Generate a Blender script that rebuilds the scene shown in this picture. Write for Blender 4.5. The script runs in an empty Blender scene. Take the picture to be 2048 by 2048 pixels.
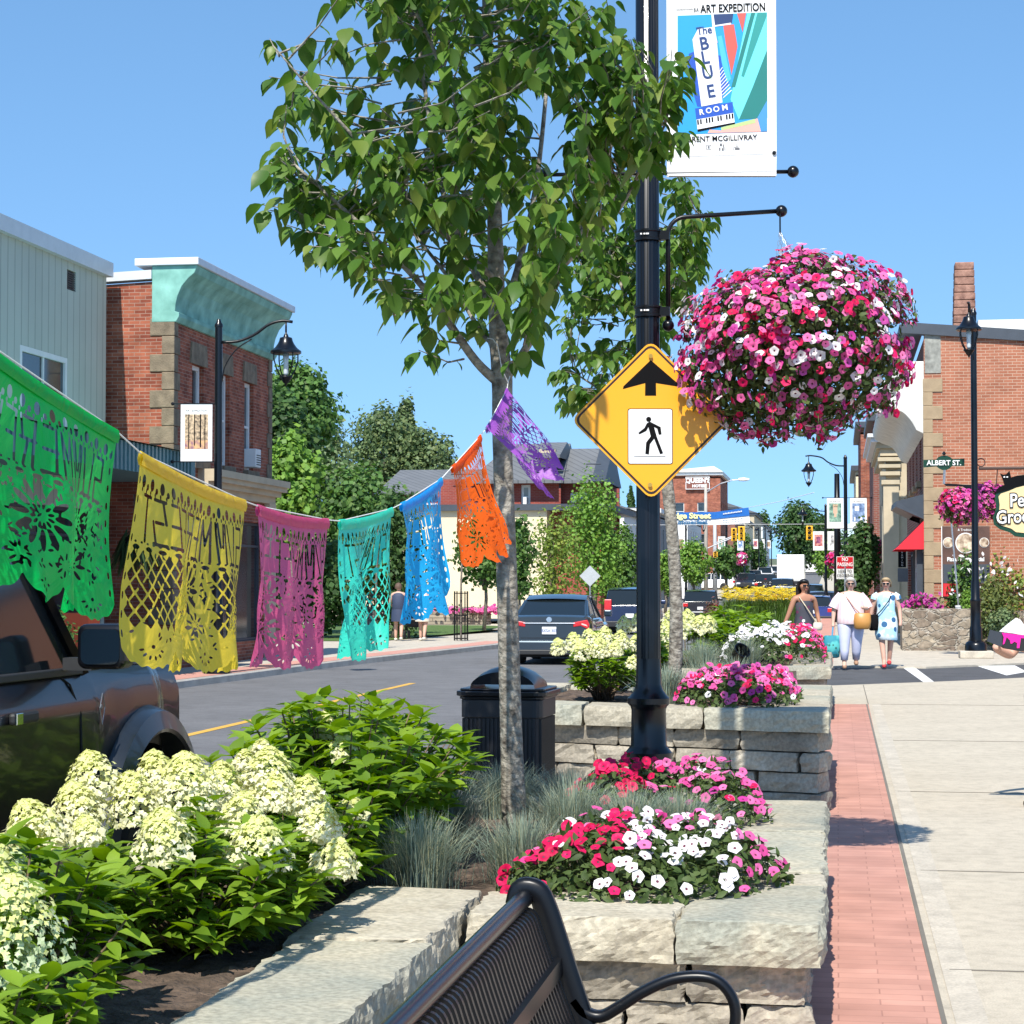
import bpy, math, random
import numpy as np
from mathutils import Vector, Matrix
R=math.radians
sc=bpy.context.scene; COL=sc.collection
# ---------------- camera
F=4096.0; YAW=R(9.03); PIT=R(2.04); CAM=np.array([0,0,1.6])
cd=bpy.data.cameras.new('camera'); cam=bpy.data.objects.new('camera',cd); COL.objects.link(cam)
cam.location=(0,0,1.6); cam.rotation_euler=(R(90)+PIT,0,YAW)
cd.lens=72; cd.sensor_width=36; cd.sensor_fit='HORIZONTAL'; cd.clip_start=.05; cd.clip_end=6000
sc.camera=cam
# ---------------- sky and sun
SUN_EL=R(51); SUN_TR=R(4)      # elevation; light travels along +Y turned this much to +X
w=bpy.data.worlds.new('World'); sc.world=w; w.use_nodes=True
nt=w.node_tree; bg=nt.nodes['Background']
sky=nt.nodes.new('ShaderNodeTexSky'); sky.sky_type='NISHITA'; sky.sun_disc=False
sky.sun_elevation=SUN_EL; sky.sun_rotation=R(180)+SUN_TR
sky.air_density=1.0; sky.dust_density=0.2; sky.ozone_density=2.0; sky.altitude=150
tcw=nt.nodes.new('ShaderNodeTexCoord'); mpw=nt.nodes.new('ShaderNodeMapping'); mpw.vector_type='POINT'
mpw.inputs['Scale'].default_value=(1,1,.9); mpw.inputs['Location'].default_value=(0,0,.20)   # a clear day: no pale band low down
nrm=nt.nodes.new('ShaderNodeVectorMath'); nrm.operation='NORMALIZE'
nt.links.new(tcw.outputs['Generated'],mpw.inputs[0]); nt.links.new(mpw.outputs[0],nrm.inputs[0]); nt.links.new(nrm.outputs[0],sky.inputs[0])
hsw=nt.nodes.new('ShaderNodeHueSaturation'); hsw.inputs['Saturation'].default_value=1.14; hsw.inputs['Value'].default_value=1.10; hsw.inputs['Hue'].default_value=.494
nt.links.new(sky.outputs[0],hsw.inputs['Color']); nt.links.new(hsw.outputs[0],bg.inputs[0]); bg.inputs[1].default_value=.15
sd=bpy.data.lights.new('sun','SUN'); sd.energy=5.0; sd.angle=R(.5); sd.color=(1,.95,.86)
so=bpy.data.objects.new('sun',sd); COL.objects.link(so)
trav=Vector((math.sin(SUN_TR)*math.cos(SUN_EL),math.cos(SUN_TR)*math.cos(SUN_EL),-math.sin(SUN_EL)))
so.rotation_euler=trav.to_track_quat('-Z','Y').to_euler()
sc.view_settings.view_transform='Standard'; sc.view_settings.look='None'
sc.view_settings.exposure=0.48; sc.view_settings.gamma=1
# ---------------- survey helpers: where a sight line of the photo meets a real plane
_cy,_sy,_cp,_sp=math.cos(YAW),math.sin(YAW),math.cos(PIT),math.sin(PIT)
RT=np.array([_cy,_sy,0]); FW=np.array([-_sy*_cp,_cy*_cp,_sp]); UP=np.array([_sy*_sp,-_cy*_sp,_cp])
def ray(u,v): return FW+RT*((u-1024)/F)-UP*((v-1024)/F)
def PD(u,v,D): return CAM+ray(u,v)*D
def PX(u,v,X): r=ray(u,v); return CAM+r*(X/r[0])
def PZ(u,v,Z): r=ray(u,v); return CAM+r*((Z-1.6)/r[2])
def PY(u,v,Y): r=ray(u,v); return CAM+r*(Y/r[1])
# ---------------- materials
_M={}
def _new(name):
    m=bpy.data.materials.new(name); m.use_nodes=True
    return m,m.node_tree,m.node_tree.nodes['Principled BSDF']
def _n(t,k,**kw):
    n=t.nodes.new('ShaderNode'+k)
    for a,b in kw.items():
        if a[0]=='_': n.inputs[a[1:].replace('_',' ')].default_value=b
        else: setattr(n,a,b)
    return n
def c4(c): return (c[0],c[1],c[2],1)
def mul(c,k): return tuple(min(1,x*k) for x in c)
def mat(name,col=(.5,.5,.5),rough=.6,metal=0,var=.12,scale=4,bump=0,bscale=None,coat=0,col2=None,spec=.5,island=0,em=0,detail=6,stretch=None,speck=0):
    if name in _M: return _M[name]
    m,t,b=_new(name)
    b.inputs['Roughness'].default_value=rough; b.inputs['Metallic'].default_value=metal
    b.inputs['Coat Weight'].default_value=coat; b.inputs['Coat Roughness'].default_value=.05
    b.inputs['Specular IOR Level'].default_value=spec
    tc=_n(t,'TexCoord'); src=tc.outputs['Object']
    if stretch:
        mp=_n(t,'Mapping'); mp.inputs['Scale'].default_value=stretch; t.links.new(src,mp.inputs[0]); src=mp.outputs[0]
    nz=_n(t,'TexNoise'); nz.inputs['Scale'].default_value=scale; nz.inputs['Detail'].default_value=detail
    t.links.new(src,nz.inputs['Vector'])
    rp=_n(t,'ValToRGB'); rp.color_ramp.elements[0].position=.3; rp.color_ramp.elements[1].position=.7
    rp.color_ramp.elements[0].color=c4(mul(col,1-var)); rp.color_ramp.elements[1].color=c4(col2 if col2 else mul(col,1+var))
    t.links.new(nz.outputs[0],rp.inputs[0]); out=rp.outputs[0]
    if island:
        g=_n(t,'NewGeometry'); hs=_n(t,'HueSaturation'); mr=_n(t,'MapRange')
        mr.inputs[3].default_value=1-island; mr.inputs[4].default_value=1+island
        t.links.new(g.outputs['Random Per Island'],mr.inputs[0]); t.links.new(mr.outputs[0],hs.inputs['Value']); t.links.new(out,hs.inputs['Color']); out=hs.outputs[0]
    if speck:
        n4=_n(t,'TexNoise'); n4.inputs['Scale'].default_value=speck; n4.inputs['Detail'].default_value=3; t.links.new(tc.outputs['Object'],n4.inputs['Vector'])
        n5=_n(t,'TexNoise'); n5.inputs['Scale'].default_value=speck/14; n5.inputs['Detail'].default_value=9; n5.inputs['Roughness'].default_value=.75; t.links.new(tc.outputs['Object'],n5.inputs['Vector'])
        m4=_n(t,'MapRange'); m4.inputs[1].default_value=.3; m4.inputs[2].default_value=.7; m4.inputs[3].default_value=.86; m4.inputs[4].default_value=1.12; t.links.new(n4.outputs[0],m4.inputs[0])
        m5=_n(t,'MapRange'); m5.inputs[1].default_value=.33; m5.inputs[2].default_value=.55; m5.inputs[3].default_value=.80; m5.inputs[4].default_value=1.04; t.links.new(n5.outputs[0],m5.inputs[0])
        mm=_n(t,'Math',operation='MULTIPLY'); t.links.new(m4.outputs[0],mm.inputs[0]); t.links.new(m5.outputs[0],mm.inputs[1])
        h4=_n(t,'HueSaturation'); t.links.new(mm.outputs[0],h4.inputs['Value']); t.links.new(out,h4.inputs['Color']); out=h4.outputs[0]
    t.links.new(out,b.inputs['Base Color'])
    if bump:
        n2=_n(t,'TexNoise'); n2.inputs['Scale'].default_value=bscale or scale*6; n2.inputs['Detail'].default_value=8
        t.links.new(src,n2.inputs['Vector'])
        bm=_n(t,'Bump'); bm.inputs['Strength'].default_value=bump; bm.inputs['Distance'].default_value=.02
        t.links.new(n2.outputs[0],bm.inputs['Height']); t.links.new(bm.outputs[0],b.inputs['Normal'])
    if em:
        b.inputs['Emission Color'].default_value=c4(col); b.inputs['Emission Strength'].default_value=em
    _M[name]=m; return m
def leafmat(name,cols,trans=.3,rough=.5,tcol=None,spec=.35):
    "colour picked leaf by leaf, light passing through the blade"
    if name in _M: return _M[name]
    m,t,b=_new(name); b.inputs['Roughness'].default_value=rough; b.inputs['Specular IOR Level'].default_value=spec
    g=_n(t,'NewGeometry'); rp=_n(t,'ValToRGB'); e=rp.color_ramp.elements
    while len(e)<len(cols): e.new(.5)
    for i,c in enumerate(cols): e[i].position=i/(len(cols)-1) if len(cols)>1 else 0; e[i].color=c4(c)
    t.links.new(g.outputs['Random Per Island'],rp.inputs[0]); t.links.new(rp.outputs[0],b.inputs['Base Color'])
    if trans:
        tr=_n(t,'BsdfTranslucent'); mx=_n(t,'MixShader'); mx.inputs[0].default_value=trans
        hs=_n(t,'HueSaturation'); hs.inputs['Value'].default_value=1.5; hs.inputs['Saturation'].default_value=1.1
        t.links.new(rp.outputs[0],hs.inputs['Color']); t.links.new(hs.outputs[0],tr.inputs['Color'])
        t.links.new(b.outputs[0],mx.inputs[1]); t.links.new(tr.outputs[0],mx.inputs[2])
        t.links.new(mx.outputs[0],t.nodes['Material Output'].inputs[0])
    _M[name]=m; return m
def brickmat(name,c1,c2,mortar,bw=.22,bh=.075,var=.25,rough=.85,bump=.4,msize=.012,vertical=True,offset=.5,nscale=1.2,swap=False):
    if name in _M: return _M[name]
    m,t,b=_new(name); b.inputs['Roughness'].default_value=rough; b.inputs['Specular IOR Level'].default_value=.25
    tc=_n(t,'TexCoord'); sp=_n(t,'SeparateXYZ'); t.links.new(tc.outputs['Object'],sp.inputs[0])
    cb=_n(t,'CombineXYZ')
    if vertical:
        ad=_n(t,'Math',operation='ADD'); t.links.new(sp.outputs[0],ad.inputs[0]); t.links.new(sp.outputs[1],ad.inputs[1])
        t.links.new(ad.outputs[0],cb.inputs[0]); t.links.new(sp.outputs[2],cb.inputs[1])
    else:
        a,c=(1,0) if swap else (0,1)
        t.links.new(sp.outputs[a],cb.inputs[0]); t.links.new(sp.outputs[c],cb.inputs[1])
    nd=_n(t,'TexNoise'); nd.inputs['Scale'].default_value=3; nd.inputs['Detail'].default_value=2
    t.links.new(cb.outputs[0],nd.inputs['Vector'])
    vm=_n(t,'VectorMath',operation='SCALE'); vm.inputs['Scale'].default_value=.012; t.links.new(nd.outputs['Color'],vm.inputs[0])
    va=_n(t,'VectorMath',operation='ADD'); t.links.new(cb.outputs[0],va.inputs[0]); t.links.new(vm.outputs[0],va.inputs[1])
    br=_n(t,'TexBrick'); br.offset=offset
    for k,v_ in (('Scale',1),('Mortar Size',msize),('Mortar Smooth',.2),('Brick Width',bw),('Row Height',bh),('Bias',0)): br.inputs[k].default_value=v_
    br.inputs['Color1'].default_value=c4(c1); br.inputs['Color2'].default_value=c4(c2); br.inputs['Mortar'].default_value=c4(mortar)
    t.links.new(va.outputs[0],br.inputs['Vector'])
    nz=_n(t,'TexNoise'); nz.inputs['Scale'].default_value=nscale; nz.inputs['Detail'].default_value=8; t.links.new(tc.outputs['Object'],nz.inputs['Vector'])
    mr=_n(t,'MapRange'); mr.inputs[1].default_value=.3; mr.inputs[2].default_value=.7; mr.inputs[3].default_value=1-var; mr.inputs[4].default_value=1+var
    t.links.new(nz.outputs[0],mr.inputs[0])
    hs=_n(t,'HueSaturation'); t.links.new(mr.outputs[0],hs.inputs['Value']); t.links.new(br.outputs[0],hs.inputs['Color']); t.links.new(hs.outputs[0],b.inputs['Base Color'])
    if bump:
        bm=_n(t,'Bump'); bm.inputs['Strength'].default_value=bump; bm.inputs['Distance'].default_value=.01; bm.invert=True
        t.links.new(br.outputs['Fac'],bm.inputs['Height']); t.links.new(bm.outputs[0],b.inputs['Normal'])
    _M[name]=m; return m
# ---------------- mesh building
def tag(o,label=None,cat=None,group=None,kind=None):
    if label: o['label']=label
    if cat: o['category']=cat
    if group: o['group']=group
    if kind: o['kind']=kind
    return o
def link(name,me,parent=None):
    o=bpy.data.objects.new(name,me); COL.objects.link(o)
    if parent is not None: o.parent=parent
    return o
def thing(name,label,cat,loc=(0,0,0),rz=0,group=None):
    o=bpy.data.objects.new(name,None); COL.objects.link(o); o.empty_display_size=.2
    o.location=loc; o.rotation_euler=(0,0,rz); return tag(o,label,cat,group)
def kids(o): return [c for c in bpy.data.objects if c.parent==o]
def copytree(o,parent=None):
    c=o.copy(); COL.objects.link(c); c.parent=parent
    for k in kids(o): copytree(k,c)
    return c
class MB:
    def __init__(s): s.v=[];s.f=[];s.m=[];s.n=0
    def add(s,v,f,m=0):
        v=[tuple(p) for p in v]; s.v+=v
        s.f+=[tuple(i+s.n for i in q) for q in f]
        s.m+=(list(m) if isinstance(m,(list,tuple)) else [m]*len(f)); s.n+=len(v); return s
    def box(s,x0,x1,y0,y1,z0,z1,m=0):
        v=[(x,y,z) for z in (z0,z1) for y in (y0,y1) for x in (x0,x1)]
        return s.add(v,[(0,2,3,1),(4,5,7,6),(0,1,5,4),(2,6,7,3),(0,4,6,2),(1,3,7,5)],m)
    def obox(s,c,ax,ay,az,m=0):
        c=np.array(c,float);ax=np.array(ax,float);ay=np.array(ay,float);az=np.array(az,float)
        v=[c+i*ax+j*ay+k*az for k in(-1,1) for j in(-1,1) for i in(-1,1)]
        return s.add(v,[(0,2,3,1),(4,5,7,6),(0,1,5,4),(2,6,7,3),(0,4,6,2),(1,3,7,5)],m)
    def tube(s,pts,rad,n=8,m=0,cap=True,flat=1.0):
        pts=[Vector(p) for p in pts]; k=len(pts)
        rad=list(rad) if hasattr(rad,'__len__') else [rad]*k
        vs=[];fs=[];up=None
        for i in range(k):
            d=(pts[min(i+1,k-1)]-pts[max(i-1,0)]).normalized()
            if up is None:
                up=Vector((0,0,1)) if abs(d.z)<.9 else Vector((1,0,0))
            a=d.cross(up)
            if a.length<1e-4: a=d.cross(Vector((0,1,0)))
            a.normalize(); b=a.cross(d).normalized(); up=b
            for j in range(n):
                t=2*math.pi*j/n; vs.append(pts[i]+(a*math.cos(t)+b*math.sin(t)*flat)*rad[i])
        for i in range(k-1):
            for j in range(n):
                j2=(j+1)%n; fs.append((i*n+j,i*n+j2,(i+1)*n+j2,(i+1)*n+j))
        if cap: fs.append(tuple(range(n-1,-1,-1))); fs.append(tuple((k-1)*n+j for j in range(n)))
        return s.add(vs,fs,m)
    def lathe(s,prof,c=(0,0,0),n=20,m=0,sx=1,sy=1,axis='z',a0=0):
        vs=[];fs=[];k=len(prof)
        for r,z in prof:
            for j in range(n):
                t=2*math.pi*j/n+a0; x,y=r*math.cos(t)*sx,r*math.sin(t)*sy
                p=(x,y,z) if axis=='z' else ((z,x,y) if axis=='x' else (x,z,y))
                vs.append((c[0]+p[0],c[1]+p[1],c[2]+p[2]))
        for i in range(k-1):
            for j in range(n):
                j2=(j+1)%n; fs.append((i*n+j,i*n+j2,(i+1)*n+j2,(i+1)*n+j))
        fs.append(tuple(range(n-1,-1,-1))); fs.append(tuple((k-1)*n+j for j in range(n)))
        return s.add(vs,fs,m)
    def prism(s,poly,p0,ex,ey,ez,m=0):
        "2D polygon (a,b) on axes ex,ey from p0, thickened along ez"
        p0=np.array(p0,float);ex=np.array(ex,float);ey=np.array(ey,float);ez=np.array(ez,float); n=len(poly)
        a=[p0+x*ex+y*ey for x,y in poly]; b=[q+ez for q in a]
        return s.add(a+b,[tuple(range(n-1,-1,-1)),tuple(range(n,2*n))]+[(i,(i+1)%n,n+(i+1)%n,n+i) for i in range(n)],m)
    def grid(s,P,m=0,wrap=False):
        "P: rows x cols of points"
        r=len(P);c=len(P[0]); fs=[]
        for i in range(r-1):
            for j in range(c if wrap else c-1):
                j2=(j+1)%c; fs.append((i*c+j,i*c+j2,(i+1)*c+j2,(i+1)*c+j))
        return s.add([p for q in P for p in q],fs,m)
    def build(s,name,mats,parent=None,smooth=False,bevel=0,seg=2,auto=None):
        me=bpy.data.meshes.new(name); me.from_pydata(s.v,[],s.f)
        for mm in (mats if isinstance(mats,(list,tuple)) else [mats]): me.materials.append(mm)
        me.polygons.foreach_set('material_index',s.m)
        if smooth: me.polygons.foreach_set('use_smooth',[True]*len(s.f))
        if auto: 
            try: me.set_sharp_from_angle(angle=R(auto))
            except Exception: pass
        me.update(); o=link(name,me,parent)
        if bevel:
            b=o.modifiers.new('bevel','BEVEL'); b.width=bevel; b.segments=seg; b.limit_method='ANGLE'; b.angle_limit=R(40)
        return o
def npmesh(name,V,Fc,mats,mi=None,parent=None,smooth=False):
    "V (N,3), Fc (M,k) int arrays -> object"
    me=bpy.data.meshes.new(name); M,k=Fc.shape
    me.vertices.add(len(V)); me.vertices.foreach_set('co',np.ascontiguousarray(V,dtype=np.float32).ravel())
    me.loops.add(M*k); me.loops.foreach_set('vertex_index',Fc.ravel().astype(np.int32))
    me.polygons.add(M); me.polygons.foreach_set('loop_start',np.arange(0,M*k,k,dtype=np.int32))
    try: me.polygons.foreach_set('loop_total',np.full(M,k,dtype=np.int32))
    except Exception: pass
    for mm in (mats if isinstance(mats,(list,tuple)) else [mats]): me.materials.append(mm)
    if mi is not None: me.polygons.foreach_set('material_index',mi.astype(np.int32))
    if smooth: me.polygons.foreach_set('use_smooth',np.ones(M,bool))
    me.update(calc_edges=True); me.validate()
    return link(name,me,parent)
def basis(up,fwd):
    "rows -> rotation matrices with local z=up, local y~fwd ; arrays (N,3)"
    z=up/np.linalg.norm(up,axis=1,keepdims=True)
    x=np.cross(fwd,z); nx=np.linalg.norm(x,axis=1,keepdims=True); x=np.where(nx<1e-5,np.array([[1,0,0]]),x/np.maximum(nx,1e-5))
    y=np.cross(z,x); return np.stack([x,y,z],axis=2)
def scatter(name,tv,tf,Rm,T,S,mats,tm=None,im=None,parent=None,smooth=False):
    "copies of one small template; tm per-face material, im per-copy offset"
    tv=np.array(tv,float);tf=np.array(tf,int);N=len(T);nv=len(tv)
    S=np.asarray(S,float)
    if S.ndim==1: S=S[:,None]*np.ones((1,3))
    V=np.einsum('nij,nkj->nki',Rm,tv[None]*S[:,None,:])+T[:,None,:]
    Fc=tf[None]+(np.arange(N)*nv)[:,None,None]
    mi=None
    if tm is not None or im is not None:
        a=np.array(tm if tm is not None else [0]*len(tf)); b=im if im is not None else np.zeros(N,int)
        mi=np.where(a[None]<0,-a[None]-1,a[None]+b[:,None]).ravel()
    return npmesh(name,V.reshape(-1,3),Fc.reshape(-1,tf.shape[1]),mats,mi,parent,smooth)
def text(body,name,m,size,p,ex,ey,parent=None,depth=.002,align='CENTER',bold=.0,sx=1,shear=0):
    "lettering: ex = reading direction, ey = up direction, p = centre"
    cu=bpy.data.curves.new(name,'FONT'); cu.body=body; cu.size=size; cu.align_x=align; cu.align_y='CENTER'
    cu.extrude=depth; cu.offset=bold; cu.shear=shear; cu.resolution_u=3
    o=bpy.data.objects.new(name+'_t',cu); COL.objects.link(o)
    me=bpy.data.meshes.new_from_object(o.evaluated_get(bpy.context.evaluated_depsgraph_get()))
    bpy.data.objects.remove(o); me.materials.clear(); me.materials.append(m)
    ex=Vector(ex).normalized();ey=Vector(ey).normalized();ez=ex.cross(ey)
    Mx=Matrix((ex*sx,ey,ez)).transposed().to_4x4(); Mx.translation=Vector(p); me.transform(Mx)
    return link(name,me,parent)
rng=np.random.default_rng(7); random.seed(7)
def U(a,b,n=None): return rng.uniform(a,b,n)
# leaf shapes: z up, grows along +y, tip at y=1
def leaf_t(w=.5,fold=.12,droop=.25,wav=0.0,pts=((0,0),(.12,.55),(.35,1),(.6,.85),(.82,.4),(1,0))):
    v=[];f=[]
    for y,k in pts:
        z=-droop*y*y; v+=[(-w/2*k,y,z+fold*k*w+wav*math.sin(9*y)),(0,y,z),(w/2*k,y,z+fold*k*w-wav*math.sin(9*y))]
    for i in range(len(pts)-1):
        a=i*3; f+=[(a,a+1,a+4,a+3),(a+1,a+2,a+5,a+4)]
    return v,f
from mathutils import noise as mn
# ================= ground, roads, pavements
def zr(y):   # the street dips gently, then climbs
    ks=[(-50,0),(55,0),(105,-.3),(130,-.1),(190,1.1),(300,3.2),(420,5.5),(3000,40)]
    for (a,b),(c,d) in zip(ks,ks[1:]):
        if y<=c: 
            t=max(0,(y-a)/(c-a)); return b+(d-b)*(t*t*(3-2*t)*.4+t*.6)
    return ks[-1][1]
asph=mat('asphalt',(.15,.15,.155),.85,speck=40,var=.1,scale=.7,bump=.25,bscale=180,spec=.3)
asph2=mat('asphalt_dark',(.085,.086,.09),.85,speck=40,var=.12,scale=1.2,bump=.25,bscale=180,spec=.3)
conc=mat('concrete',(.47,.415,.325),.88,speck=120,var=.06,scale=1.4,bump=.12,bscale=90,spec=.25)
conc2=mat('concrete_light',(.48,.43,.35),.88,speck=70,var=.10,scale=2.2,bump=.12,bscale=60,spec=.25)
kerbm=mat('kerb_concrete',(.36,.345,.315),.9,var=.18,scale=3,bump=.2)
lawn=mat('lawn',(.075,.135,.025),.9,var=.3,scale=6,bump=.4,bscale=120)
earth=mat('far_ground',(.10,.12,.06),.95,var=.3,scale=.05)
soil=mat('soil',(.075,.05,.034),.97,var=.4,scale=14,bump=1,bscale=55,col2=(.15,.105,.075))
pavers=brickmat('pink_pavers',(.43,.22,.17),(.50,.265,.205),(.35,.18,.14),bw=.32,bh=.105,msize=.0035,vertical=False,swap=False,var=.16,bump=.3,rough=.85,nscale=2.5)
pavers2=brickmat('pink_pavers_far',(.50,.25,.20),(.55,.29,.23),(.45,.25,.2),bw=.2,bh=.1,msize=.006,vertical=False,var=.1,bump=.2)
yel=mat('yellow_paint',(.62,.36,.06),.7,var=.12,scale=9)
wht=mat('white_road_paint',(.72,.71,.68),.7,var=.08,scale=8)
def sheet(name,poly,z,m,follow=False,thick=0):
    mb=MB()
    if thick: mb.prism(poly,(0,0,z-thick),(1,0,0),(0,1,0),(0,0,thick))
    else: mb.add([(x,y,(z+(zr(y) if follow else 0))) for x,y in poly],[tuple(range(len(poly)))])
    return tag(mb.build(name,m),kind='structure')
def strip(name,xa,xb,y0,y1,z,m,n=60):
    ys=np.concatenate([np.linspace(y0,min(y1,420),n),[y1]] if y1>420 else [np.linspace(y0,y1,n)])
    P=[[(xa(y) if callable(xa) else xa,y,z+zr(y)),(xb(y) if callable(xb) else xb,y,z+zr(y))] for y in ys]
    return tag(MB().grid([[a for a in q] for q in P]).build(name,m),kind='structure')
g=MB(); ys=list(np.linspace(-60,420,70))+[800,3000]
g.grid([[(x,y,zr(y)-.3) for x in (-2500,-60,-20,20,60,2500)] for y in ys]); tag(g.build('ground',earth),kind='structure')
KL=[(-60,-10.9),(33,-10.83),(36,-10.64),(39.4,-10.51),(42.8,-10.3),(48,-9.75),(54.8,-9.07),(62,-9.0),(3000,-9)]
def xk(y):
    for (a,b),(c,d) in zip(KL,KL[1:]):
        if y<=c: return b+(d-b)*(y-a)/(c-a)
strip('road',-11.4,-2.0,-60,3000,-.12,asph,90)
sheet('cross_road',[(-2.9,33.0),(-.18,33.03),(1.84,34.9),(3.2,36.4),(60,60),(60,70),(6,46.6),(3.77,43.2),(1.7,40.9),(-.2,41.2),(-2.9,41.2)],-.035,asph2)
# pavements
sheet('pavement_near',[(-.02,-8),(40,-8),(40,48),(3.2,36.45),(1.84,34.9),(-.2,33.0),(-2.75,33.0),(-2.75,-8)],0,conc,thick=.13)
sheet('pavement_joint_strip',[(.40,-8),(.52,-8),(.56,28),(.44,28)],.003,conc2)
sheet('paver_strip',[(-.3,-8),(.385,-8),(.36,12.6),(.40,27.9),(-.3,27.9)],.004,pavers)
jm=mat('joint',(.16,.145,.12),.95)
jb=MB()
for y in (5.3,8.75,11.75,16.2,21.5,27.95): jb.box(.45,14,y,y+.012,0,.0042)
jb.box(.39,.402,27.95,33.3,0,.0042); jb.box(.365,.385,4,27.9,0,.006)
tag(jb.build('pavement_joints',jm),kind='structure')
sheet('pavement_far',[(-2.3,41.25),(1.7,40.95),(3.77,43.3),(8,48),(8,60),(3.2,52),(2.2,52),(2.2,125),(-1.2,125),(-2.3,125)],.0,conc2,thick=.13)
sheet('paver_strip_far',[(-.75,41.8),(-.1,41.8),(-.1,125),(-.75,125)],.004,pavers2)
P=[(xk(y)+.0,y) for y in (-10,20,33,36,39.4,42.8,48,54.8,62,120)]
strip('pavement_left',-26,lambda y:xk(y)-.14,-10,130,0,conc2,80)
kb=MB(); yy=list(np.linspace(-10,130,120))
kb.grid([[(xk(y)-.15,y,zr(y)+.006),(xk(y)-.02,y,zr(y)+.006),(xk(y),y,zr(y)-.01),(xk(y)+.01,y,zr(y)-.13)] for y in yy]); tag(kb.build('kerb_left',kerbm),kind='structure')
strip('paver_strip_left',lambda y:xk(y)-.95,lambda y:xk(y)-.2,-10,58,.004,pavers2,60)
strip('yellow_line',-7.42,-7.29,-20,35.2,-.116,yel,30)
strip('pavement_far_right',-2.0,8,125,800,0,conc2,30)
strip('pavement_far_left',-30,lambda y:-9.2,130,800,0.0,conc2,30)
# crossing marks
for i,q in enumerate([[(1.26,41.3),(1.50,41.3),(1.60,35.0),(1.42,34.85)],[(2.76,42.3),(3.54,42.7),(3.5,39.6),(3.0,38.0)],[(4.4,42.6),(5.2,43.4),(5.0,39.6),(4.6,39.2)]]):
    sheet('crossing_mark',q,-.031,wht)
sheet('lawn_left',[(-40,57),(-12.9,57),(-12.2,72),(-12.8,78.5),(-14,80),(-40,82)],.006,lawn)
sheet('lawn_right',[(3.5,52.2),(9,54),(9,60),(3.5,56)],.01,lawn)
# hills at the end of the street
# ================= dry-stone planters
def stonemat(name,a,b,var=.12):
    if name in _M: return _M[name]
    m,t,bs=_new(name); bs.inputs['Roughness'].default_value=.88; bs.inputs['Specular IOR Level'].default_value=.25
    tc=_n(t,'TexCoord'); oi=_n(t,'ObjectInfo')
    n1=_n(t,'TexNoise'); n1.inputs['Scale'].default_value=2.6; n1.inputs['Detail'].default_value=9; n1.inputs['Distortion'].default_value=.8
    t.links.new(tc.outputs['Object'],n1.inputs['Vector'])
    rp=_n(t,'ValToRGB'); e=rp.color_ramp.elements; e[0].position=.32;e[1].position=.68; e[0].color=c4(a); e[1].color=c4(b); t.links.new(n1.outputs[0],rp.inputs[0])
    n3=_n(t,'TexNoise'); n3.inputs['Scale'].default_value=45; n3.inputs['Detail'].default_value=6; t.links.new(tc.outputs['Object'],n3.inputs['Vector'])
    mr=_n(t,'MapRange'); mr.inputs[1].default_value=.35;mr.inputs[2].default_value=.65;mr.inputs[3].default_value=.8;mr.inputs[4].default_value=1.15; t.links.new(n3.outputs[0],mr.inputs[0])
    mr2=_n(t,'MapRange'); mr2.inputs[3].default_value=1-var;mr2.inputs[4].default_value=1+var; t.links.new(oi.outputs['Random'],mr2.inputs[0])
    mm=_n(t,'Math',operation='MULTIPLY'); t.links.new(mr.outputs[0],mm.inputs[0]); t.links.new(mr2.outputs[0],mm.inputs[1])
    hs=_n(t,'HueSaturation'); t.links.new(rp.outputs[0],hs.inputs['Color']); t.links.new(mm.outputs[0],hs.inputs['Value']); t.links.new(hs.outputs[0],bs.inputs['Base Color'])
    n2=_n(t,'TexNoise'); n2.inputs['Scale'].default_value=22; n2.inputs['Detail'].default_value=10; n2.inputs['Roughness'].default_value=.65; t.links.new(tc.outputs['Object'],n2.inputs['Vector'])
    bm=_n(t,'Bump'); bm.inputs['Strength'].default_value=.55; bm.inputs['Distance'].default_value=.015; t.links.new(n2.outputs[0],bm.inputs['Height']); t.links.new(bm.outputs[0],bs.inputs['Normal'])
    _M[name]=m; return m
capm=stonemat('cap_stone_grey',(.30,.305,.25),(.44,.40,.30)); capt=stonemat('cap_stone_tan',(.35,.31,.23),(.45,.41,.32)); wallm=stonemat('split_stone',(.22,.195,.155),(.40,.355,.28),.18)
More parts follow.
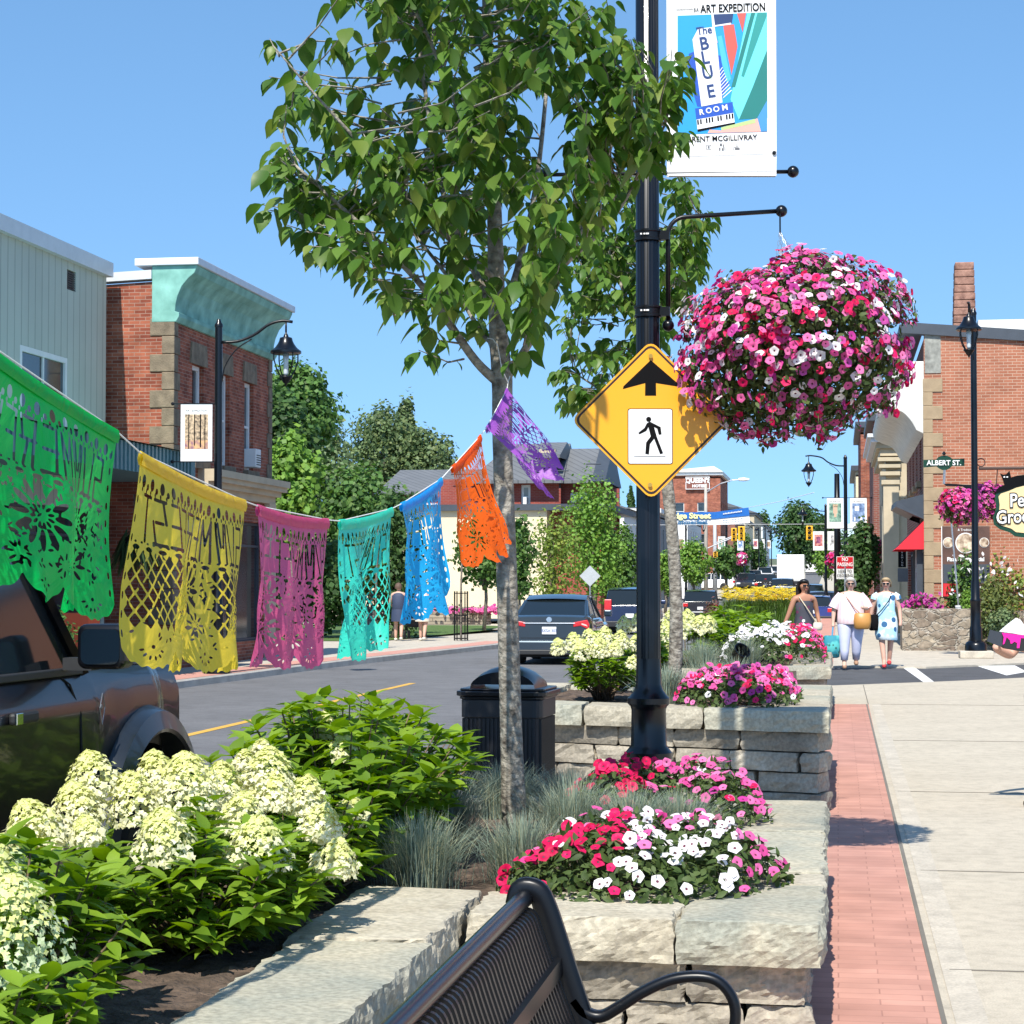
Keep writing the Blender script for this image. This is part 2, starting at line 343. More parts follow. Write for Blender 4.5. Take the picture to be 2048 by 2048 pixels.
def rock(name,poly,z0,z1,m,parent,rough=.018,cell=.035,seed=0,top=.0025,rsides=None):
    "stone slab of quadrilateral plan, split faces"
    a,b,c,d=[np.array(p,float) for p in poly]
    L=max(np.linalg.norm(b-a),np.linalg.norm(c-d));W=max(np.linalg.norm(d-a),np.linalg.norm(c-b));H=z1-z0
    nx=max(2,int(L/cell));ny=max(2,int(W/cell));nz=max(3,int(H/(cell*.6)))
    V={};vs=[];fs=[]
    def P(i,j,k):
        if (i,j,k) in V: return V[(i,j,k)]
        s,t,h=i/nx,j/ny,k/nz
        p=(a*(1-s)+b*s)*(1-t)+(d*(1-s)+c*s)*t; z=z0+H*h
        q=Vector((p[0]*1.0+seed*7.3,p[1]*1.0,z)); n1=mn.fractal(q*7,1.0,2.0,4)+.75*mn.ridged_multi_fractal(q*15,1.0,2.2,4,.9,2.0)*.55+.35*mn.fractal(q*34,1,2,3)-.35; n2=mn.fractal(q*5+Vector((9,0,0)),1,2,3)
        ux=(b-a)/np.linalg.norm(b-a); uy=(d-a)/np.linalg.norm(d-a)
        edge=.35+.65*math.sin(math.pi*min(1,max(0,h)))
        o=np.zeros(2); rs=rsides or (1,1,1,1)
        rr=rough*(n1*1.1-.1)-(.012*(1-edge))
        if j==0: o-=uy*rr*rs[0]
        if j==ny: o+=uy*rr*rs[2]
        if i==0: o-=ux*rr*rs[3]
        if i==nx: o+=ux*rr*rs[1]
        z+=top*n2*(1 if k in(0,nz) else 0)
        if k==nz and (i in(0,nx) or j in(0,ny)): z-=.004
        V[(i,j,k)]=len(vs); vs.append((p[0]+o[0],p[1]+o[1],z)); return V[(i,j,k)]
    for i in range(nx):
        for j in range(ny):
            fs.append((P(i,j,nz),P(i+1,j,nz),P(i+1,j+1,nz),P(i,j+1,nz))); fs.append((P(i,j,0),P(i,j+1,0),P(i+1,j+1,0),P(i+1,j,0)))
    for i in range(nx):
        for k in range(nz):
            fs.append((P(i,0,k),P(i+1,0,k),P(i+1,0,k+1),P(i,0,k+1))); fs.append((P(i,ny,k),P(i,ny,k+1),P(i+1,ny,k+1),P(i+1,ny,k)))
    for j in range(ny):
        for k in range(nz):
            fs.append((P(0,j,k),P(0,j,k+1),P(0,j+1,k+1),P(0,j+1,k))); fs.append((P(nx,j,k),P(nx,j+1,k),P(nx,j+1,k+1),P(nx,j,k+1)))
    return MB().add(vs,fs).build(name,m,parent)
def course(parent,p,q,t,z0,z1,lens,seed,inset=.07,cell=.04,name='wall_stone'):
    "one course of split blocks from p to q, thickness t to the left of travel"
    p=np.array(p,float);q=np.array(q,float);L=np.linalg.norm(q-p);u=(q-p)/L;n=np.array([-u[1],u[0]])
    x=0;k=0
    while x<L-.02:
        l=min(lens[k%len(lens)],L-x); 
        if L-x-l<.1: l=L-x
        a=p+u*(x+.004);b=p+u*(x+l-.004); rock(name,[a,b,b+n*t,a+n*t],z0+.004,z1-.004,wallm,parent,rough=.022,seed=seed+k,cell=cell); x+=l;k+=1
def planter(label,loc,caps,walls,soilpoly,zs,cell):
    t=thing('stone_planter',label,'planter',loc); 
    for i,(poly,z0,z1,m) in enumerate(caps): rock('cap_stone',[(x-loc[0],y-loc[1]) for x,y in poly],z0,z1,m,t,seed=i*3+loc[1],cell=cell,rough=.016)
    for (p,q,th,z0,z1,lens,sd_) in walls: course(t,(p[0]-loc[0],p[1]-loc[1]),(q[0]-loc[0],q[1]-loc[1]),th,z0,z1,lens,sd_,cell=cell)
    for (q0,q1) in soilpoly:
        x0,x1,y0,y1=q0[0]-loc[0],q1[0]-loc[0],q0[1]-loc[1],q1[1]-loc[1]
        nx=int((x1-x0)/.035);ny=int((y1-y0)/.035)
        MB().grid([[(x0+(x1-x0)*i/nx,y0+(y1-y0)*j/ny,zs+.018*mn.fractal(Vector(((x0+(x1-x0)*i/nx)*16,(y0+(y1-y0)*j/ny)*16,3)),1,2,4)) for j in range(ny+1)] for i in range(nx+1)]).build('soil',soil,t)
    return t
gr,tn=capm,capt
# near planter: a leg behind the bench and a bed across its end
T1=.152
pl1=planter('low dry-stone planter around the bench with grey cap slabs, nearest the camera',(-.9,7.0,0),
 caps=[([(-.90+.34,7.08),(-.05,7.07),(-.05,7.98),(-.54,7.98)],.45-T1,.45,gr),
  ([(-1.29,7.10),(-.565,7.085),(-.548,7.72),(-1.31,7.66)],.45-T1,.45,tn),
  ([(-.54,7.99),(-.05,7.99),(-.05,8.33),(-.55,8.33)],.45-T1,.447,tn),
  ([(-.55,8.34),(-.055,8.34),(-.06,9.7),(-.55,9.7)],.45-T1,.45,gr),
  ([(-.55,9.71),(-.06,9.71),(-.06,11.1),(-.55,11.1)],.45-T1,.452,gr),
  ([(-1.80,6.55),(-1.31,6.55),(-1.325,7.66),(-1.80,7.72)],.45-T1,.452,tn),
  ([(-1.75,4.9),(-1.29,4.9),(-1.30,6.54),(-1.76,6.54)],.45-T1,.447,gr),
  ([(-1.74,3.0),(-1.28,3.0),(-1.29,4.89),(-1.75,4.89)],.45-T1,.45,gr),
  ([(-3.05,3.0),(-2.72,3.0),(-2.72,7.0),(-3.05,7.0)],.45-T1,.45,gr),([(-3.05,7.01),(-2.72,7.01),(-2.72,11.1),(-3.05,11.1)],.45-T1,.45,tn),
  ([(-2.71,10.8),(-1.6,10.8),(-1.6,11.1),(-2.71,11.1)],.45-T1,.45,gr),([(-1.59,10.8),(-.56,10.8),(-.56,11.1),(-1.59,11.1)],.45-T1,.45,gr)],
 walls=[((-1.25,7.17),(-.10,7.16),.3,.15,.30,[.3,.43,.5],1),((-1.25,7.17),(-.09,7.17),.3,.0,.15,[.5,.42,.3],5),
  ((-.13,7.47),(-.13,11.05),.3,.15,.30,[.5,.42,.6],9),((-.12,7.47),(-.12,11.05),.3,0,.15,[.42,.6,.5],13),
  ((-1.33,3.0),(-1.33,7.15),-.3,.15,.30,[.5,.62,.44],17),((-1.34,3.0),(-1.34,7.15),-.3,0,.15,[.44,.5,.6],23),
  ((-3.0,11.05),(-3.0,3.0),.25,.15,.3,[.6,.5],27),((-3.0,11.05),(-3.0,3.0),.25,0,.15,[.5,.6],37),((-.2,11.04),(-2.8,11.04),.22,.15,.3,[.5,.6],27),((-.2,11.04),(-2.8,11.04),.22,0,.15,[.6,.5],29)],
 soilpoly=[((-2.8,3.0),(-1.7,7.55)),((-2.8,7.56),(-.45,10.9))],zs=.40,cell=.023)
T2=.15
def box_planter(label,x0,x1,y0,y1l,y0l,y1,z,cell,n=3,lens=(.5,.62,.45)):
    "front runs from (x1,y0) to (x0,y0l)"
    caps=[];walls=[]
    N=max(3,int((x1-x0)/.72)); f=lambda x:y0+(y0l-y0)*(x1-x)/(x1-x0)
    xs=[x0+(x1-x0)*i/N for i in range(N+1)]
    for i in range(N): caps.append(([(xs[i]+.005,f(xs[i])),(xs[i+1]-.005,f(xs[i+1])),(xs[i+1]-.005,f(xs[i+1])+.5),(xs[i]+.005,f(xs[i])+.5)],z-T2,z-.003*(i%2),[gr,tn][i%2]))
    M_=int((y1-y0-.5)/.95)+1
    ysr=np.linspace(y0+.51,y1,M_+1)
    for i in range(M_): caps.append(([(x1-.5,ysr[i]),(x1-.004*(i%3),ysr[i]),(x1,ysr[i+1]-.01),(x1-.5,ysr[i+1]-.01)],z-T2,z-.002*(i%2),[tn,gr][i%2]))
    ysl=np.linspace(y0l+.51,y1,M_+1)
    for i in range(M_): caps.append(([(x0,ysl[i]),(x0+.4,ysl[i]),(x0+.4,ysl[i+1]-.01),(x0,ysl[i+1]-.01)],z-T2,z,[gr,tn][i%2]))
    caps.append(([(x0+.41,y1-.4),(x1-.51,y1-.4),(x1-.51,y1),(x0+.41,y1)],z-T2,z,gr))
    h=(z-T2)/n
    for k in range(n):
        s=.07+.012*(k%2)
        walls.append(((x0+s,f(x0)+s),(x1-s,y0+s),.3,k*h,k*h+h,[lens[(k+j)%3] for j in range(3)],40+k*7))
        walls.append(((x1-s,y0+s+.31),(x1-s,y1-s),.3,k*h,k*h+h,[lens[(k+1+j)%3] for j in range(3)],60+k*7))
        walls.append(((x0+s,y1-s),(x0+s,y0l+s+.31),.25,k*h,k*h+h,[lens[(k+1+j)%3] for j in range(3)],80+k*7))
    return planter(label,((x0+x1)/2,y0,0),caps,walls,[((x0+.3,max(y0,y0l)+.3),(x1-.4,y1-.2)),((x0+.3+(x1-x0)*.45,min(y0,y0l)+.42),(x1-.4,max(y0,y0l)+.295))],z-.05,cell)
pl2=box_planter('taller dry-stone planter behind the black pole with three courses of split blocks',-2.75,-.055,14.42,0,15.25,18.4,.72,.05,4)
pl3=box_planter('third dry-stone planter near the crossing, behind the second trunk',-2.75,-.08,24.3,0,22.6,29.5,.65,.09,3)
pl4=box_planter('far stone planter with yellow lilies across the side street',-2.95,-.9,50,0,50,57,.62,.16,3)
# ================= black pole with crossing sign, banner and flower basket
blk=mat('black_gloss',(.0025,.003,.005),.28,var=.1,scale=3,coat=.1,spec=.4)
blk2=mat('black_satin',(.004,.0045,.006),.34,var=.15,scale=8,spec=.35)
whtm=mat('banner_cloth',(.80,.80,.79),.7,var=.02,scale=2)
steel=mat('galvanised',(.52,.54,.56),.4,metal=.8,var=.15,scale=20)
ink=mat('black_ink',(.006,.006,.007),.85,var=0,spec=.1)
px,py=-1.02,11.16
def P_(u,v,D=11.15): return PD(u,v,D)
pole=thing('street_pole','tall black fluted pole carrying the yellow crossing sign, rising in front of the second planter','pole',(px,py,0))
b=MB(); b.lathe([(.19,0),(.19,.08),(.16,.12),(.105,.16),(.105,.62),(.112,.64),(.128,.66),(.128,.69),(.112,.71),(.098,.73),(.094,.92),(.10,.94),(.115,.955),(.115,.985),(.10,1.0),(.078,1.03),(.07,1.06),(.066,1.2)],n=40); b.build('pole_base',blk,pole,smooth=True,auto=35)
sh=MB(); vs=[];n=64
prof=[(.066,1.15),(.062,6.8),(.03,6.82)]
for r,z in prof:
    for j in range(n):
        t=2*math.pi*j/n; rr=r*(1-.045*(.5+.5*math.cos(16*t))**2); vs.append((rr*math.cos(t),rr*math.sin(t),z))
sh.add(vs,[(i*n+j,i*n+(j+1)%n,(i+1)*n+(j+1)%n,(i+1)*n+j) for i in range(2) for j in range(n)]); sh.build('pole_shaft',blk,pole,smooth=True)
def pl(p): return (p[0]-px,p[1]-py,p[2])
for v in (466,620):
    z=P_(1307,v)[2]
    c=MB(); c.lathe([(.067,z-.03),(.075,z-.03),(.075,z-.02),(.07,z-.015),(.07,z+.015),(.075,z+.02),(.075,z+.03),(.067,z+.03)],n=32); c.box(.06,.12,-.02,.02,z-.025,z+.025); c.build('clamp',blk2,pole,auto=40)
    d=MB(); 
    for k in (-.018,.0,.016): d.obox((k-.01,-.0765,z),(.005 if k<.01 else .008,0,0),(0,.002,0),(0,0,.004))
    d.build('clamp_label',whtm,pole)
# basket bracket (RT direction)
rt=np.array([math.cos(YAW),math.sin(YAW),0])
def off(a,z,f=0): q=rt*a+np.array([-math.sin(YAW),math.cos(YAW),0])*f; return (q[0],q[1],z)
zb=P_(1380,420)[2]; zlow=P_(1350,640)[2]
arm=MB(); pts=[off(.112,zlow),off(.112,zb-.12)]+[off(.112+.10*(1-math.cos(t)),zb-.12+.10*math.sin(t)) for t in np.linspace(.2,math.pi/2,7)]+[off(.72,zb+.012)]
arm.tube(pts,.0125,12); arm.build('basket_bracket',blk2,pole,smooth=True)
bb=MB(); sp=[(0.0001,-.033)]+[(.033*math.sin(t),-.033*math.cos(t)) for t in np.linspace(.2,math.pi-.2,9)]+[(.0001,.033)]
bb.lathe(sp,off(.735,zb+.012),16); bb.lathe(sp,off(.112,zlow-.02),16); bb.build('bracket_ball',blk,pole,smooth=True)
# banner: poles, cloth
zrod=P_(1450,340)[2]; rods=MB()
rods.tube([off(-.56,zrod-.005),off(.79,zrod+.012)],.011,10); rods.tube([off(0,zrod+1.5),off(.79,zrod+1.52)],.011,10); rods.build('banner_rod',blk2,pole,smooth=True)
bb=MB(); bb.lathe(sp,off(.80,zrod+.012),16); bb.lathe(sp,off(-.56,zrod),16); bb.build('rod_ball',blk,pole,smooth=True)
ban=thing('street_banner','large white art banner with a blue picture, hanging from the black pole top','banner',(px,py,0))
# cloth in the plane (rt, up); local coords a (m from pole), z
u2a=lambda u:(u-1307)/F*11.15
a0,a1=u2a(1347),u2a(1567); Zt=zrod+1.5
def cl(a,z,f=0): return off(a,z,f-.02+.012*math.exp(-((z-zrod-.0)/.05)**2))
N=16
ban_c=MB(); ban_c.grid([[cl(a0+(a1-a0)*i/N,zrod-.012+(Zt-zrod)*j/30,0) for i in range(N+1)] for j in range(31)]); ban_c.grid([[cl(a0+(a1-a0)*i/N,zrod-.012+(Zt-zrod)*j/30,.04) for i in range(N+1)] for j in range(31)]); ban_c.build('cloth',whtm,ban,smooth=True)
def flat(name,poly,m,lay,parent=ban,D=11.15):
    "flat print: poly in photo pixels, laid on the cloth"
    vs=[]
    for (u,v) in poly:
        p=P_(u,v,D); vs.append(cl(u2a(u),p[2],-.0012-.0005*lay))
    return MB().add(vs,[tuple(range(len(vs)))]).build(name,m,parent)
def C(name,r,g,b): 
    f=lambda x:((x/255+.055)/1.055)**2.4 if x>10 else x/255/12.92
    return mat('c_'+name,tuple(f(x)*.85 for x in (r,g,b)),.6,var=.03,scale=6)
Z=lambda x,y:(1250+x/4.83,y/4.83)
def zz(*q): return [Z(x,y) for x,y in q]
# the picture: sky, street fronts, tall vertical sign and keyboard
flat('picture',zz((570,95),(1445,62),(1440,1235),(568,1265)),C('pic_blue',30,160,235),1)
flat('picture',zz((1250,68),(1443,62),(1440,760),(1165,1118),(1085,920)),C('pic_aqua',110,225,235),2)
flat('picture',zz((1443,430),(1443,1100),(1165,1118),(1300,800)),C('pic_teal',20,125,120),3)
flat('picture',zz((1290,66),(1330,65),(1130,800),(1090,800)),C('pic_teal',20,125,120),3)
flat('picture',zz((1350,64),(1440,64),(1440,100),(1215,700),(1190,690)),C('pic_teal2',40,150,145),3)
flat('picture',zz((1015,190),(1120,180),(1155,400),(1095,680),(1045,420)),C('pic_red',215,95,85),3)
flat('picture',zz((1150,72),(1240,68),(1205,260)),C('pic_red',215,95,85),4)
flat('picture',zz((905,83),(1115,75),(1100,170),(920,200)),C('pic_navy',30,60,110),4)
flat('picture',zz((900,83),(920,82),(935,190),(1090,165),(1095,182),(910,208)),C('pic_white',238,240,245),5)
flat('picture',zz((920,480),(1005,490),(1085,720),(960,1000),(760,990),(660,640),(680,470),(750,440)),C('pic_royal',25,85,190),2)
for k in range(9):
    x=948+k*9; y=680+k*26
    flat('picture',zz((x-8,y+10),(1005+k*11,600+k*28),(1009+k*11,608+k*28),(x-6,y+20)),C('pic_white',238,240,245),4)
flat('picture',zz((960,300),(1000,290),(1090,720),(1050,760),(1000,560)),C('pic_sky2',80,190,240),3)
flat('picture',zz((895,330),(945,300),(960,360),(905,395)),C('pic_peach',240,160,135),4)
flat('picture',zz((985,1225),(1300,1130),(1345,1100),(1380,1236),(860,1250),(880,1215)),C('pic_pink',240,180,165),3)
flat('picture',zz((990,1195),(1320,1110),(1325,1150),(995,1222)),C('pic_lime',190,215,140),4)
flat('picture',zz((1345,1100),(1440,930),(1440,1232),(1385,1232)),C('pic_mid',70,150,220),4)
flat('picture',zz((715,330),(770,225),(930,205),(950,320),(1005,950),(800,990)),C('pic_white',238,240,245),5)
flat('picture',zz((738,1010),(1105,945),(1110,1050),(750,1118)),C('pic_royal',25,85,190),6)
flat('picture',zz((752,1118),(1112,1052),(1125,1150),(760,1220)),C('pic_white',238,240,245),6)
flat('picture',zz((760,1215),(1125,1145),(1128,1160),(762,1236)),ink,7)
for k in range(13):
    if k in (2,6,9): continue
    x=757+k*28; y=1122-k*5.1; flat('picture',zz((x,y),(x+15,y-3),(x+19,y+46),(x+4,y+49)),ink,7)
tilt=Vector(off(1,0)).normalized()
def lay(n): return -.004-.0012*n-.02
def btext(body,u,v,h,m,n,rot=0,sx=1,bold=0,vert=False):
    p=P_(u,v); c_,s_=math.cos(R(rot)),math.sin(R(rot)); ex=tilt*c_+Vector((0,0,1))*s_; ey=-tilt*s_+Vector((0,0,1))*c_
    q=cl(u2a(u),p[2],-.0016-.0005*n); return text(body,'lettering',m,h,q,ex,ey,ban,depth=.0003,bold=bold,sx=sx)
navy=C('pic_ink',25,60,120)
for i,(ch,x,y) in enumerate((('B',828,375),('L',838,515),('U',862,660),('E',893,845))):
    u,v=Z(x,y); btext(ch,u,v,.10,navy,8,10,.9,.002)
u,v=Z(830,245); btext('The',u,v,.06,navy,8,8,.9,.001)
for ch,x,y in (('R',800,1048),('O',872,1032),('O',945,1018),('M',1028,1003)): u,v=Z(x,y); btext(ch,u,v,.043,C('pic_white',238,240,245),9,9,1.0,.0012)
u,v=Z(1003,1303); btext('BRENT MCGILLIVRAY',u,v,.041,ink,4,2,.98,.0004)
u,v=Z(1112,22); btext('ART EXPEDITION',u,v,.062,ink,4,2,.74,.0012)
u,v=Z(752,40); btext('BIA',u,v,.032,ink,4,2,.6); u,v=Z(640,35); btext('DOWNTOWN',u,v,.014,ink,4,2,1)
for k,(x,y) in enumerate(((870,1388),(1000,1380),(1145,1385))):
    for (dx,dy,w_,h_) in ([(-22,-22,44,5),(-22,18,44,5),(-25,-18,5,36),(20,-18,5,36),(-8,-8,16,16)],[(-22,-28,22,22),(8,-20,10,30),(-30,12,14,26),(-4,18,20,20),(24,8,8,30)],[(-4,-30,8,24),(-35,-2,50,5),(-20,8,46,18),(-40,10,6,22)])[k]:
        flat('emblem',zz((x+dx,y+dy),(x+dx+w_,y+dy),(x+dx+w_,y+dy+h_),(x+dx,y+dy+h_)),mat('grey_ink',(.12,.12,.13),.6,var=0),4)
flat('seam',[(1367,306),(1565,299),(1565,300),(1367,307)],mat('seam',(.5,.5,.5),.8,var=0),3)
gm=MB()
for (u,v) in ((1562,299),): q=cl(u2a(u),P_(u,v)[2],-.006); gm.lathe([(.006,0),(.011,.001),(.011,.004),(.006,.005)],(q[0],q[1]-.004,q[2]),14,axis='y')
gm.build('grommet',blk2,ban)
# ---- diamond sign
sg=thing('crossing_sign','yellow diamond sign with a black arrow and a walking figure, bolted to the black pole','road sign',tuple(PD(1302,840,11.07)))
S=.445; dt=rt
yelm=mat('sign_yellow',(.84,.37,.008),.35,var=.02,scale=2,coat=.1)
wsm=mat('sign_white',(.75,.75,.76),.4,var=.02)
fwv=np.array([-math.sin(YAW),math.cos(YAW),0])
def rdiam(h,r,n=5):
    pts=[]
    for k in range(4):
        a=k*math.pi/2; cx,cy=(h-r*math.sqrt(2))*math.cos(a),(h-r*math.sqrt(2))*math.sin(a)
        for j in range(n): 
            t=a-math.pi/4+math.pi/2*j/(n-1); pts.append((cx+r*math.cos(t),cy+r*math.sin(t)))
    return pts
def sgp(poly,d0,d1,name,m,bev=0): 
    return MB().prism(poly,-fwv*d0,rt,(0,0,1),fwv*(d0-d1),0).build(name,m,sg,bevel=bev)
s1=11.07/F
sgp(rdiam(.432,.045),.0,-.003,'panel',yelm)
sgp(rdiam(.418,.04),.0012,0.0005,'border',mat('sign_black',(.02,.008,.008),.5,var=0))
sgp(rdiam(.402,.034),.0022,.001,'panel_face',yelm)
q=lambda *z:[((1000+x/3.22-1302)*s1,-(800+y/3.22-840)*s1) for x,y in z]
qa=lambda *z:[((1100+x/2.415-1302)*s1,-(350+y/2.415-840)*s1) for x,y in z]
sgp(qa((487,893),(622,1010),(620,1022),(512,1005),(513,1066),(459,1066),(460,1005),(352,1034),(355,1020)),.0032,.002,'arrow',ink)
def rrect(x0,x1,y0,y1,r,n=5):
    out=[]
    for cx,cy,a in ((x1-r,y1-r,0),(x0+r,y1-r,90),(x0+r,y0+r,180),(x1-r,y0+r,270)):
        for j in range(n): t=R(a+90*j/(n-1)); out.append((cx+r*math.cos(t),cy+r*math.sin(t)))
    return out
cx0,cy1=q((822,55))[0]; cx1,cy0=q((1112,415))[0]
sgp(rrect(cx0,cx1,cy0,cy1,.012),.0035,.001,'plate_border',ink)
sgp(rrect(cx0+.004,cx1-.004,cy0+.004,cy1-.004,.010),.0045,.003,'plate',wsm)
fig=[q((935,348),(958,352),(965,285),(992,250),(1030,350),(1050,344),(1010,240),(992,175),(1012,185),(1022,225),(1040,222),(1034,175),(965,140),(945,150),(930,180),(890,212),(898,222),(942,200),(955,175),(970,235),(940,275))]
sgp(fig[0],.0056,.004,'walking_figure',ink)
hc=q((957,125))[0]; sgp([(hc[0]+.0155*s1/.0027*math.cos(t)*.9,hc[1]+.0155*s1/.0027*math.sin(t)*.9) for t in np.linspace(0,2*math.pi,20)[:-1]],.0056,.004,'figure_head',ink)
sgp(q((862,361),(1065,363),(1065,366),(862,364)),.0056,.004,'ground_line',ink)
bo=MB()
for (u,v) in ((1302,712),(1300,970)): bo.lathe([(.0001,0),(.012,.0),(.012,.004),(.007,.006),(.006,.012),(.0001,.013)],tuple(-fwv*.005+np.array([(u-1302)*s1*rt[0],(u-1302)*s1*rt[1]-.012,-(v-840)*s1])),12,axis='y')
bo.build('bolt',mat('brass_bolt',(.55,.35,.08),.4,metal=.6),sg)
# ================= petunias
pet_w=mat('petal_white',(.82,.80,.80),.6,var=.03,scale=3,spec=.2)
def petal(name,cols,tr=.25): return leafmat(name,cols,tr,.55,spec=.2)
PW=petal('petal_white_soft',[(.74,.72,.74),(.80,.78,.78)]); PP=petal('petal_pink',[(.66,.09,.29),(.78,.22,.45),(.72,.13,.36),(.60,.05,.24)]); PR=petal('petal_crimson',[(.58,.006,.07),(.70,.015,.12),(.45,.004,.05)]); PM=petal('petal_magenta',[(.55,.05,.30),(.42,.04,.25),(.60,.12,.42)])
TH=mat('petunia_throat',(.10,.01,.03),.7,var=.1); THW=mat('petunia_throat_pale',(.30,.24,.10),.7,var=.1)
greenP=leafmat('petunia_leaf',[(.035,.06,.014),(.06,.10,.022),(.10,.14,.04)],.25,.6)
stemG=mat('stem_green',(.10,.13,.04),.7,var=.2)
def flower_t():
    v=[(0,0,-.32)];f=[];
    for j in range(10): t=2*math.pi*j/10; v.append((.20*math.cos(t),.20*math.sin(t),-.13))
    for j in range(10):
        t=2*math.pi*j/10; r=1.0 if j%2==0 else .86; v.append((r*math.cos(t),r*math.sin(t),.0+(.04 if j%2 else -.05)))
    for j in range(10):
        t=2*math.pi*(j)/10; r=.62; v.append((r*math.cos(t),r*math.sin(t),.05 if j%2==0 else .0))
    tm=[]
    for j in range(10):
        k=(j+1)%10
        f.append((0,1+j,1+k,0)); tm.append(-6)
        f.append((1+j,21+j,21+k,1+k)); tm.append(0); f.append((21+j,11+j,11+k,21+k)); tm.append(0)
    return v,f,tm
FV,FF,FT=flower_t()
FF3=[]
FTm=[]
for q_,t_ in zip(FF,FT): 
    FF3.append((q_[0],q_[1],q_[2])); FTm.append(t_)
    if q_[3]!=q_[0]: FF3.append((q_[0],q_[2],q_[3])); FTm.append(t_)
PMATS=[PW,PP,PR,PM,PP,TH]
def blooms(name,pos,nrm,size,kinds,parent,jit=.45):
    n=len(pos); nn=nrm+rng.normal(0,jit,(n,3)); Rm=basis(nn,rng.normal(0,1,(n,3)))
    S=size*U(.75,1.12,n); S3=np.stack([S*U(.85,1.05,n),S*U(.85,1.05,n),S*U(.6,1.5,n)],1)
    return scatter(name,FV,FF3,Rm,pos,S3,PMATS,tm=FTm,im=np.array(kinds),parent=parent,smooth=True)
def leaves(name,pos,up,fwd,size,m,parent,tmpl=None,sj=.3):
    tv,tf=tmpl or leaf_t(.45,.1,.3); n=len(pos)
    return scatter(name,tv,tf,basis(up,fwd),pos,size*U(1-sj,1+sj,n),m,parent=parent,smooth=True)
def ball_basket(label,c,rx,rz,nb,nl,size,kindf,hang,loc=None,lsize=.035,chain=True,drop=.0,group=None,name='hanging_basket'):
    t=thing(name,label,'flower basket',tuple(c),group=group)
    if chain:
        pot=MB(); pot.lathe([(.02,-.26*rx/.65),(.16*rx/.65,-.24*rx/.65),(.22*rx/.65,-.02*rx/.65),(.23*rx/.65,0),(.2*rx/.65,0)],(0,0,.05),24); pot.build('pot',blk2,t,smooth=True)
        for k in range(4):
            a=k*math.pi/2+.4; p0=Vector((.2*rx*math.cos(a),.2*rx*math.sin(a),rz*.75)); p1=Vector((hang[0],hang[1],hang[2]))
            L=(p1-p0).length; cb=MB(); m_=max(6,int(L/.022))
            for i in range(m_):
                q0=p0.lerp(p1,i/m_);q1=p0.lerp(p1,(i+1.15)/m_); s_=Vector((.005,0,0)) if i%2 else Vector((0,.005,0))
                cb.tube([q0+s_,q1+s_],.0011,4); cb.tube([q0-s_,q1-s_],.0011,4)
            cb.build('chain',steel,t)
        hk=MB(); hk.tube([hang,(hang[0],hang[1],hang[2]+.05),(hang[0],hang[1],hang[2]+.105)],.005,6); hk.build('hook',blk2,t)
    def shell(n,lo=.9,hi=1.06):
        d=rng.normal(0,1,(n,3)); d/=np.linalg.norm(d,axis=1,keepdims=True)
        k=1+.05*np.sin(d[:,0]*4+1)*np.cos(d[:,2]*5)+.05*np.sin(d[:,1]*7+d[:,2]*5)+.05*np.sin(d[:,0]*11+d[:,2]*9); r=U(lo,hi,n)*k
        p=d*r[:,None]*np.array([rx,rx,rz]); p[:,2]+=((.05*(p@rt)+.07*np.exp(-((p@rt-.12)/.22)**2)*(d[:,2]>0))*(1 if rx>.6 and lsize<.05 else 0)); p[:,2]-=.10*rz*(np.abs(d[:,0])**2)*(d[:,2]<.2)*1.2
        return p,d
    p,d=shell(nb,.9,1.06); keep=rng.random(nb)<np.clip(.92+ d[:,2]*.8,.42,1); p=p[keep];d=d[keep]
    nrm=d*np.array([1,1,.9])+np.array([0,0,.28])
    blooms('blossoms',p,nrm,size,kindf(p,d),t,.35)
    p,d=shell(nl,.6,1.0); leaves('foliage',p,d+rng.normal(0,.6,p.shape),d*.3+rng.normal(0,.8,p.shape)+np.array([0,0,-.3]),lsize,greenP,t)
    # trailing stems
    st=MB(); tp=[];td=[]
    for k in range(int(34*drop)+6):
        a=U(0,2*math.pi); r=U(.25,.8)*rx; z=-rz*.78*math.sqrt(max(0.05,1-(r/rx)**2)); L=U(.05,.15)*(1+.2*drop)
        pts=[(r*math.cos(a),r*math.sin(a),z),(r*math.cos(a)*1.05,r*math.sin(a)*1.05,z-L*.6),(r*math.cos(a)*1.07,r*math.sin(a)*1.1,z-L)]
        st.tube(pts,.0022,4); tp.append(pts[2]);td.append((math.cos(a),math.sin(a),-.2)); tp.append(pts[1]);td.append((math.cos(a),math.sin(a),.2))
    tag(st.build('trailing_stems',stemG,t),kind='stuff')
    tp=np.array(tp);td=np.array(td); blooms('trailing_blossoms',tp,td,size*.9,rng.choice([1,1,2,3],len(tp)),t,.5)
    p=np.repeat(tp,4,0)+rng.normal(0,.02,(len(tp)*4,3)); leaves('trailing_leaves',p,rng.normal(0,1,p.shape),rng.normal(0,1,p.shape)+np.array([0,0,-.5]),lsize,greenP,t)
    return t
def kmain(p,d):
    n=len(p); x=p@rt; k=rng.choice([0,1,1,1,3,2,1,3,1,1,0,2],n)
    nz=np.array([mn.noise(Vector((a[0]*4,a[1]*4,a[2]*5))) for a in p]); k=np.where((nz>.26)&(rng.random(n)<.6),2,k); k=np.where((nz<-.30)&(rng.random(n)<.5),0,k)
    k=np.where((k==2)&(rng.random(n)<.25),1,k); return k
bc=PD(1590,698,11.1)
hang=np.array(PD(1560,425,11.1))-bc
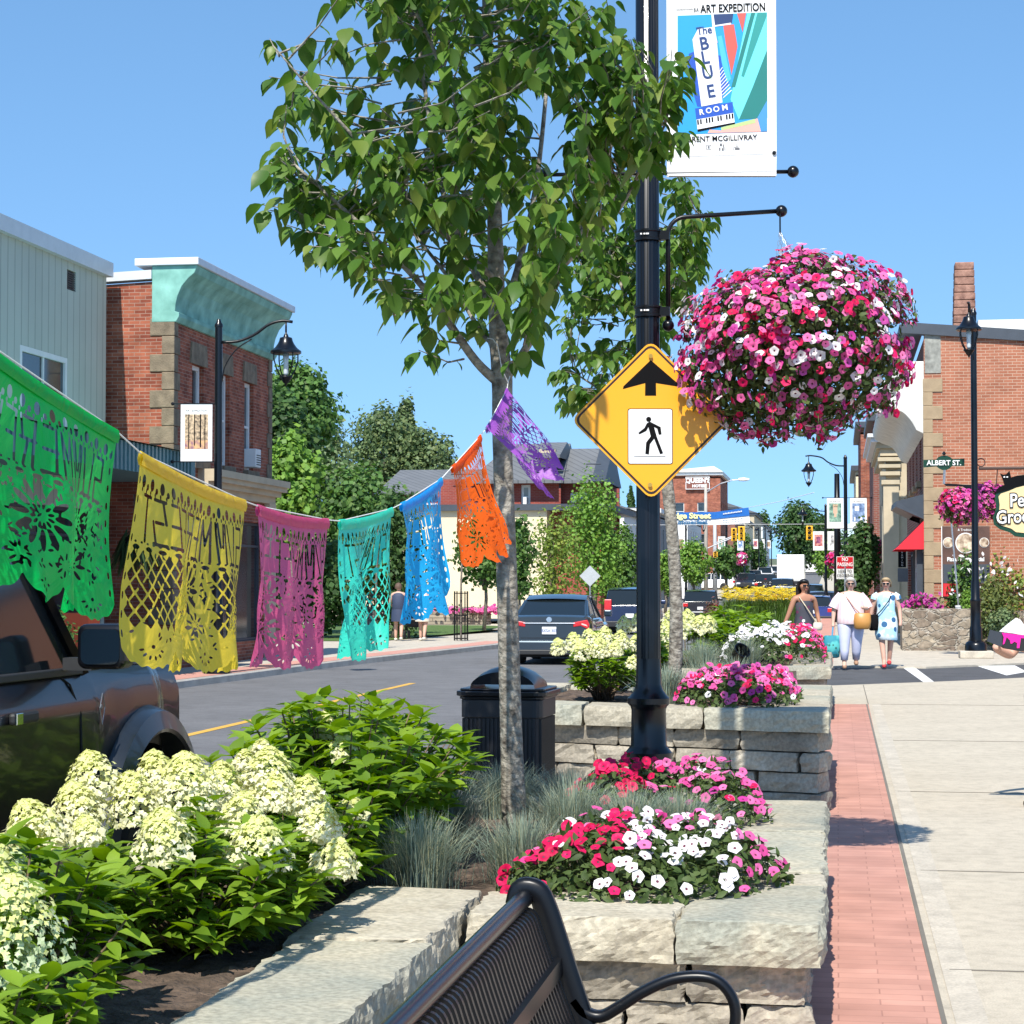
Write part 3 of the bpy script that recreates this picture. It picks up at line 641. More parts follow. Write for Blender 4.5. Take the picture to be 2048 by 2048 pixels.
basket=ball_basket('huge ball-shaped basket of pink, crimson and white petunias hanging from the black pole bracket',bc,.635,.465,2500,13000,.0285,kmain,(hang[0],hang[1],hang[2]-.11),drop=1.0,lsize=.04)
# petunia mounds in the beds
def mound(label,poly,z0,h,nb,nl,size,kf,lsize=.034,edge=.0,group='petunias in the stone planters',jit=.5):
    P0=np.array(poly,float); c=P0.mean(0); t=thing('petunia_plant',label,'flowers',(c[0],c[1],z0),group=group)
    mnx,mxx=P0.min(0),P0.max(0)
    def inside(q):
        r=np.zeros(len(q),bool); n=len(P0);j=n-1
        for i in range(n):
            xi,yi=P0[i];xj,yj=P0[j]; m_=((yi>q[:,1])!=(yj>q[:,1]))&(q[:,0]<(xj-xi)*(q[:,1]-yi)/(yj-yi+1e-9)+xi); r^=m_; j=i
        return r
    def hgt(q):
        d=np.full(len(q),9.); n=len(P0)
        for i in range(n):
            a=P0[i];b_=P0[(i+1)%n]; ab=b_-a; tt=np.clip(((q-a)@ab)/(ab@ab),0,1); d=np.minimum(d,np.linalg.norm(q-(a+tt[:,None]*ab),axis=1))
        e=np.clip(d/.28,0,1); k=np.sqrt(e*(2-e)); nn=np.array([mn.noise(Vector((a[0]*4,a[1]*4,0))) for a in q]); return h*k*(.8+.35*nn)+.01,e
    def sample(n):
        out=np.zeros((0,2))
        while len(out)<n: q=rng.uniform(mnx,mxx,(n*2,2)); out=np.vstack([out,q[inside(q)]])
        return out[:n]
    def grad(q):
        e=.02; h0=hgt(q)[0]; hx=hgt(q+[e,0])[0]; hy=hgt(q+[0,e])[0]; return np.stack([-(hx-h0)/e,-(hy-h0)/e,np.ones(len(q))],1)
    q=sample(nl); hh,e=hgt(q); p=np.stack([q[:,0]-c[0],q[:,1]-c[1],hh*np.clip(rng.normal(.72,.3,nl),.05,1.0)],1)
    leaves('foliage',p,grad(q)+rng.normal(0,.6,(nl,3)),rng.normal(0,1,(nl,3))+np.array([0,0,.5]),lsize,greenP,t)
    q=sample(nb); hh,e=hgt(q); g_=grad(q); p=np.stack([q[:,0]-c[0],q[:,1]-c[1],hh*U(.92,1.12,nb)+.012],1)
    nr=g_*np.array([.8,.8,1])+np.array([.0,-.75,.35])
    blooms('blossoms',p,nr,size,kf(q),t,jit)
    return t
def kbedA(q):
    n=len(q); x=q[:,0]; r=rng.random(n); k=np.where(x<-.80,2,np.where(x<-.38,0,1)); k=np.where((r<.14),rng.choice([0,1,2],n),k); k=np.where((q[:,1]>8.2)&(r<.45),rng.choice([1,0,1],n),k); return k
mound('low bed of crimson, white and pink petunias at the front corner of the near planter',[(-1.28,7.62),(-.95,7.42),(-.62,7.42),(-.35,7.62),(-.16,8.05),(-.28,8.3),(-.62,8.75),(-.95,8.75),(-1.2,8.4)],.42,.25,270,4200,.0285,kbedA,lsize=.045)
def kbedB(q):
    n=len(q); x=q[:,0]; return np.where(x<-.92,2,np.where(rng.random(n)<.2,rng.choice([0,3,2],n),1))
mound('crimson and pink petunias trailing over the cap stones at the foot of the black pole',[(-1.35,9.9),(-1.05,9.6),(-.75,9.9),(-.5,9.65),(-.32,10.0),(-.38,10.5),(-.75,10.95),(-1.3,10.9)],.44,.27,210,2600,.029,kbedB,lsize=.045)
def kbedC(q):
    n=len(q); return np.where(rng.random(n)<.75,1,rng.choice([0,3,2,2],n))
mound('bright pink petunias spilling along the front edge of the second planter',[(-1.2,15.1),(-.9,14.8),(-.5,14.75),(-.3,15.2),(-.3,16.6),(-.8,17.0),(-1.2,16.2)],.70,.27,420,3200,.030,kbedC,lsize=.05)
def kbedD(q):
    n=len(q); x=q[:,0]; return np.where(x<-.62,0,np.where(x<-.35,rng.choice([1,2,2,0],n),rng.choice([1,2,1],n)))
mound('white petunias shading to crimson at the crossing end of the third planter',[(-1.4,24.6),(-.5,24.75),(-.16,24.9),(-.16,28.6),(-.5,29.2),(-1.5,29.0)],.64,.42,900,3600,.033,kbedD,lsize=.06)
# ================= blue fescue tufts
fesM=leafmat('fescue_blade',[(.16,.23,.18),(.23,.30,.24),(.29,.34,.25),(.40,.38,.22)],.15,.6)
bt_v=[];bt_f=[]
for i,(y,z,w_) in enumerate(((0,0,1),(.10,.33,.9),(.26,.62,.7),(.50,.86,.4),(.75,1.0,.12))): bt_v+=[(-w_/2,y,z),(w_/2,y,z)]
for i in range(4): a=i*2; bt_f.append((a,a+1,a+3,a+2))
def tuft(x,y,z,r,n,label,width=.0028,m=fesM,name='fescue_tuft',cat='grass tuft',lean=1.0,group='fescue tufts in the stone planters'):
    t=thing(name,label,cat,(x,y,z),group=group)
    a=U(0,2*math.pi,n); rr=np.abs(rng.normal(0,.22,n))*r; spread=np.clip(rng.normal(.55,.4,n),.02,1.5)*lean
    r=r*.82
    T=np.stack([rr*np.cos(a),rr*np.sin(a),np.zeros(n)],1); L=r*U(.65,1.15,n)
    ca,sa=np.cos(a+rng.normal(0,.4,n)),np.sin(a+rng.normal(0,.4,n))
    Rm=np.zeros((n,3,3)); Rm[:,:,0]=np.stack([-sa,ca,0*ca],1); Rm[:,:,1]=np.stack([ca,sa,0*ca],1); Rm[:,:,2]=np.array([0,0,1])
    S=np.stack([np.full(n,width)*U(.8,1.4,n),L*spread*1.1,L*np.sqrt(np.clip(1.15-spread*.5,.2,1.2))],1)
    scatter('blades',bt_v,bt_f,Rm,T,S,m,parent=t); return t
FT_=[(-1.63,7.95,.40,.33,'wide blue fescue tuft left of the near trunk, beside the hydrangea'),(-1.26,8.2,.40,.31,'blue fescue tuft in front of the near trunk, beside crimson petunias'),(-1.85,9.6,.4,.36,'shaded fescue tuft under the green hydrangea, left of the litter bin'),(-1.2,9.35,.4,.36,'tan-tipped fescue tuft right behind the near trunk'),(-.92,9.15,.4,.33,'tall straw-coloured fescue tuft between the two near petunia beds'),(-.72,9.3,.4,.30,'fescue tuft behind the white petunias, right of the pole'),(-1.7,10.5,.4,.32,'fescue tuft against the near planter back wall by the bin'),(-1.35,10.4,.4,.30,'fescue tuft between the bin and the pole base'),
 (-1.3,15.75,.68,.34,'loose tan fescue tuft behind the pole on the second planter'),(-1.02,16.9,.68,.34,'fescue tuft behind the pink petunias of the second planter'),(-1.55,23.6,.6,.42,'round blue fescue tuft right of the second trunk'),(-1.1,24.6,.6,.42,'round blue fescue tuft beside the garden spotlight'),(-.9,18.0,.66,.34,'thin fescue tuft at the back right of the second planter')]
for x,y,z,r,l in FT_: tuft(x,y,z,r,int(1500 if y<12 else 800),l,width=.0028 if y<12 else .005)
# ================= hydrangeas
hyl=leafmat('hydrangea_leaf',[(.095,.18,.016),(.165,.275,.022),(.24,.37,.035),(.12,.21,.018)],.35,.45)
hyf=leafmat('hydrangea_floret',[(.72,.70,.44),(.78,.76,.56),(.66,.65,.34),(.80,.79,.64)],.3,.6)
hyt=leafmat('hydrangea_floret_tip',[(.66,.68,.26),(.72,.72,.36),(.58,.62,.20)],.3,.6)
hyg=leafmat('hydrangea_floret_green',[(.40,.50,.26),(.52,.60,.38),(.62,.68,.46)],.3,.6)
woodm=mat('shrub_wood',(.13,.09,.055),.85,var=.3,scale=20)
LT=leaf_t(.5,.14,.28,.012)
fl_v=[];fl_f=[]
for k in range(4):
    a=k*math.pi/2; c_,s_=math.cos(a),math.sin(a); b0=len(fl_v)
    for (x,y,z) in ((0,0,0),(.42,.32,.06),(0,.95,-.05),(-.42,.32,.06)): fl_v.append((x*c_-y*s_,x*s_+y*c_,z))
    fl_f.append((b0,b0+1,b0+2,b0+3))
def panicle(parent,p,axis,L,W,n,m,fs=.013):
    axis=np.array(axis,float); axis/=np.linalg.norm(axis)
    h=rng.random(n)**1.25; prof=np.sqrt(np.clip(1-h,0,1))*.9+.1*(1-h); a=U(0,2*math.pi,n)
    rr=prof*W*np.clip(rng.normal(.88,.16,n),.25,1.15)*np.minimum(1,.55+h*4)
    loc=np.stack([rr*np.cos(a),rr*np.sin(a),h*L],1); nrm=np.stack([np.cos(a),np.sin(a),.35+h*1.2],1)+rng.normal(0,.35,(n,3))
    B=basis(axis[None],np.array([[.3,.9,.1]]))[0]
    scatter('flower_head',fl_v,fl_f,basis(nrm@B.T,rng.normal(0,1,(n,3))),loc@B.T+np.array(p),fs*U(.7,1.25,n),[m,hyt],im=((h+rng.normal(0,.18,n))>.55).astype(int),parent=parent)
def hydrangea(label,x,y,z,rx,ry,h,nst,heads,leaf=.085,nfl=260,hs=(.13,.075),fm=None,seed=0,group='hydrangeas in the stone planters',lsc=1.0,fs=.013,whorls=(3,5)):
    "heads: list of (dx,dy,dz,scale) or a number"
    global rng
    keep=rng; rng=np.random.default_rng(seed+100)
    t=thing('hydrangea_bush',label,'shrub',(x,y,z),group=group)
    st=MB(); LP=[];LU=[];LF=[];LS=[]
    tips=[]
    for k in range(nst):
        a=U(0,2*math.pi); r=math.sqrt(U(0,1)); lo=U(.35,.8) if U(0,1)<.36 else 1.0; r=max(r,.75) if lo<1 else r; tip=Vector((rx*r*math.cos(a),ry*r*math.sin(a),h*(.98-.42*r*r)*U(.85,1.05)*lo))
        tips.append(tip)
    for i,tip in enumerate(tips):
        b0=Vector((tip.x*.15+U(-.04,.04),tip.y*.15+U(-.04,.04),0)); mid=Vector((tip.x*.6,tip.y*.6,tip.z*.45)); pts=[b0,b0.lerp(mid,.5)+Vector((0,0,.03)),mid,mid.lerp(tip,.55),tip]
        st.tube(pts,[.007,.006,.005,.004,.003],5)
        nw=int(U(*whorls)); 
        for w_ in range(nw):
            f=1-w_*.17; q=mid.lerp(tip,max(0,f)) if f>.2 else b0.lerp(mid,.7); dd=(tip-mid).normalized(); a0=U(0,6.28)
            ln=4 if w_==0 else 3
            for j in range(ln):
                a=a0+j*2*math.pi/ln+U(-.35,.35); el=U(.2,.9) if w_==0 else U(-.25,.5)
                fw=np.array([math.cos(a)*math.cos(el)+dd.x*.3,math.sin(a)*math.cos(el)+dd.y*.3,math.sin(el)])
                LP.append(q);LF.append(fw);LU.append(np.array([-fw[0]*fw[2],-fw[1]*fw[2],1.1-fw[2]**2])+rng.normal(0,.18,3)); LS.append(leaf*U(.7,1.25)*(1 if w_<3 else .85))
    st.build('stems',woodm,t,smooth=True)
    LP=np.array(LP);LF=np.array(LF);LU=np.array(LU)
    # frame: y=leaf direction
    yv=LF/np.linalg.norm(LF,axis=1,keepdims=True); xv=np.cross(yv,LU); xv/=np.linalg.norm(xv,axis=1,keepdims=True); zv=np.cross(xv,yv)
    scatter('foliage',LT[0],LT[1],np.stack([xv,yv,zv],2),LP,np.array(LS),hyl,parent=t,smooth=True)
    if isinstance(heads,int): heads=[(tp.x*1.02,tp.y*1.02,tp.z*.97,1) for tp in sorted(tips,key=lambda q:-q.z)[:heads]]
    for (dx,dy,dz,s_) in heads:
        ax=(dx*.45,dy*.45-.12,.8); panicle(t,(dx,dy,dz-.075*s_),ax,hs[0]*s_,hs[1]*s_,int(nfl*s_),fm or hyf,fs)
    rng=keep; return t
# head positions surveyed from the photo, at the bush's own distance
def hp(L,D,o): 
    out=[]
    for (u,v,s_,dd) in L: p=PD(u,v,D+dd); out.append((p[0]-o[0],p[1]-o[1],p[2]-o[2],s_))
    return out
Q=lambda x,y:(x/2.415,1350+y/2.415)
H1=[(*Q(470,450),1.25,.1),(*Q(390,590),1.15,0),(*Q(190,680),1.35,-.3),(*Q(240,750),.9,-.3),(*Q(660,560),1.35,.1),(*Q(760,440),1.1,.4),(*Q(910,490),1.7,.2),(*Q(1070,500),1.2,.4),(*Q(800,720),1.25,-.3),(*Q(1290,440),1.35,.5),(*Q(1310,540),1.1,.45),(*Q(1170,640),1.1,.1),(*Q(1240,770),1.35,-.1),(*Q(1460,560),1.15,.5),(*Q(1540,690),1.0,.3),(*Q(1610,850),.95,.1),(*Q(1180,400),.6,.7),(*Q(1260,340),.5,.8),(*Q(430,720),.7,-.4)]
o1=(-2.10,6.55,.4)
hydrangea('hydrangea bush thick with large cream panicles behind the low planter wall',*o1,.44,.62,.45,120,hp(H1,6.72,o1),leaf=.10,nfl=480,hs=(.125,.092),seed=1,fs=.0125,whorls=(4,7))
hydrangea('leafy part-shaded hydrangea between the two bloom-laden ones',-2.45,5.75,.4,.28,.5,.44,50,[],leaf=.10,seed=31,whorls=(4,7))
o2=(-2.18,5.15,.4)
hydrangea('hydrangea at the near left corner with big pale green flower head',*o2,.36,.5,.50,46,hp([(*Q(70,1090),2.0,-.2),(*Q(-20,900),1.3,.0),(*Q(130,1330),.5,-.1),(*Q(20,830),.8,.4)],5.2,o2),leaf=.10,nfl=340,hs=(.12,.075),seed=2,fm=hyg,fs=.011,whorls=(4,6))
hydrangea('leafy hydrangea without blooms at the bottom left corner',-1.98,4.55,.4,.28,.4,.30,26,[],leaf=.09,seed=3,whorls=(4,6))
hydrangea('small leafy hydrangea filling the gap before the fescue tufts',-2.02,7.55,.4,.34,.42,.46,70,[],leaf=.095,seed=33,whorls=(4,7))
o3=(-2.14,8.75,.4)
hydrangea('mostly green hydrangea in the middle of the near planter, left of the litter bin',*o3,.56,1.15,.70,230,hp([(*Q(1570,220),.9,.1),(*Q(1660,320),.85,-.2),(*Q(1820,270),.75,.3),(*Q(1700,610),.9,-.7),(*Q(1180,390),.6,.0)],8.7,o3),leaf=.105,nfl=300,hs=(.12,.085),seed=4,whorls=(4,7))
o4=(-1.86,16.4,.68)
hydrangea('round hydrangea with pale yellow panicles at the left end of the second planter',*o4,.27,.42,.52,80,hp([(1120,1285,1.0,-.2),(1150,1275,1.1,0),(1180,1270,1.2,.1),(1210,1265,1.2,.1),(1240,1272,1.1,.1),(1165,1290,1.2,-.3),(1200,1285,1.2,-.3),(1270,1280,1.0,.2),(1265,1318,.8,-.2),(1230,1290,.9,-.3)],16.2,o4),leaf=.085,nfl=200,hs=(.12,.08),seed=5,fs=.016)
o5=(-1.75,18.3,.60)
hydrangea('leafy hydrangea behind the round one, below the sedan',*o5,.32,.3,.55,50,hp([(1250,1245,1,0),(1275,1240,1.0,0)],18,o5),leaf=.11,nfl=160,hs=(.14,.09),seed=6,fs=.018)
o6=(-1.85,25.6,.6)
hydrangea('cream hydrangea left of the second trunk on the third planter',*o6,.6,.9,.62,60,hp([(1345,1235,1.4,0),(1375,1235,1.4,0),(1400,1245,1.3,0),(1360,1250,1.4,-.5),(1415,1245,1.2,0),(1335,1255,1.3,-.5),(1345,1290,1.2,-1)],25,o6),leaf=.13,nfl=130,hs=(.16,.11),seed=7,fs=.026)
hydrangea('dense green hydrangea in the middle of the third planter',-1.30,27.2,.6,.55,1.2,.72,110,[],leaf=.14,seed=8)
# ================= park bench (faces the pavement)
bench=thing('park_bench','black metal park bench with ribbon slats, back turned to the low planter','bench',(-.735,4.93,0))
y0b,y1b=-2.35,0.0     # local y along the bench; local x towards pavement
def crv(pts,n=24):
    pts=[np.array(p,float) for p in pts]; out=[]
    P=[2*pts[0]-pts[1]]+pts+[2*pts[-1]-pts[-2]]
    m_=len(pts)-1
    for i in range(n+1):
        s_=i/n*m_; k=min(int(s_),m_-1); t=s_-k; a,b_,c,d=P[k:k+4]
        out.append(.5*((2*b_)+(-a+c)*t+(2*a-5*b_+4*c-d)*t*t+(-a+3*b_-3*c+d)*t**3))
    return out
# side profile (x,z) of the slats
prof=[(-.03,.835),(-.012,.845),(.015,.835),(.035,.78),(.09,.62),(.15,.47),(.19,.41),(.26,.405),(.40,.425),(.50,.43),(.545,.41),(.55,.37)]
pc=crv([(a,0,b_) for a,b_ in prof],44)
sl=57
for k in range(sl):
    y=y0b+.05+(y1b-y0b-.1)*k/(sl-1)
    m_=MB(); P=[]
    for i,p in enumerate(pc):
        q0=pc[max(i-1,0)];q1=pc[min(i+1,len(pc)-1)]; d=q1-q0; nrm_=np.array([-d[2],0,d[0]]); nrm_/=np.linalg.norm(nrm_)
        hw=.0072
        a=p+nrm_*.004; b_=p-nrm_*.004
        P.append([(a[0],y-hw,a[2]),(a[0],y+hw,a[2]),(b_[0],y+hw,b_[2]),(b_[0],y-hw,b_[2])])
    m_.grid(P,wrap=True); m_.build('slat',blk2,bench)
r_=MB(); r_.tube([(-.02,y0b,.862),(-.02,y1b,.862)],.0225,20); r_.build('top_rail',blk,bench,smooth=True,auto=50)
for (x,z) in ((.062,.70),(.125,.52),(.30,.385),(.50,.405)):
    r_=MB(); r_.box(x-.012,x+.012,y0b,y1b,z-.026 if z>.4 and x<.2 else z-.018,z+.02 if x<.2 else z-.006); r_.build('cross_bar',blk2,bench)
def endframe(y):
    f=MB(); hw=.021
    def band(pts,th,n=30,taper=None):
        c=crv([(a,0,b_) for a,b_ in pts],n); P=[]
        for i,p in enumerate(c):
            q0=c[max(i-1,0)];q1=c[min(i+1,len(c)-1)]; d=q1-q0; nn=np.array([-d[2],0,d[0]]); nn/=np.linalg.norm(nn); t=th if not taper else th*np.interp(i/n,[0,.5,1],taper)
            ring=[]
            for (e,g_) in ((-1,-.6),(-.6,-1),(.6,-1),(1,-.6),(1,.6),(.6,1),(-.6,1),(-1,.6)): ring.append((p[0]+nn[0]*t*g_,y+hw*e,p[2]+nn[2]*t*g_))
            P.append(ring)
        f.grid(P,wrap=True); f.add(P[0],[tuple(range(8))]); f.add(P[-1],[tuple(range(7,-1,-1))])
    band([(-.045,.845),(-.03,.885),(.01,.88),(.03,.84),(.055,.76),(.085,.66),(.125,.54),(.165,.44),(.20,.36),(.17,.22),(.08,.06),(.05,.015)],.026,50,[.85,1.25,.8])
    band([(.10,.615),(.125,.585),(.165,.575),(.21,.60),(.27,.64),(.34,.672),(.41,.68),(.455,.665),(.485,.62),(.485,.56),(.455,.515),(.43,.49),(.44,.44),(.47,.40)],.0135,60,[1.1,.9,1.1])
    band([(.43,.492),(.35,.49),(.26,.47),(.20,.43),(.17,.40)],.013,24)
    band([(.20,.37),(.35,.375),(.48,.38),(.50,.28),(.50,.12),(.53,.015)],.016,30)
    f.build('end_frame',blk2,bench,smooth=True,auto=60)
for y in (y0b-.02,y1b+.02): endframe(y)
bench.scale=(1,1,.975)
# ================= litter bin
bin_=thing('litter_bin','black ribbed litter bin with domed lid standing between two stone planters','litter bin',(-1.98,12.35,0),rz=R(-3))
bm_=mat('bin_black',(.013,.014,.017),.45,var=.2,scale=6)
b=MB(); b.prism(rrect(-.235,.235,-.235,.235,.05),(0,0,.02),(1,0,0),(0,1,0),(0,0,.9)); b.build('body',bm_,bin_)
b=MB()
for k in range(17):
    a=-.205+.41*k/16
    for sx_ in (-1,1): b.box(a-.006,a+.006,sx_*.235-.009,sx_*.235+.009,.06,.80); b.box(sx_*.235-.009,sx_*.235+.009,a-.006,a+.006,.06,.80)
b.build('ribs',bm_,bin_)
b=MB(); b.prism(rrect(-.25,.25,-.25,.25,.055),(0,0,.805),(1,0,0),(0,1,0),(0,0,.11)); b.build('collar',bm_,bin_,bevel=.006)
b=MB(); 
for r,z0_,z1_ in ((.262,.915,.935),(.278,.935,.965),(.26,.965,.98)): b.prism(rrect(-r,r,-r,r,.07),(0,0,z0_),(1,0,0),(0,1,0),(0,0,z1_-z0_))
b.build('rim',blk,bin_,bevel=.006)
b=MB(); P=[]
for i in range(13):
    t=i/12*math.pi; x=-.20*math.cos(t); P.append([(x,yy_*.20,.975+.135*math.sin(t)*(1-.25*abs(yy_)**3)) for yy_ in np.linspace(-1,1,7)])
b.grid(P); b.build('lid',blk,bin_,smooth=True)
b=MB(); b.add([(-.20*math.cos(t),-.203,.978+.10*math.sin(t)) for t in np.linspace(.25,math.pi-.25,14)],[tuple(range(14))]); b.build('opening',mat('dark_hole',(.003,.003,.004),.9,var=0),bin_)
b=MB(); b.add([(.07,-.19,1.065),(.18,-.17,1.015),(.165,-.06,1.04),(.06,-.07,1.085)],[(0,1,2,3)]); b.build('sticker',mat('sticker_blue',(.12,.2,.55),.5),bin_)
b=MB(); b.add([(.10,-.178,1.062),(.14,-.172,1.045),(.13,-.13,1.057),(.09,-.135,1.07)],[(0,1,2,3)]); b.build('sticker_mark',whtm,bin_)
# ================= bunting of cut paper
def seg(x0,y0,x1,y1,w): return ('s',x0,y0,x1,y1,w)
def ell(cx,cy,a,b_,ang=0): return ('e',cx,cy,a,b_,ang)
def holes(kind,A):
    H=[]; W=A
    L={'S':[(1,0,0,0),(0,0,0,.5),(0,.5,1,.5),(1,.5,1,1),(1,1,0,1)],'U':[(0,0,0,1),(0,1,1,1),(1,1,1,0)],'M':[(0,1,0,0),(0,0,.5,.6),(.5,.6,1,0),(1,0,1,1)],'E':[(1,0,0,0),(0,0,0,1),(0,.5,.8,.5),(0,1,1,1)],'R':[(0,1,0,0),(0,0,1,0),(1,0,1,.45),(1,.45,0,.45),(.3,.45,1,1)],'F':[(1,0,0,0),(0,0,0,1),(0,.5,.8,.5)],'T':[(0,0,1,0),(.5,0,.5,1)]}
    word='SUMMERFEST'; n=len(word); w=W*.90/n
    for i,ch in enumerate(word):
        x0=W-.05*W-(i+1)*w+w*.22; 
        for (a,b_,c,d) in L[ch]: jx=.012*math.sin(i*2.1); H.append(seg(x0+(1-a)*w*.62+jx,.175+b_*.215,x0+(1-c)*w*.62-jx,.175+d*.215,.0085))
    for k in range(int(W/.10)):
        x=.07+k*.10; H.append(ell(x,.115,.020,.030,0)); H.append(ell(x+.05,.135,.012,.016,0)); 
        H.append(ell(x,.425,.026,.012,0)); 
    def rosette(cx,cy,r,n=9,inner=True):
        for k in range(n):
            a=2*math.pi*k/n; H.append(ell(cx+r*.68*math.cos(a),cy+r*.68*math.sin(a),r*.30,r*.10,a))
            if inner: H.append(ell(cx+r*.28*math.cos(a+.3),cy+r*.28*math.sin(a+.3),r*.10,r*.045,a+.3))
    if kind=='lattice':
        for i in range(int(W/.062)+1):
            for j in range(8):
                x=.06+i*.062+(j%2)*.031; y=.47+j*.043
                if abs(x-W/2)<W*.17 or x>W-.05 : continue
                H.append(('d',x,y,.024,.036))
        r2=np.random.default_rng(5)
        for k in range(60): H.append(ell(r2.uniform(W*.3,W*.7),r2.uniform(.46,.84),.016,.006,r2.uniform(0,3.1)))
        rosette(W/2,.56,.14,11); rosette(W/2-.1,.74,.07); rosette(W/2+.1,.74,.07)
    else:
        rosette(W/2,.60,.17,12); rosette(W*.22,.54,.11); rosette(W*.78,.54,.11); rosette(W*.2,.74,.10); rosette(W*.8,.74,.10); rosette(W*.40,.80,.06,8,False); rosette(W*.60,.80,.06,8,False)
        r2=np.random.default_rng(3)
        for k in range(80): H.append(ell(r2.uniform(.05,W-.05),r2.uniform(.45,.84),.017,.006,r2.uniform(0,3.1)))
    n=5 if kind!='lattice' else 4
    for k in range(n):
        cx=W*(k+.5)/n; 
        for j in range(6):
            a=math.pi*(j+.5)/6; H.append(ell(cx+.055*math.cos(a),.895+.05*math.sin(a),.013,.006,a))
        H.append(ell(cx,.89,.010,.010))
    for k in range(9): H.append(ell(.022,.12+k*.09,.007,.02)); H.append(ell(W-.022,.12+k*.09,.007,.02))
    r2=np.random.default_rng(9)
    for k in range(170):
        x,y=r2.uniform(.04,W-.04),r2.uniform(.45,.87); H.append(ell(x,y,r2.uniform(.009,.018),r2.uniform(.004,.007),r2.uniform(0,3.1)))
    for k in range(26): H.append(('d',.06+k*(W-.12)/25,.155,.008,.016)); H.append(ell(.06+k*(W-.12)/25,.40,.010,.006)); H.append(ell(.08+k*(W-.16)/25,.445,.004,.012))
    return H,n
def flagmesh(name,m,parent,TL,TR,BL,BR,kind,rip=(.03,2.2,.3),tw=0,seed=0):
    W=1.35; nx,ny=220,165
    X,Y=np.meshgrid(np.linspace(0,W,nx),np.linspace(0,1,ny)); H,nl=holes(kind,W)
    f=np.full(X.shape,1.0)
    r2=np.random.default_rng(seed)
    for h in H:
        if h[0]=='e':
            _,cx,cy,a,b_,g_=h; dx=X-cx;dy=Y-cy; p=dx*math.cos(g_)+dy*math.sin(g_); q_=-dx*math.sin(g_)+dy*math.cos(g_); d=(np.sqrt((p/a)**2+(q_/b_)**2)-1)*min(a,b_)
        elif h[0]=='d': _,cx,cy,a,b_=h; d=(np.abs(X-cx)/a+np.abs(Y-cy)/b_-1)*.02
        else:
            _,x0,y0,x1,y1,w_=h; L2=(x1-x0)**2+(y1-y0)**2+1e-9; t=np.clip(((X-x0)*(x1-x0)+(Y-y0)*(y1-y0))/L2,0,1); d=np.hypot(X-x0-t*(x1-x0),Y-y0-t*(y1-y0))-w_
        f=np.minimum(f,d)
    ph=(X/W*nl)%1; edge=.875+.115*np.sqrt(np.clip(1-(2*ph-1)**2,0,1))+.006*np.cos(X*110); f=np.minimum(f,edge-Y)
    f[0,:]=np.maximum(f[0,:],.01); f[:, [0,-1]]=np.where(Y[:, [0,-1]]<.86,.01,-.01)
    V=[];idx={};F3=[]
    def vert(key,x,y):
        if key not in idx: idx[key]=len(V); V.append((x,y))
        return idx[key]
    for j in range(ny-1):
        for i in range(nx-1):
            c=[(i,j),(i+1,j),(i+1,j+1),(i,j+1)]; vals=[f[b_,a] for a,b_ in c]
            if max(vals)<=0: continue
            poly=[]
            for k in range(4):
                (a,b_),(a2,b2)=c[k],c[(k+1)%4]; v0,v1=vals[k],vals[(k+1)%4]
                if v0>0: poly.append(vert((a,b_),X[b_,a],Y[b_,a]))
                if (v0>0)!=(v1>0):
                    t=v0/(v0-v1); key=tuple(sorted([(a,b_),(a2,b2)])); poly.append(vert(key,X[b_,a]*(1-t)+X[b2,a2]*t,Y[b_,a]*(1-t)+Y[b2,a2]*t))
            if len(poly)>=3: F3.append(tuple(poly))
    V=np.array(V); s=V[:,0]/W; t=V[:,1]
    TL,TR,BL,BR=[np.array(p) for p in (TL,TR,BL,BR)]
    top=TL[None]*(1-s)[:,None]+TR[None]*s[:,None]; bot=BL[None]*(1-s)[:,None]+BR[None]*s[:,None]
    sag=-.012*np.sin(math.pi*s)
    P=top*(1-t)[:,None]+bot*t[:,None]
    d=(TR-TL)/np.linalg.norm(TR-TL); nn=np.cross(d,np.array([0,0,1])); nn/=np.linalg.norm(nn)
    k=rip[0]*np.sin(2*math.pi*(rip[1]*s+rip[2]+.25*t))*np.clip(t*1.6,0,1)+.35*rip[0]*np.sin(2*math.pi*(rip[1]*2.3*s-.4*t+seed))*t
    curl=.05*np.clip(t-.8,0,1)*np.sin(s*nl*2*math.pi+seed)
    P=P+nn[None]*(k+curl*1.5)[:,None]; P[:,2]+=sag
    me=bpy.data.meshes.new(name); me.from_pydata([tuple(p) for p in P],[],F3); me.materials.append(m)
    me.polygons.foreach_set('use_smooth',[True]*len(F3)); me.update(); o=link(name,me,parent)
    return o
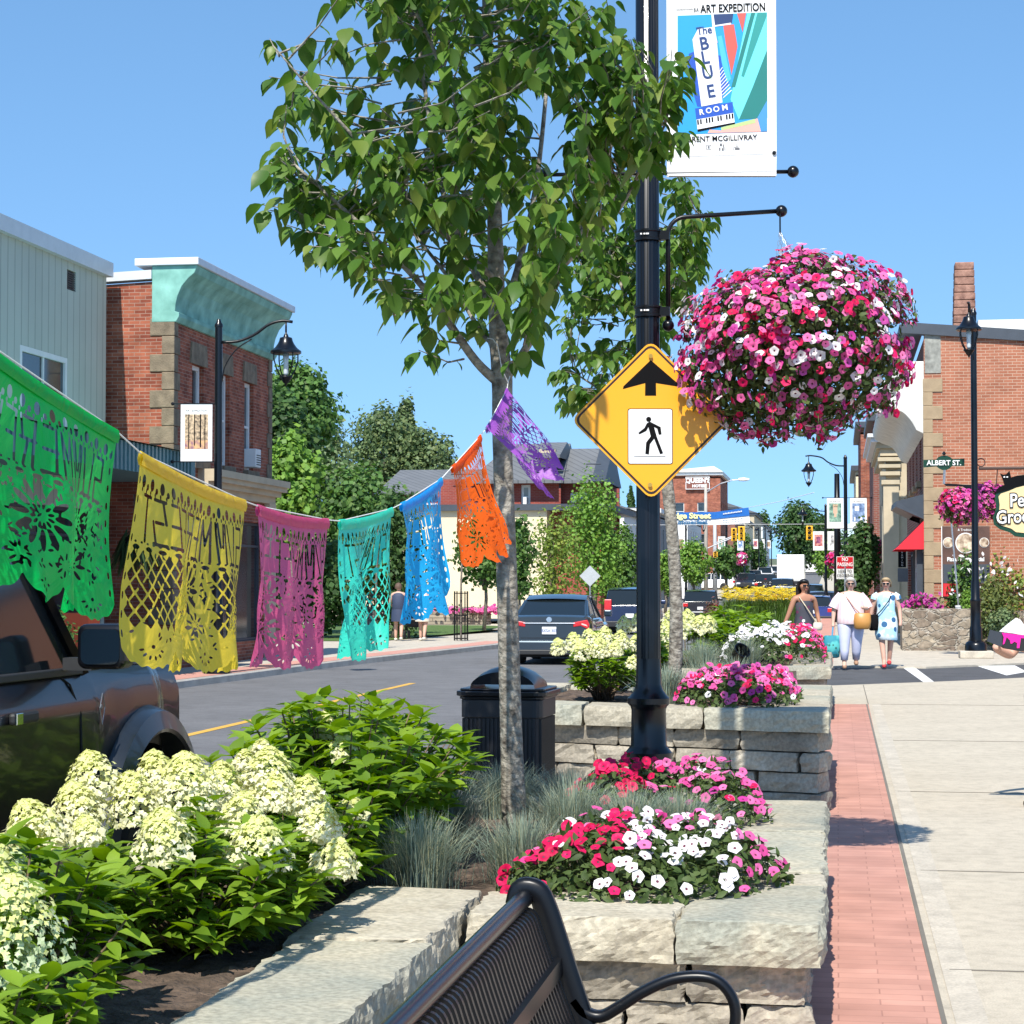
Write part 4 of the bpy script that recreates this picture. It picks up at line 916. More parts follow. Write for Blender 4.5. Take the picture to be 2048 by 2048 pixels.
def paper(n,c,tr=.45):
    if n in _M: return _M[n]
    m,t,b=_new(n); b.inputs['Base Color'].default_value=c4(c); b.inputs['Roughness'].default_value=.42; b.inputs['Specular IOR Level'].default_value=.4
    tc=_n(t,'TexCoord'); nz=_n(t,'TexNoise'); nz.inputs['Scale'].default_value=9; nz.inputs['Detail'].default_value=7; nz.inputs['Distortion'].default_value=1.2; t.links.new(tc.outputs['Object'],nz.inputs['Vector']); bm=_n(t,'Bump'); bm.inputs['Strength'].default_value=.6; bm.inputs['Distance'].default_value=.02; t.links.new(nz.outputs[0],bm.inputs['Height']); t.links.new(bm.outputs[0],b.inputs['Normal'])
    trn=_n(t,'BsdfTranslucent'); trn.inputs['Color'].default_value=c4(mul(c,1.25)); mx=_n(t,'MixShader'); mx.inputs[0].default_value=tr; t.links.new(bm.outputs[0],trn.inputs['Normal'])
    t.links.new(b.outputs[0],mx.inputs[1]); t.links.new(trn.outputs[0],mx.inputs[2]); t.links.new(mx.outputs[0],t.nodes['Material Output'].inputs[0]); _M[n]=m; return m
ob=PD(1012,780,9.42); bunt=thing('paper_bunting','string of seven cut-paper flags, green to purple, tied to the near tree trunk','bunting',(0,0,0))
flags=[('green',(.0,.50,.08),(-110,628,4.25),(235,864,5.1),(-120,1130,4.25),(228,1250,5.1),'flower',(.035,1.7,.1)),
('yellow',(.80,.60,.05),(281,906,5.2),(490,1003,6.0),(268,1335,5.15),(484,1345,5.95),'lattice',(.035,2.0,.55)),
('pink',(.68,.11,.26),(515,1012,6.25),(656,1040,7.0),(508,1335,6.2),(652,1335,6.95),'flower',(.03,2.4,.2)),
('turquoise',(.06,.72,.55),(679,1042,7.15),(784,1017,7.75),(685,1325,7.2),(730,1298,7.5),'lattice',(.06,1.2,.9)),
('blue',(.02,.45,.86),(802,1008,7.85),(883,957,8.45),(826,1255,7.9),(898,1198,8.4),'flower',(.05,1.5,.3)),
('orange',(.90,.13,.005),(904,934,8.6),(961,871,9.05),(958,1140,8.6),(1028,1082,8.95),'flower',(.05,1.3,.5)),
('purple',(.38,.11,.56),(973,856,9.12),(1014,778,9.42),(1102,1005,9.0),(1112,925,9.2),'lattice',(.05,1.2,.1))]
stp=[PD(-160,600,4.1)]
for i,(n_,c,tl,tr_,bl,br,k,rp_) in enumerate(flags):
    a,b_=PD(*tl),PD(*tr_); stp+=[a,b_]
    m_=paper('paper_'+n_,c)
    o=flagmesh('flag',m_,bunt,a,b_,PD(*bl),PD(*br),k,rp_,seed=i); o['label']=n_+' cut-paper flag'
    d=(b_-a); L=np.linalg.norm(d); d/=L; hm=MB(); nn=np.cross(d,[0,0,1]); nn/=np.linalg.norm(nn); up=np.cross(nn,d)
    P=[]
    for s_ in np.linspace(0,1,12):
        q_=a+d*L*s_; q_=q_+np.array([0,0,-.012*math.sin(math.pi*s_)]); w_=.030
        P.append([q_-up*w_-nn*.004,q_-up*w_*.5-nn*.008,q_+up*.004-nn*.004,q_+up*.006,q_+up*.003+nn*.004,q_-up*w_*.5+nn*.008,q_-up*w_+nn*.004])
    hm.grid(P); hm.build('hem',m_,o,smooth=True)
stp.append(PD(1016,765,9.45)); stp.append(PD(1020,752,9.5))
r_=MB(); r_.tube(stp,.0022,5); r_.tube([PD(1016,765,9.42),PD(1004,740,9.38),PD(995,690,9.4),PD(985,678,9.42),PD(975,676,9.5)],.0022,5)
r_.build('string',mat('white_string',(.7,.7,.68),.8,var=0),bunt)
# ================= the two young street trees
def barkmat(name,a,b_,sc_=30):
    m=mat(name,a,.9,var=.35,scale=sc_,bump=.8,bscale=sc_*1.5,col2=b_,stretch=(1,1,1.25)); return m
bark=barkmat('bark_grey',(.13,.105,.08),(.38,.35,.29),24); bark2=barkmat('bark_dark',(.12,.10,.08),(.24,.21,.17))
lf1=leafmat('street_tree_leaf',[(.045,.105,.016),(.075,.16,.025),(.14,.24,.04),(.055,.13,.02),(.20,.26,.05)],.38,.42,spec=.35)
LT1=leaf_t(.62,.13,.22,.014,pts=((0,.06),(.06,.5),(.2,.9),(.4,1),(.6,.80),(.82,.34),(1,0)))
def ellp(q,poly):
    r=False;j=len(poly)-1
    for i in range(len(poly)):
        xi,yi=poly[i];xj,yj=poly[j]
        if (yi>q[1])!=(yj>q[1]) and q[0]<(xj-xi)*(q[1]-yi)/(yj-yi)+xi: r=not r
        j=i
    return r
def neartree(label,D,trunk,limbs,poly,ntw,lsz,uc,uw,dep,base,nl=7,seed=0,barkm=None,gap=.12):
    global rng
    keep=rng; rng=np.random.default_rng(seed)
    o=PD(base[0],base[1],D); t=thing('street_tree',label,'tree',tuple(o)); L=lambda p:np.array(p)-o
    tb=MB(); pts=[L(PD(u,v,D+dd)) for u,v,r,dd in trunk]; rs=[r for u,v,r,dd in trunk]
    cp=crv(pts,60); rr=np.interp(np.linspace(0,1,61),np.linspace(0,1,len(rs)),rs)
    rr=[r*(1+.05*mn.noise(Vector((p[2]*9,3,seed)))) for r,p in zip(rr,cp)]
    tb.tube(cp,rr,14); tb.build('trunk',barkm or bark,t,smooth=True)
    skel=[np.array(p) for p in cp[24:]]
    lm=[]
    for pl_ in limbs:
        pts=[L(PD(u,v,D+dd)) for u,v,r,dd in pl_]; c=crv(pts,26); rs=np.interp(np.linspace(0,1,27),np.linspace(0,1,len(pl_)),[r for *_,r,dd in pl_])
        b_=MB(); b_.tube(c,rs,8); b_.build('limb',barkm or bark,t,smooth=True); skel+=c
    sk=np.array(skel)
    tw=MB(); LP=[];LF=[];LU=[]
    us=[p[0] for p in poly];vs_=[p[1] for p in poly]; n=0
    while n<ntw:
        u=U(min(us),max(us));v=U(min(vs_),max(vs_))
        if not ellp((u,v),poly): continue
        if mn.noise(Vector((u/75,v/75,seed)))>.34-gap: continue
        h=math.sqrt(max(.12,1-((u-uc)/uw)**2)); dd=dep*h*U(-1,1)
        if u>1060 and D<12: dd=-abs(dd)-.3
        if h>.5 and abs(dd)<dep*h*.25 and U(0,1)<.5: continue
        n+=1; p=L(PD(u,v,D+dd))
        cand=sk[sk[:,2]<p[2]+.02] if (sk[:,2]<p[2]).any() else sk
        dist=np.linalg.norm(cand-p,axis=1); q_=cand[int(np.argmin(dist+U(0,.25,len(dist))))]
        dv=p-q_; ln=np.linalg.norm(dv)
        if ln>.42: q_=p-dv/ln*.42
        mid=(p+q_)/2+np.array([0,0,-.04*ln])+rng.normal(0,.02,3)
        tw.tube([q_,mid,p],[.0055,.004,.002],4,cap=False)
        dn=(p-mid)/np.linalg.norm(p-mid); a0=U(0,6.28)
        for k in range(nl):
            f=1-k*.12; b0=mid+(p-mid)*max(f,0)+rng.normal(0,.01,3) if k<nl-2 else q_+(mid-q_)*U(.4,1)
            a=a0+k*2.4; out=np.array([math.cos(a),math.sin(a),0])*.75+dn*.35+np.array([0,0,-.55-.5*U(0,1)]); out/=np.linalg.norm(out)
            LP.append(b0+np.array([math.cos(a),math.sin(a),-.1])*.02); LF.append(out); LU.append(np.array([math.cos(a),math.sin(a),.9])+rng.normal(0,.25,3))
    tw.build('twigs',barkm or bark,t)
    LP,LF,LU=np.array(LP),np.array(LF),np.array(LU); xv=np.cross(LF,LU); xv/=np.linalg.norm(xv,axis=1,keepdims=True); zv=np.cross(xv,LF)
    scatter('crown',LT1[0],LT1[1],np.stack([xv,LF,zv],2),LP,lsz*U(.42,1.32,len(LP)),lf1,parent=t,smooth=True)
    rng=keep; return t
poly1=[(640,-480),(1010,-480),(1060,-150),(1150,-60),(1230,-10),(1255,60),(1300,70),(1385,70),(1415,150),(1360,190),(1370,270),(1320,340),(1270,320),(1220,420),(1170,500),(1120,600),(1070,670),(1040,720),(1010,660),(960,660),(900,640),(890,700),(835,710),(835,640),(790,600),(700,570),(680,520),(590,500),(540,440),(515,390),(540,320),(505,280),(560,210),(515,170),(540,75),(590,100),(640,150),(680,60),(660,0),(640,-120)]
neartree('near street tree with drooping heart-shaped leaves whose trunk holds the bunting',9.6,
 [(1029,1660,.060,0),(1022,1450,.052,0),(1012,1100,.048,0),(1005,900,.046,0),(1004,760,.050,0),(995,640,.042,0),(988,400,.034,.02),(976,100,.024,.05),(965,-300,.012,.1)],
 [[(1002,770,.026,0),(950,720,.022,-.05),(880,620,.019,-.12),(820,545,.015,-.2),(700,430,.010,-.3),(590,330,.006,-.35)],
  [(1006,765,.024,0),(1050,700,.020,-.05),(1085,630,.018,-.1),(1120,540,.015,-.15),(1230,430,.011,-.25),(1330,250,.006,-.2)],
  [(996,640,.02,0),(930,500,.017,.15),(885,380,.013,.3),(850,180,.010,.4),(820,-50,.006,.5)],
  [(998,650,.02,0),(1040,520,.016,.1),(1075,350,.012,.2),(1100,100,.009,.3),(1120,-120,.005,.35)],
  [(992,560,.015,0),(880,460,.012,-.3),(760,330,.009,-.5),(640,200,.006,-.6),(545,90,.003,-.6)],
  [(985,380,.014,0),(920,230,.011,-.2),(850,60,.008,-.3),(760,-100,.004,-.35)],
  [(1000,700,.014,0),(960,660,.012,.2),(900,560,.01,.35),(830,470,.007,.45)],
  [(1100,590,.012,-.1),(1180,420,.01,.1),(1240,240,.007,.15),(1290,120,.004,.1)]],
 poly1,600,.104,960,470,.95,(1029,1660),seed=11,nl=7)
poly2=[(1120,810),(1105,740),(1130,700),(1115,640),(1130,560),(1150,430),(1190,350),(1250,310),(1330,330),(1395,350),(1440,400),(1430,450),(1410,470),(1400,560),(1360,640),(1310,700),(1240,720),(1190,770),(1160,830)]
neartree('second street tree behind the black pole with a pale curving trunk',16.5,
 [(1345,1400,.062,0),(1352,1290,.056,0),(1350,1150,.05,0),(1338,1000,.05,0),(1320,850,.045,0),(1300,700,.04,0),(1285,500,.028,0),(1280,350,.014,0)],
 [[(1330,900,.02,0),(1260,830,.015,-.1),(1200,780,.01,-.2),(1140,740,.006,-.2)],[(1310,760,.02,0),(1260,620,.016,.1),(1210,480,.010,.2)],[(1300,700,.02,0),(1360,560,.014,-.1),(1400,430,.008,-.2)],[(1295,620,.014,0),(1200,600,.009,.2),(1150,500,.006,.3)]],
 poly2,330,.11,1275,200,.7,(1345,1400),seed=12,nl=7,gap=.1)
# ================= vehicles
def paint(n,c,metal=.0,rough=.28): return mat('paint_'+n,c,rough,metal=metal,var=.03,scale=2,coat=1)
glass=mat('tinted_glass',(.010,.015,.018),.08,var=0,spec=.5); rubber=mat('tyre_rubber',(.018,.018,.018),.85,var=.15,scale=20)
alloy=mat('alloy',(.55,.56,.58),.3,metal=.9,var=.05); chrome=mat('chrome',(.75,.76,.78),.12,metal=1,var=.02); plast=mat('black_plastic',(.02,.021,.023),.55,var=.1,scale=30)
redl=mat('tail_red',(.55,.015,.02),.2,var=.1,coat=.8); headl=mat('head_lens',(.75,.78,.8),.1,var=.1,coat=1,spec=.9); dark=mat('dark_gap',(.004,.004,.005),.8,var=0)
platem=mat('plate_white',(.72,.74,.76),.5,var=.02); plink=mat('plate_ink',(.05,.09,.25),.5,var=0)
def smoothstep(a,b,x): t=min(1,max(0,(x-a)/(b-a))); return t*t*(3-2*t)
LAT=[(0,.90),(.06,.955),(.2,.985),(.45,1.0),(.7,1.0),(.86,.985),(.95,.955),(1,.91)]
def wheel(t,x,y,r,w,side,sp=5,rimm=None):
    tb=MB(); tb.lathe([(r*.62,-w/2),(r*.93,-w/2),(r,-w*.32),(r,w*.32),(r*.93,w/2),(r*.62,w/2)],(0,0,0),28,axis='x'); o=tb.build('wheel',rubber,t,smooth=True,auto=40); o.location=(x,y,r)
    rb=MB(); s_=side; rb.lathe([(r*.62,0),(r*.64,s_*w*.45),(r*.58,s_*w*.47),(r*.56,s_*w*.2),(r*.1,s_*w*.2)],(0,0,0),28,axis='x'); 
    for k in range(sp):
        a=2*math.pi*k/sp; c_,q_=math.cos(a),math.sin(a); rb.obox((s_*w*.36,r*.32*c_,r*.32*q_),(w*.07,0,0),(0,r*.27*c_,r*.27*q_),(0,-r*.075*q_,r*.075*c_))
    rb.lathe([(.0001,s_*w*.2),(r*.14,s_*w*.25),(r*.13,s_*w*.46),(.0001,s_*w*.46)],(0,0,0),14,axis='x')
    rb.build('rim',rimm or alloy,o,smooth=True,auto=35); return o
def carbody(t,L,W,zb,top,wid,arches,m,lat=LAT,n=56,name='body'):
    "top/wid: functions of s in 0..1 from tail to nose; arches [(y,zc,r)]"
    ys=sorted(set(list(np.linspace(-L/2,L/2,n))+[a+r*math.cos(t_) for a,_,r in arches for t_ in np.linspace(0,math.pi,15)]))
    P=[]
    for y in ys:
        s=(y+L/2)/L; zt=top(s); hw=W/2*wid(s); b0=zb+ .10*smoothstep(.94,1,s)+.10*smoothstep(.06,0,s); bz=b0
        for a,zc,r in arches:
            if abs(y-a)<r: bz=max(bz,zc+math.sqrt(r*r-(y-a)**2))
        row=[(0,y,bz),(-hw*.6,y,bz)]
        lt=lambda z: float(np.interp((z-zb)/(zt-zb),[q[0] for q in lat],[q[1] for q in lat])); zs_=[bz+(zt-bz)*f for f,k in lat]
        row+=[(-hw*lt(z_),y,z_) for z_ in zs_]
        row+=[(-hw*.6,y,zt+.012),(0,y,zt+.02),(hw*.6,y,zt+.012)]
        row+=[(hw*lt(z_),y,z_) for z_ in reversed(zs_)]+[(hw*.6,y,bz)]
        P.append(row)
    b=MB(); b.grid(P,wrap=True); c=len(P[0]); b.add(P[0],[tuple(range(c))]); b.add(P[-1],[tuple(range(c-1,-1,-1))])
    return b.build(name,m,t,smooth=True,auto=32)
def cabin(t,prof,z0,zr,wb,wt,roofm,pill=(),gm=None,rt_=.02,crown=.03):
    "prof: (y,z) polygon nose to tail; glass house with roof skin and pillars"
    hw=lambda z: wb+(wt-wb)*(z-z0)/(zr-z0)
    n=len(prof); b=MB(); vs=[(-hw(z),y,z) for y,z in prof]+[(hw(z),y,z) for y,z in prof]
    b.add(vs,[tuple(range(n)),tuple(range(2*n-1,n-1,-1))]+[(i,n+i,n+(i+1)%n,(i+1)%n) for i in range(n)]); b.build('window_glass',gm or glass,t)
    up=[p for p in prof if p[1]>zr-.16]
    P=[[(hw(z)*k*1.012,y,z+rt_+crown*(1-k*k)) for k in (-1,-.93,-.5,0,.5,.93,1)] for y,z in up]
    P=[[(p[0][0],p[0][1],p[0][2]-rt_*1.6-crown*0)]+p+[(p[-1][0],p[-1][1],p[-1][2]-rt_*1.6)] for p in P]
    r=MB(); r.grid(P); c=len(P[0]); r.build('roof',roofm,t,smooth=True,auto=40)
    for (y0,z0_,y1,z1_,rad) in pill:
        for s_ in (-1,1): MB().tube([(s_*hw(z0_)*1.003,y0,z0_),(s_*hw(z1_)*1.003,y1,z1_)],rad,6,flat=.5).build('window_pillar',roofm,t)
def bx(t,name,m,x0,x1,y0,y1,z0,z1,bev=0): return MB().box(x0,x1,y0,y1,z0,z1).build(name,m,t,bevel=bev)
def place(t,p,rz=0): t.location=tuple(p); t.rotation_euler=(0,0,rz)
# ---- the black off-roader parked beside the planter
ox=thing('parked_offroader','glossy black boxy off-roader parked by the planter, seen over the hydrangeas','car',(-3.99,6.75,-.12))
pb=mat('paint_black',(.003,.004,.007),.3,var=.2,scale=3,coat=.35,spec=.35,bump=.02,bscale=2)
LATB=[(0,.93),(.05,.965),(.15,.985),(.4,.995),(.62,1.0),(.80,.995),(.85,1.0),(.885,.985),(.95,.965),(1,.935)]
fy=2.0
carbody(ox,4.75,1.92,.42,lambda s:1.375-.015*smoothstep(.75,1,s)+(.0),lambda s:1-.05*smoothstep(.955,1,s)-.03*smoothstep(.05,0,s),[(fy,.42,.60),(-.95,.42,.60)],pb,lat=LATB,n=70)
cabin(ox,[(1.30,1.38),(.98,1.72),(.80,1.90),(-2.25,1.90),(-2.33,1.38)],1.36,1.90,.90,.82,pb,[(1.32,1.36,.82,1.90,.045),(.0,1.36,.0,1.9,.045),(-1.1,1.36,-1.1,1.9,.05),(-2.3,1.36,-2.25,1.9,.06)])
for s_ in (-1,1):
    for ya in (fy,-.95):
        fl=MB(); P=[]
        for a in np.linspace(-.12,math.pi+.12,30):
            c_,q_=math.cos(a),math.sin(a); f=lambda r,x:(s_*x,ya+r*c_,.46+r*q_*1.04)
            P.append([f(.585,.90),f(.585,1.035),f(.60,1.045),f(.675,1.02),f(.70,.955),f(.70,.93)])
        fl.grid(P); fl.build('fender_flare',mat('flare_satin',(.012,.016,.022),.32,var=.1,scale=30,coat=.3),ox,smooth=True,auto=50)
    m_=MB(); m_.prism(rrect(-.10,.10,-.09,.09,.035),(s_*1.10,1.03,1.475),(1,0,0),(0,0,1),(0,.13,0)); o=m_.build('mirror',blk,ox,bevel=.02,seg=3)
    MB().prism(rrect(-.08,.08,-.07,.07,.03),(s_*1.10,1.026,1.475),(1,0,0),(0,0,1),(0,.004,0)).build('mirror_glass',mat('mirror_glass',(.10,.12,.13),.05,metal=1,var=0),o)
    MB().box(s_*1.0-.06,s_*1.0+.06,1.04,1.13,1.38,1.43).build('mirror_stalk',plast,ox)
    bx(ox,'side_trim',plast,s_*.905-.012,s_*.905+.03,-2.2,1.28,1.355,1.385,.005)
    hd=MB(); hd.box(min(s_*.955,s_*.985),max(s_*.955,s_*.985),.46,.70,1.20,1.245); hd.build('door_handle',plast,ox,bevel=.012)
    hd=MB(); hd.box(min(s_*.985,s_*.993),max(s_*.985,s_*.993),.46,.52,1.20,1.245); hd.build('handle_cap',chrome,ox,bevel=.003)
    ln=MB(); ln.tube([(s_*.96,1.18,.6),(s_*.962,1.2,1.0),(s_*.955,1.2,1.2),(s_*.935,1.13,1.32),(s_*.90,1.05,1.37)],.005,4); ln.tube([(s_*.961,.32,.55),(s_*.962,.32,1.2),(s_*.91,.32,1.37)],.005,4); ln.build('door_seam',dark,ox)
    em=MB()
    for (a,b_) in (((1.47,1.21),(1.50,1.27)),((1.50,1.27),(1.53,1.21)),((1.53,1.21),(1.50,1.14)),((1.50,1.14),(1.47,1.21))): em.tube([(s_*.966,a[0]*1.0-.08,a[1]),(s_*.966,b_[0]-.08,b_[1])],.0022,4)
    em.lathe([(.001,0),(.010,0),(.010,.002),(.001,.002)],(s_*.962,1.42,1.215),12,axis='x'); em.build('badge',mat('dull_badge',(.25,.26,.28),.4,metal=.5),ox)
for sx_ in (-1,1):
    for ya in (fy,-.95): wheel(ox,sx_*.85,ya,.42,.28,sx_,rimm=plast)
for s_ in (-1,1): bx(ox,'hood_rail',plast,s_*.86-.035,s_*.86+.035,1.45,2.28,1.375,1.41,.012)
bx(ox,'front_bumper',plast,-.93,.93,2.3,2.62,.5,.82,.03); bx(ox,'grille',plast,-.82,.82,2.375,2.41,.95,1.25,.01)
for s_ in (-1,1): MB().lathe([(.001,0),(.13,0),(.13,.03),(.001,.05)],(s_*.68,2.40,1.1),20,axis='y').build('headlight',headl,ox)
bx(ox,'underbody',dark,-.78,.78,-2.2,2.25,.25,.62)
st=MB(); st.lathe([(.16,-.02),(.18,0),(.16,.02)],(-.35,.72,1.42),20,axis='y'); st.build('steering_wheel',dark,ox)
for s_ in (-.38,.38): bx(ox,'seat_back',mat('car_seat',(.03,.035,.04),.7),s_-.22,s_+.22,-.05,.12,1.0,1.62,.05)
# ---- generic car
def car(label,kind,p,rz,pm,tone=None,group='cars along the street',plate=None,scale=1.0,lights=False):
    t=thing({'suv':'parked_suv','sedan':'sedan_car','jeep':'jeep_car','van':'minivan','hatch':'hatchback_car'}[kind],label,'car',group=group)
    K={'sedan':(4.63,1.78,1.49),'suv':(4.7,1.93,1.70),'jeep':(4.4,1.9,1.85),'van':(5.0,1.98,1.76),'hatch':(4.3,1.78,1.5)}[kind]; L,W,H=K; h=H-.02
    belt={'sedan':.98,'suv':1.08,'jeep':1.2,'van':1.1,'hatch':.98}[kind]; hood={'sedan':.86,'suv':1.0,'jeep':1.12,'van':.98,'hatch':.9}[kind]
    tail={'sedan':1.06,'suv':1.08,'jeep':1.2,'van':1.1,'hatch':1.0}[kind]
    r={'sedan':.32,'suv':.37,'jeep':.4,'van':.35,'hatch':.32}[kind]; cu={'jeep':.02}.get(kind,.07)
    top=lambda s: (tail if kind=='sedan' else belt)*(1-smoothstep(.05,.3,s))+belt*smoothstep(.05,.3,s)*(1-smoothstep(.62,.74,s))+hood*smoothstep(.62,.74,s)-.16*smoothstep(.93,1,s)*(kind!='jeep')-.04*smoothstep(.03,0,s)
    wid=lambda s: 1-cu*smoothstep(.9,1,s)**2*1.6-cu*smoothstep(.10,0,s)**2*1.2
    ar=[(L*.31,r,r+.06),(-L*.30,r,r+.06)]
    carbody(t,L,W,.26 if kind in('sedan','hatch') else .34,top,wid,ar,pm)
    if kind=='sedan': pr=[(L*.20,belt),(L*.02,h-.02),(-L*.03,h),(-L*.15,h-.01),(-L*.235,h-.10),(-L*.40,tail)]
    elif kind=='jeep': pr=[(L*.19,belt),(L*.15,h-.03),(L*.10,h),(-L*.46,h),(-L*.48,belt)]
    else: pr=[(L*.24,hood+.02),(L*.07,h-.03),(L*.0,h),(-L*.36,h-.03),(-L*.452,h-.09),(-L*.476,belt)]
    z0=min(belt,hood+.02)
    A=pr[0];B=pr[1]
    pil=[(A[0],A[1],B[0],B[1],.035),(-L*.03,belt,-L*.03,h-.03,.03)]
    if kind=='sedan': pil+=[(-L*.30,tail-.04,-L*.235,h-.10,.035),(-L*.40,tail,-L*.235,h-.1,.04)]
    else: pil+=[(-L*.22,belt,-L*.22,h-.03,.04),(pr[-1][0]+.02,pr[-1][1],pr[-2][0]+.05,pr[-2][1]-.02,.06)]
    cabin(t,pr,z0,h,W*.455,W*(.36 if kind=='sedan' else .39 if kind!='jeep' else .42),pm,pil)
    for sx_ in (-1,1):
        for ya in (L*.31,-L*.30): wheel(t,sx_*(W/2-.13),ya,r,.23,sx_)
        mx=W/2+.08; MB().box(sx_*mx-.09,sx_*mx+.09,L*.17,L*.20,belt+.02,belt+.17).build('mirror',pm,t,bevel=.03)
        # tail lights
        yb=-L/2
        if kind=='sedan':
            tl=MB(); tl.prism([(-.0,.0),(.30,-.02),(.34,.10),(.26,.17),(.0,.16)] if 0 else [(0,.01),(.16,.03),(.33,-.03),(.35,.05),(.30,.13),(.0,.085)],(sx_*.52,yb-.015,.80),(sx_,0,0),(0,0,1.35),(0,.14,0)); tl.build('tail_light',redl,t,bevel=.015)
            MB().prism([(.20,.03),(.33,-.01),(.30,.03),(.20,.06)],(sx_*.5,yb-.019,.84),(sx_,0,0),(0,0,1),(0,.004,0)).build('lamp_lens',mat('lens_pale',(.8,.55,.5),.2,var=0),t)
        else:
            hgt=.5 if kind in('van',) else .2; MB().box(min(sx_*W*.34,sx_*W*.475),max(sx_*W*.34,sx_*W*.475),yb-.012,yb+.25,belt-.28,belt-.28+hgt).build('tail_light',redl,t,bevel=.02)
        MB().box(min(sx_*W*.28,sx_*W*.46),max(sx_*W*.28,sx_*W*.46),L/2-.16,L/2+.012,hood-.32,hood-.17).build('headlight',headl,t,bevel=.02)
    bx(t,'underbody',dark,-W*.40,W*.40,-L*.47,L*.47,.16,.40)
    bx(t,'rear_bumper',plast if kind!='sedan' else pm,-W*.46,W*.46,-L/2-.05,-L/2+.2,.30,.52,.03)
    bx(t,'grille',plast,-W*.27,W*.27,L/2-.1,L/2+.02,.45,hood-.2,.02)
    zp=.74 if kind=='sedan' else .72
    pp=bx(t,'licence_plate',platem,-.155,.155,-L/2-.028,-L/2-.02,zp-.08,zp+.08,.006)
    if plate: text(plate,'lettering',plink,.088,(0,-L/2-.0295,zp-.005),(1,0,0),(0,0,1),pp,depth=.0006,sx=.92,bold=.001)
    if kind=='sedan':
        bx(t,'chrome_bar',chrome,-.56,.56,-L/2-.022,-L/2+.02,.885,.905,.005)
        em=MB(); em.lathe([(.045,0),(.058,.0),(.058,.012),(.045,.012)],(0,-L/2-.03,.975),24,axis='y'); em.box(-.06,.06,-L/2-.036,-L/2-.02,.965,.985); em.build('emblem',chrome,t)
        bx(t,'lower_lip',plast,-W*.42,W*.42,-L/2-.06,-L/2+.1,.22,.33,.02)
        bx(t,'exhaust',chrome,.45,.55,-L/2-.05,-L/2+.1,.25,.3,.01)
        bx(t,'trunk_seam',dark,-.62,.62,-L/2-.006,-L/2+.05,.575,.585)
    if kind=='suv':
        bx(t,'chrome_bar',chrome,-W*.36,W*.36,-L/2-.065,-L/2,.50,.53,.01)
    if kind=='jeep':
        sp_=MB(); sp_.lathe([(.12,-.1),(.36,-.1),(.38,-.05),(.38,.06),(.34,.1),(.12,.1)],(0,-L/2-.13,.98),26,axis='y'); o=sp_.build('spare_tyre',rubber,t,smooth=True,auto=40)
        c=MB()
        for k in range(6): a=k*math.pi/3; c.obox((.11*math.cos(a),-L/2-.235,.98+.11*math.sin(a)),(.09*math.cos(a),0,.09*math.sin(a)),(0,.015,0),(-.018*math.sin(a),0,.018*math.cos(a)))
        c.build('rim',alloy,o); bx(t,'brake_light',redl,-.08,.08,-L/2-.03,-L/2+.02,1.42,1.47)
    place(t,p,rz); t.scale=(scale,)*3 if scale!=1 else (1,1,1); return t
slate=paint('slate',(.035,.055,.075),metal=.5); nb=paint('navy',(.012,.028,.085),metal=.3); gm_=paint('graphite',(.045,.045,.055),metal=.5); wp=paint('white',(.78,.78,.76)); bk=paint('dark',(.012,.013,.016)); sv=paint('silver',(.35,.36,.38),metal=.6); bl=paint('blue',(.02,.05,.25),metal=.3)
def gp(u,D): 
    p=PD(u,1170,D); return (p[0],p[1],zr(p[1])-.12)
car('slate blue sedan seen from behind, driving away left of the black pole','sedan',PZ(1095,1330,-.12)+np.array([0,2.3,0]),R(1),slate,plate='BXSA·303')
car('navy blue minivan parked tail on, right behind the black pole','van',gp(1268,78),R(2),nb)
car('dark graphite crossover parked tail on, right of the second tree trunk','suv',gp(1403,112),R(2),gm_)
car('white crossover crossing left at the far junction','hatch',gp(1424,192),R(78),wp,scale=1.12)
car('black crossover facing the camera at the far lights','suv',gp(1493,190),R(182),bk)
car('white suv queuing behind the black one','suv',gp(1508,218),R(181),wp)
car('white suv further back at the far lights','suv',gp(1530,240),R(180),wp)
car('black boxy four-by-four with a spare wheel on its tailgate','jeep',gp(1533,170),R(0),bk)
car('dark grey suv braking in the right lane','suv',gp(1566,160),R(0),gm_)
car('small silver hatchback far up the hill','hatch',gp(1548,262),R(180),sv)
car('black minivan beside the lily planter in the right lane','van',gp(1580,120),R(0),bk)
car('white-roofed suv parked by the right kerb','suv',gp(1622,140),R(0),sv)
car('royal blue hatchback parked near the first lamp on the right','hatch',gp(1630,100),R(0),bl)
car('dark red hatchback at the right kerb, behind the royal blue one','hatch',gp(1645,122),R(0),paint('wine',(.08,.01,.02)))
# box truck
tk=thing('box_truck','white box truck driving away up the hill','truck',gp(1583,185)); 
bx(tk,'cargo_box',wp,-1.2,1.2,-3.2,2.6,1.0,3.35,.03); bx(tk,'cab',wp,-1.05,1.05,2.7,4.3,.6,2.4,.15); bx(tk,'chassis',plast,-1.0,1.0,-3.2,4.2,.55,1.0); bx(tk,'rear_door',mat('truck_door',(.62,.62,.58),.6),-1.1,1.1,-3.22,-3.2,1.1,3.2)
for sx_ in (-1,1):
    for ya in (-2,3.3): wheel(tk,sx_*.95,ya,.45,.3,sx_)
    bx(tk,'tail_light',redl,sx_*.9-.1,sx_*.9+.1,-3.23,-3.18,.75,.9)
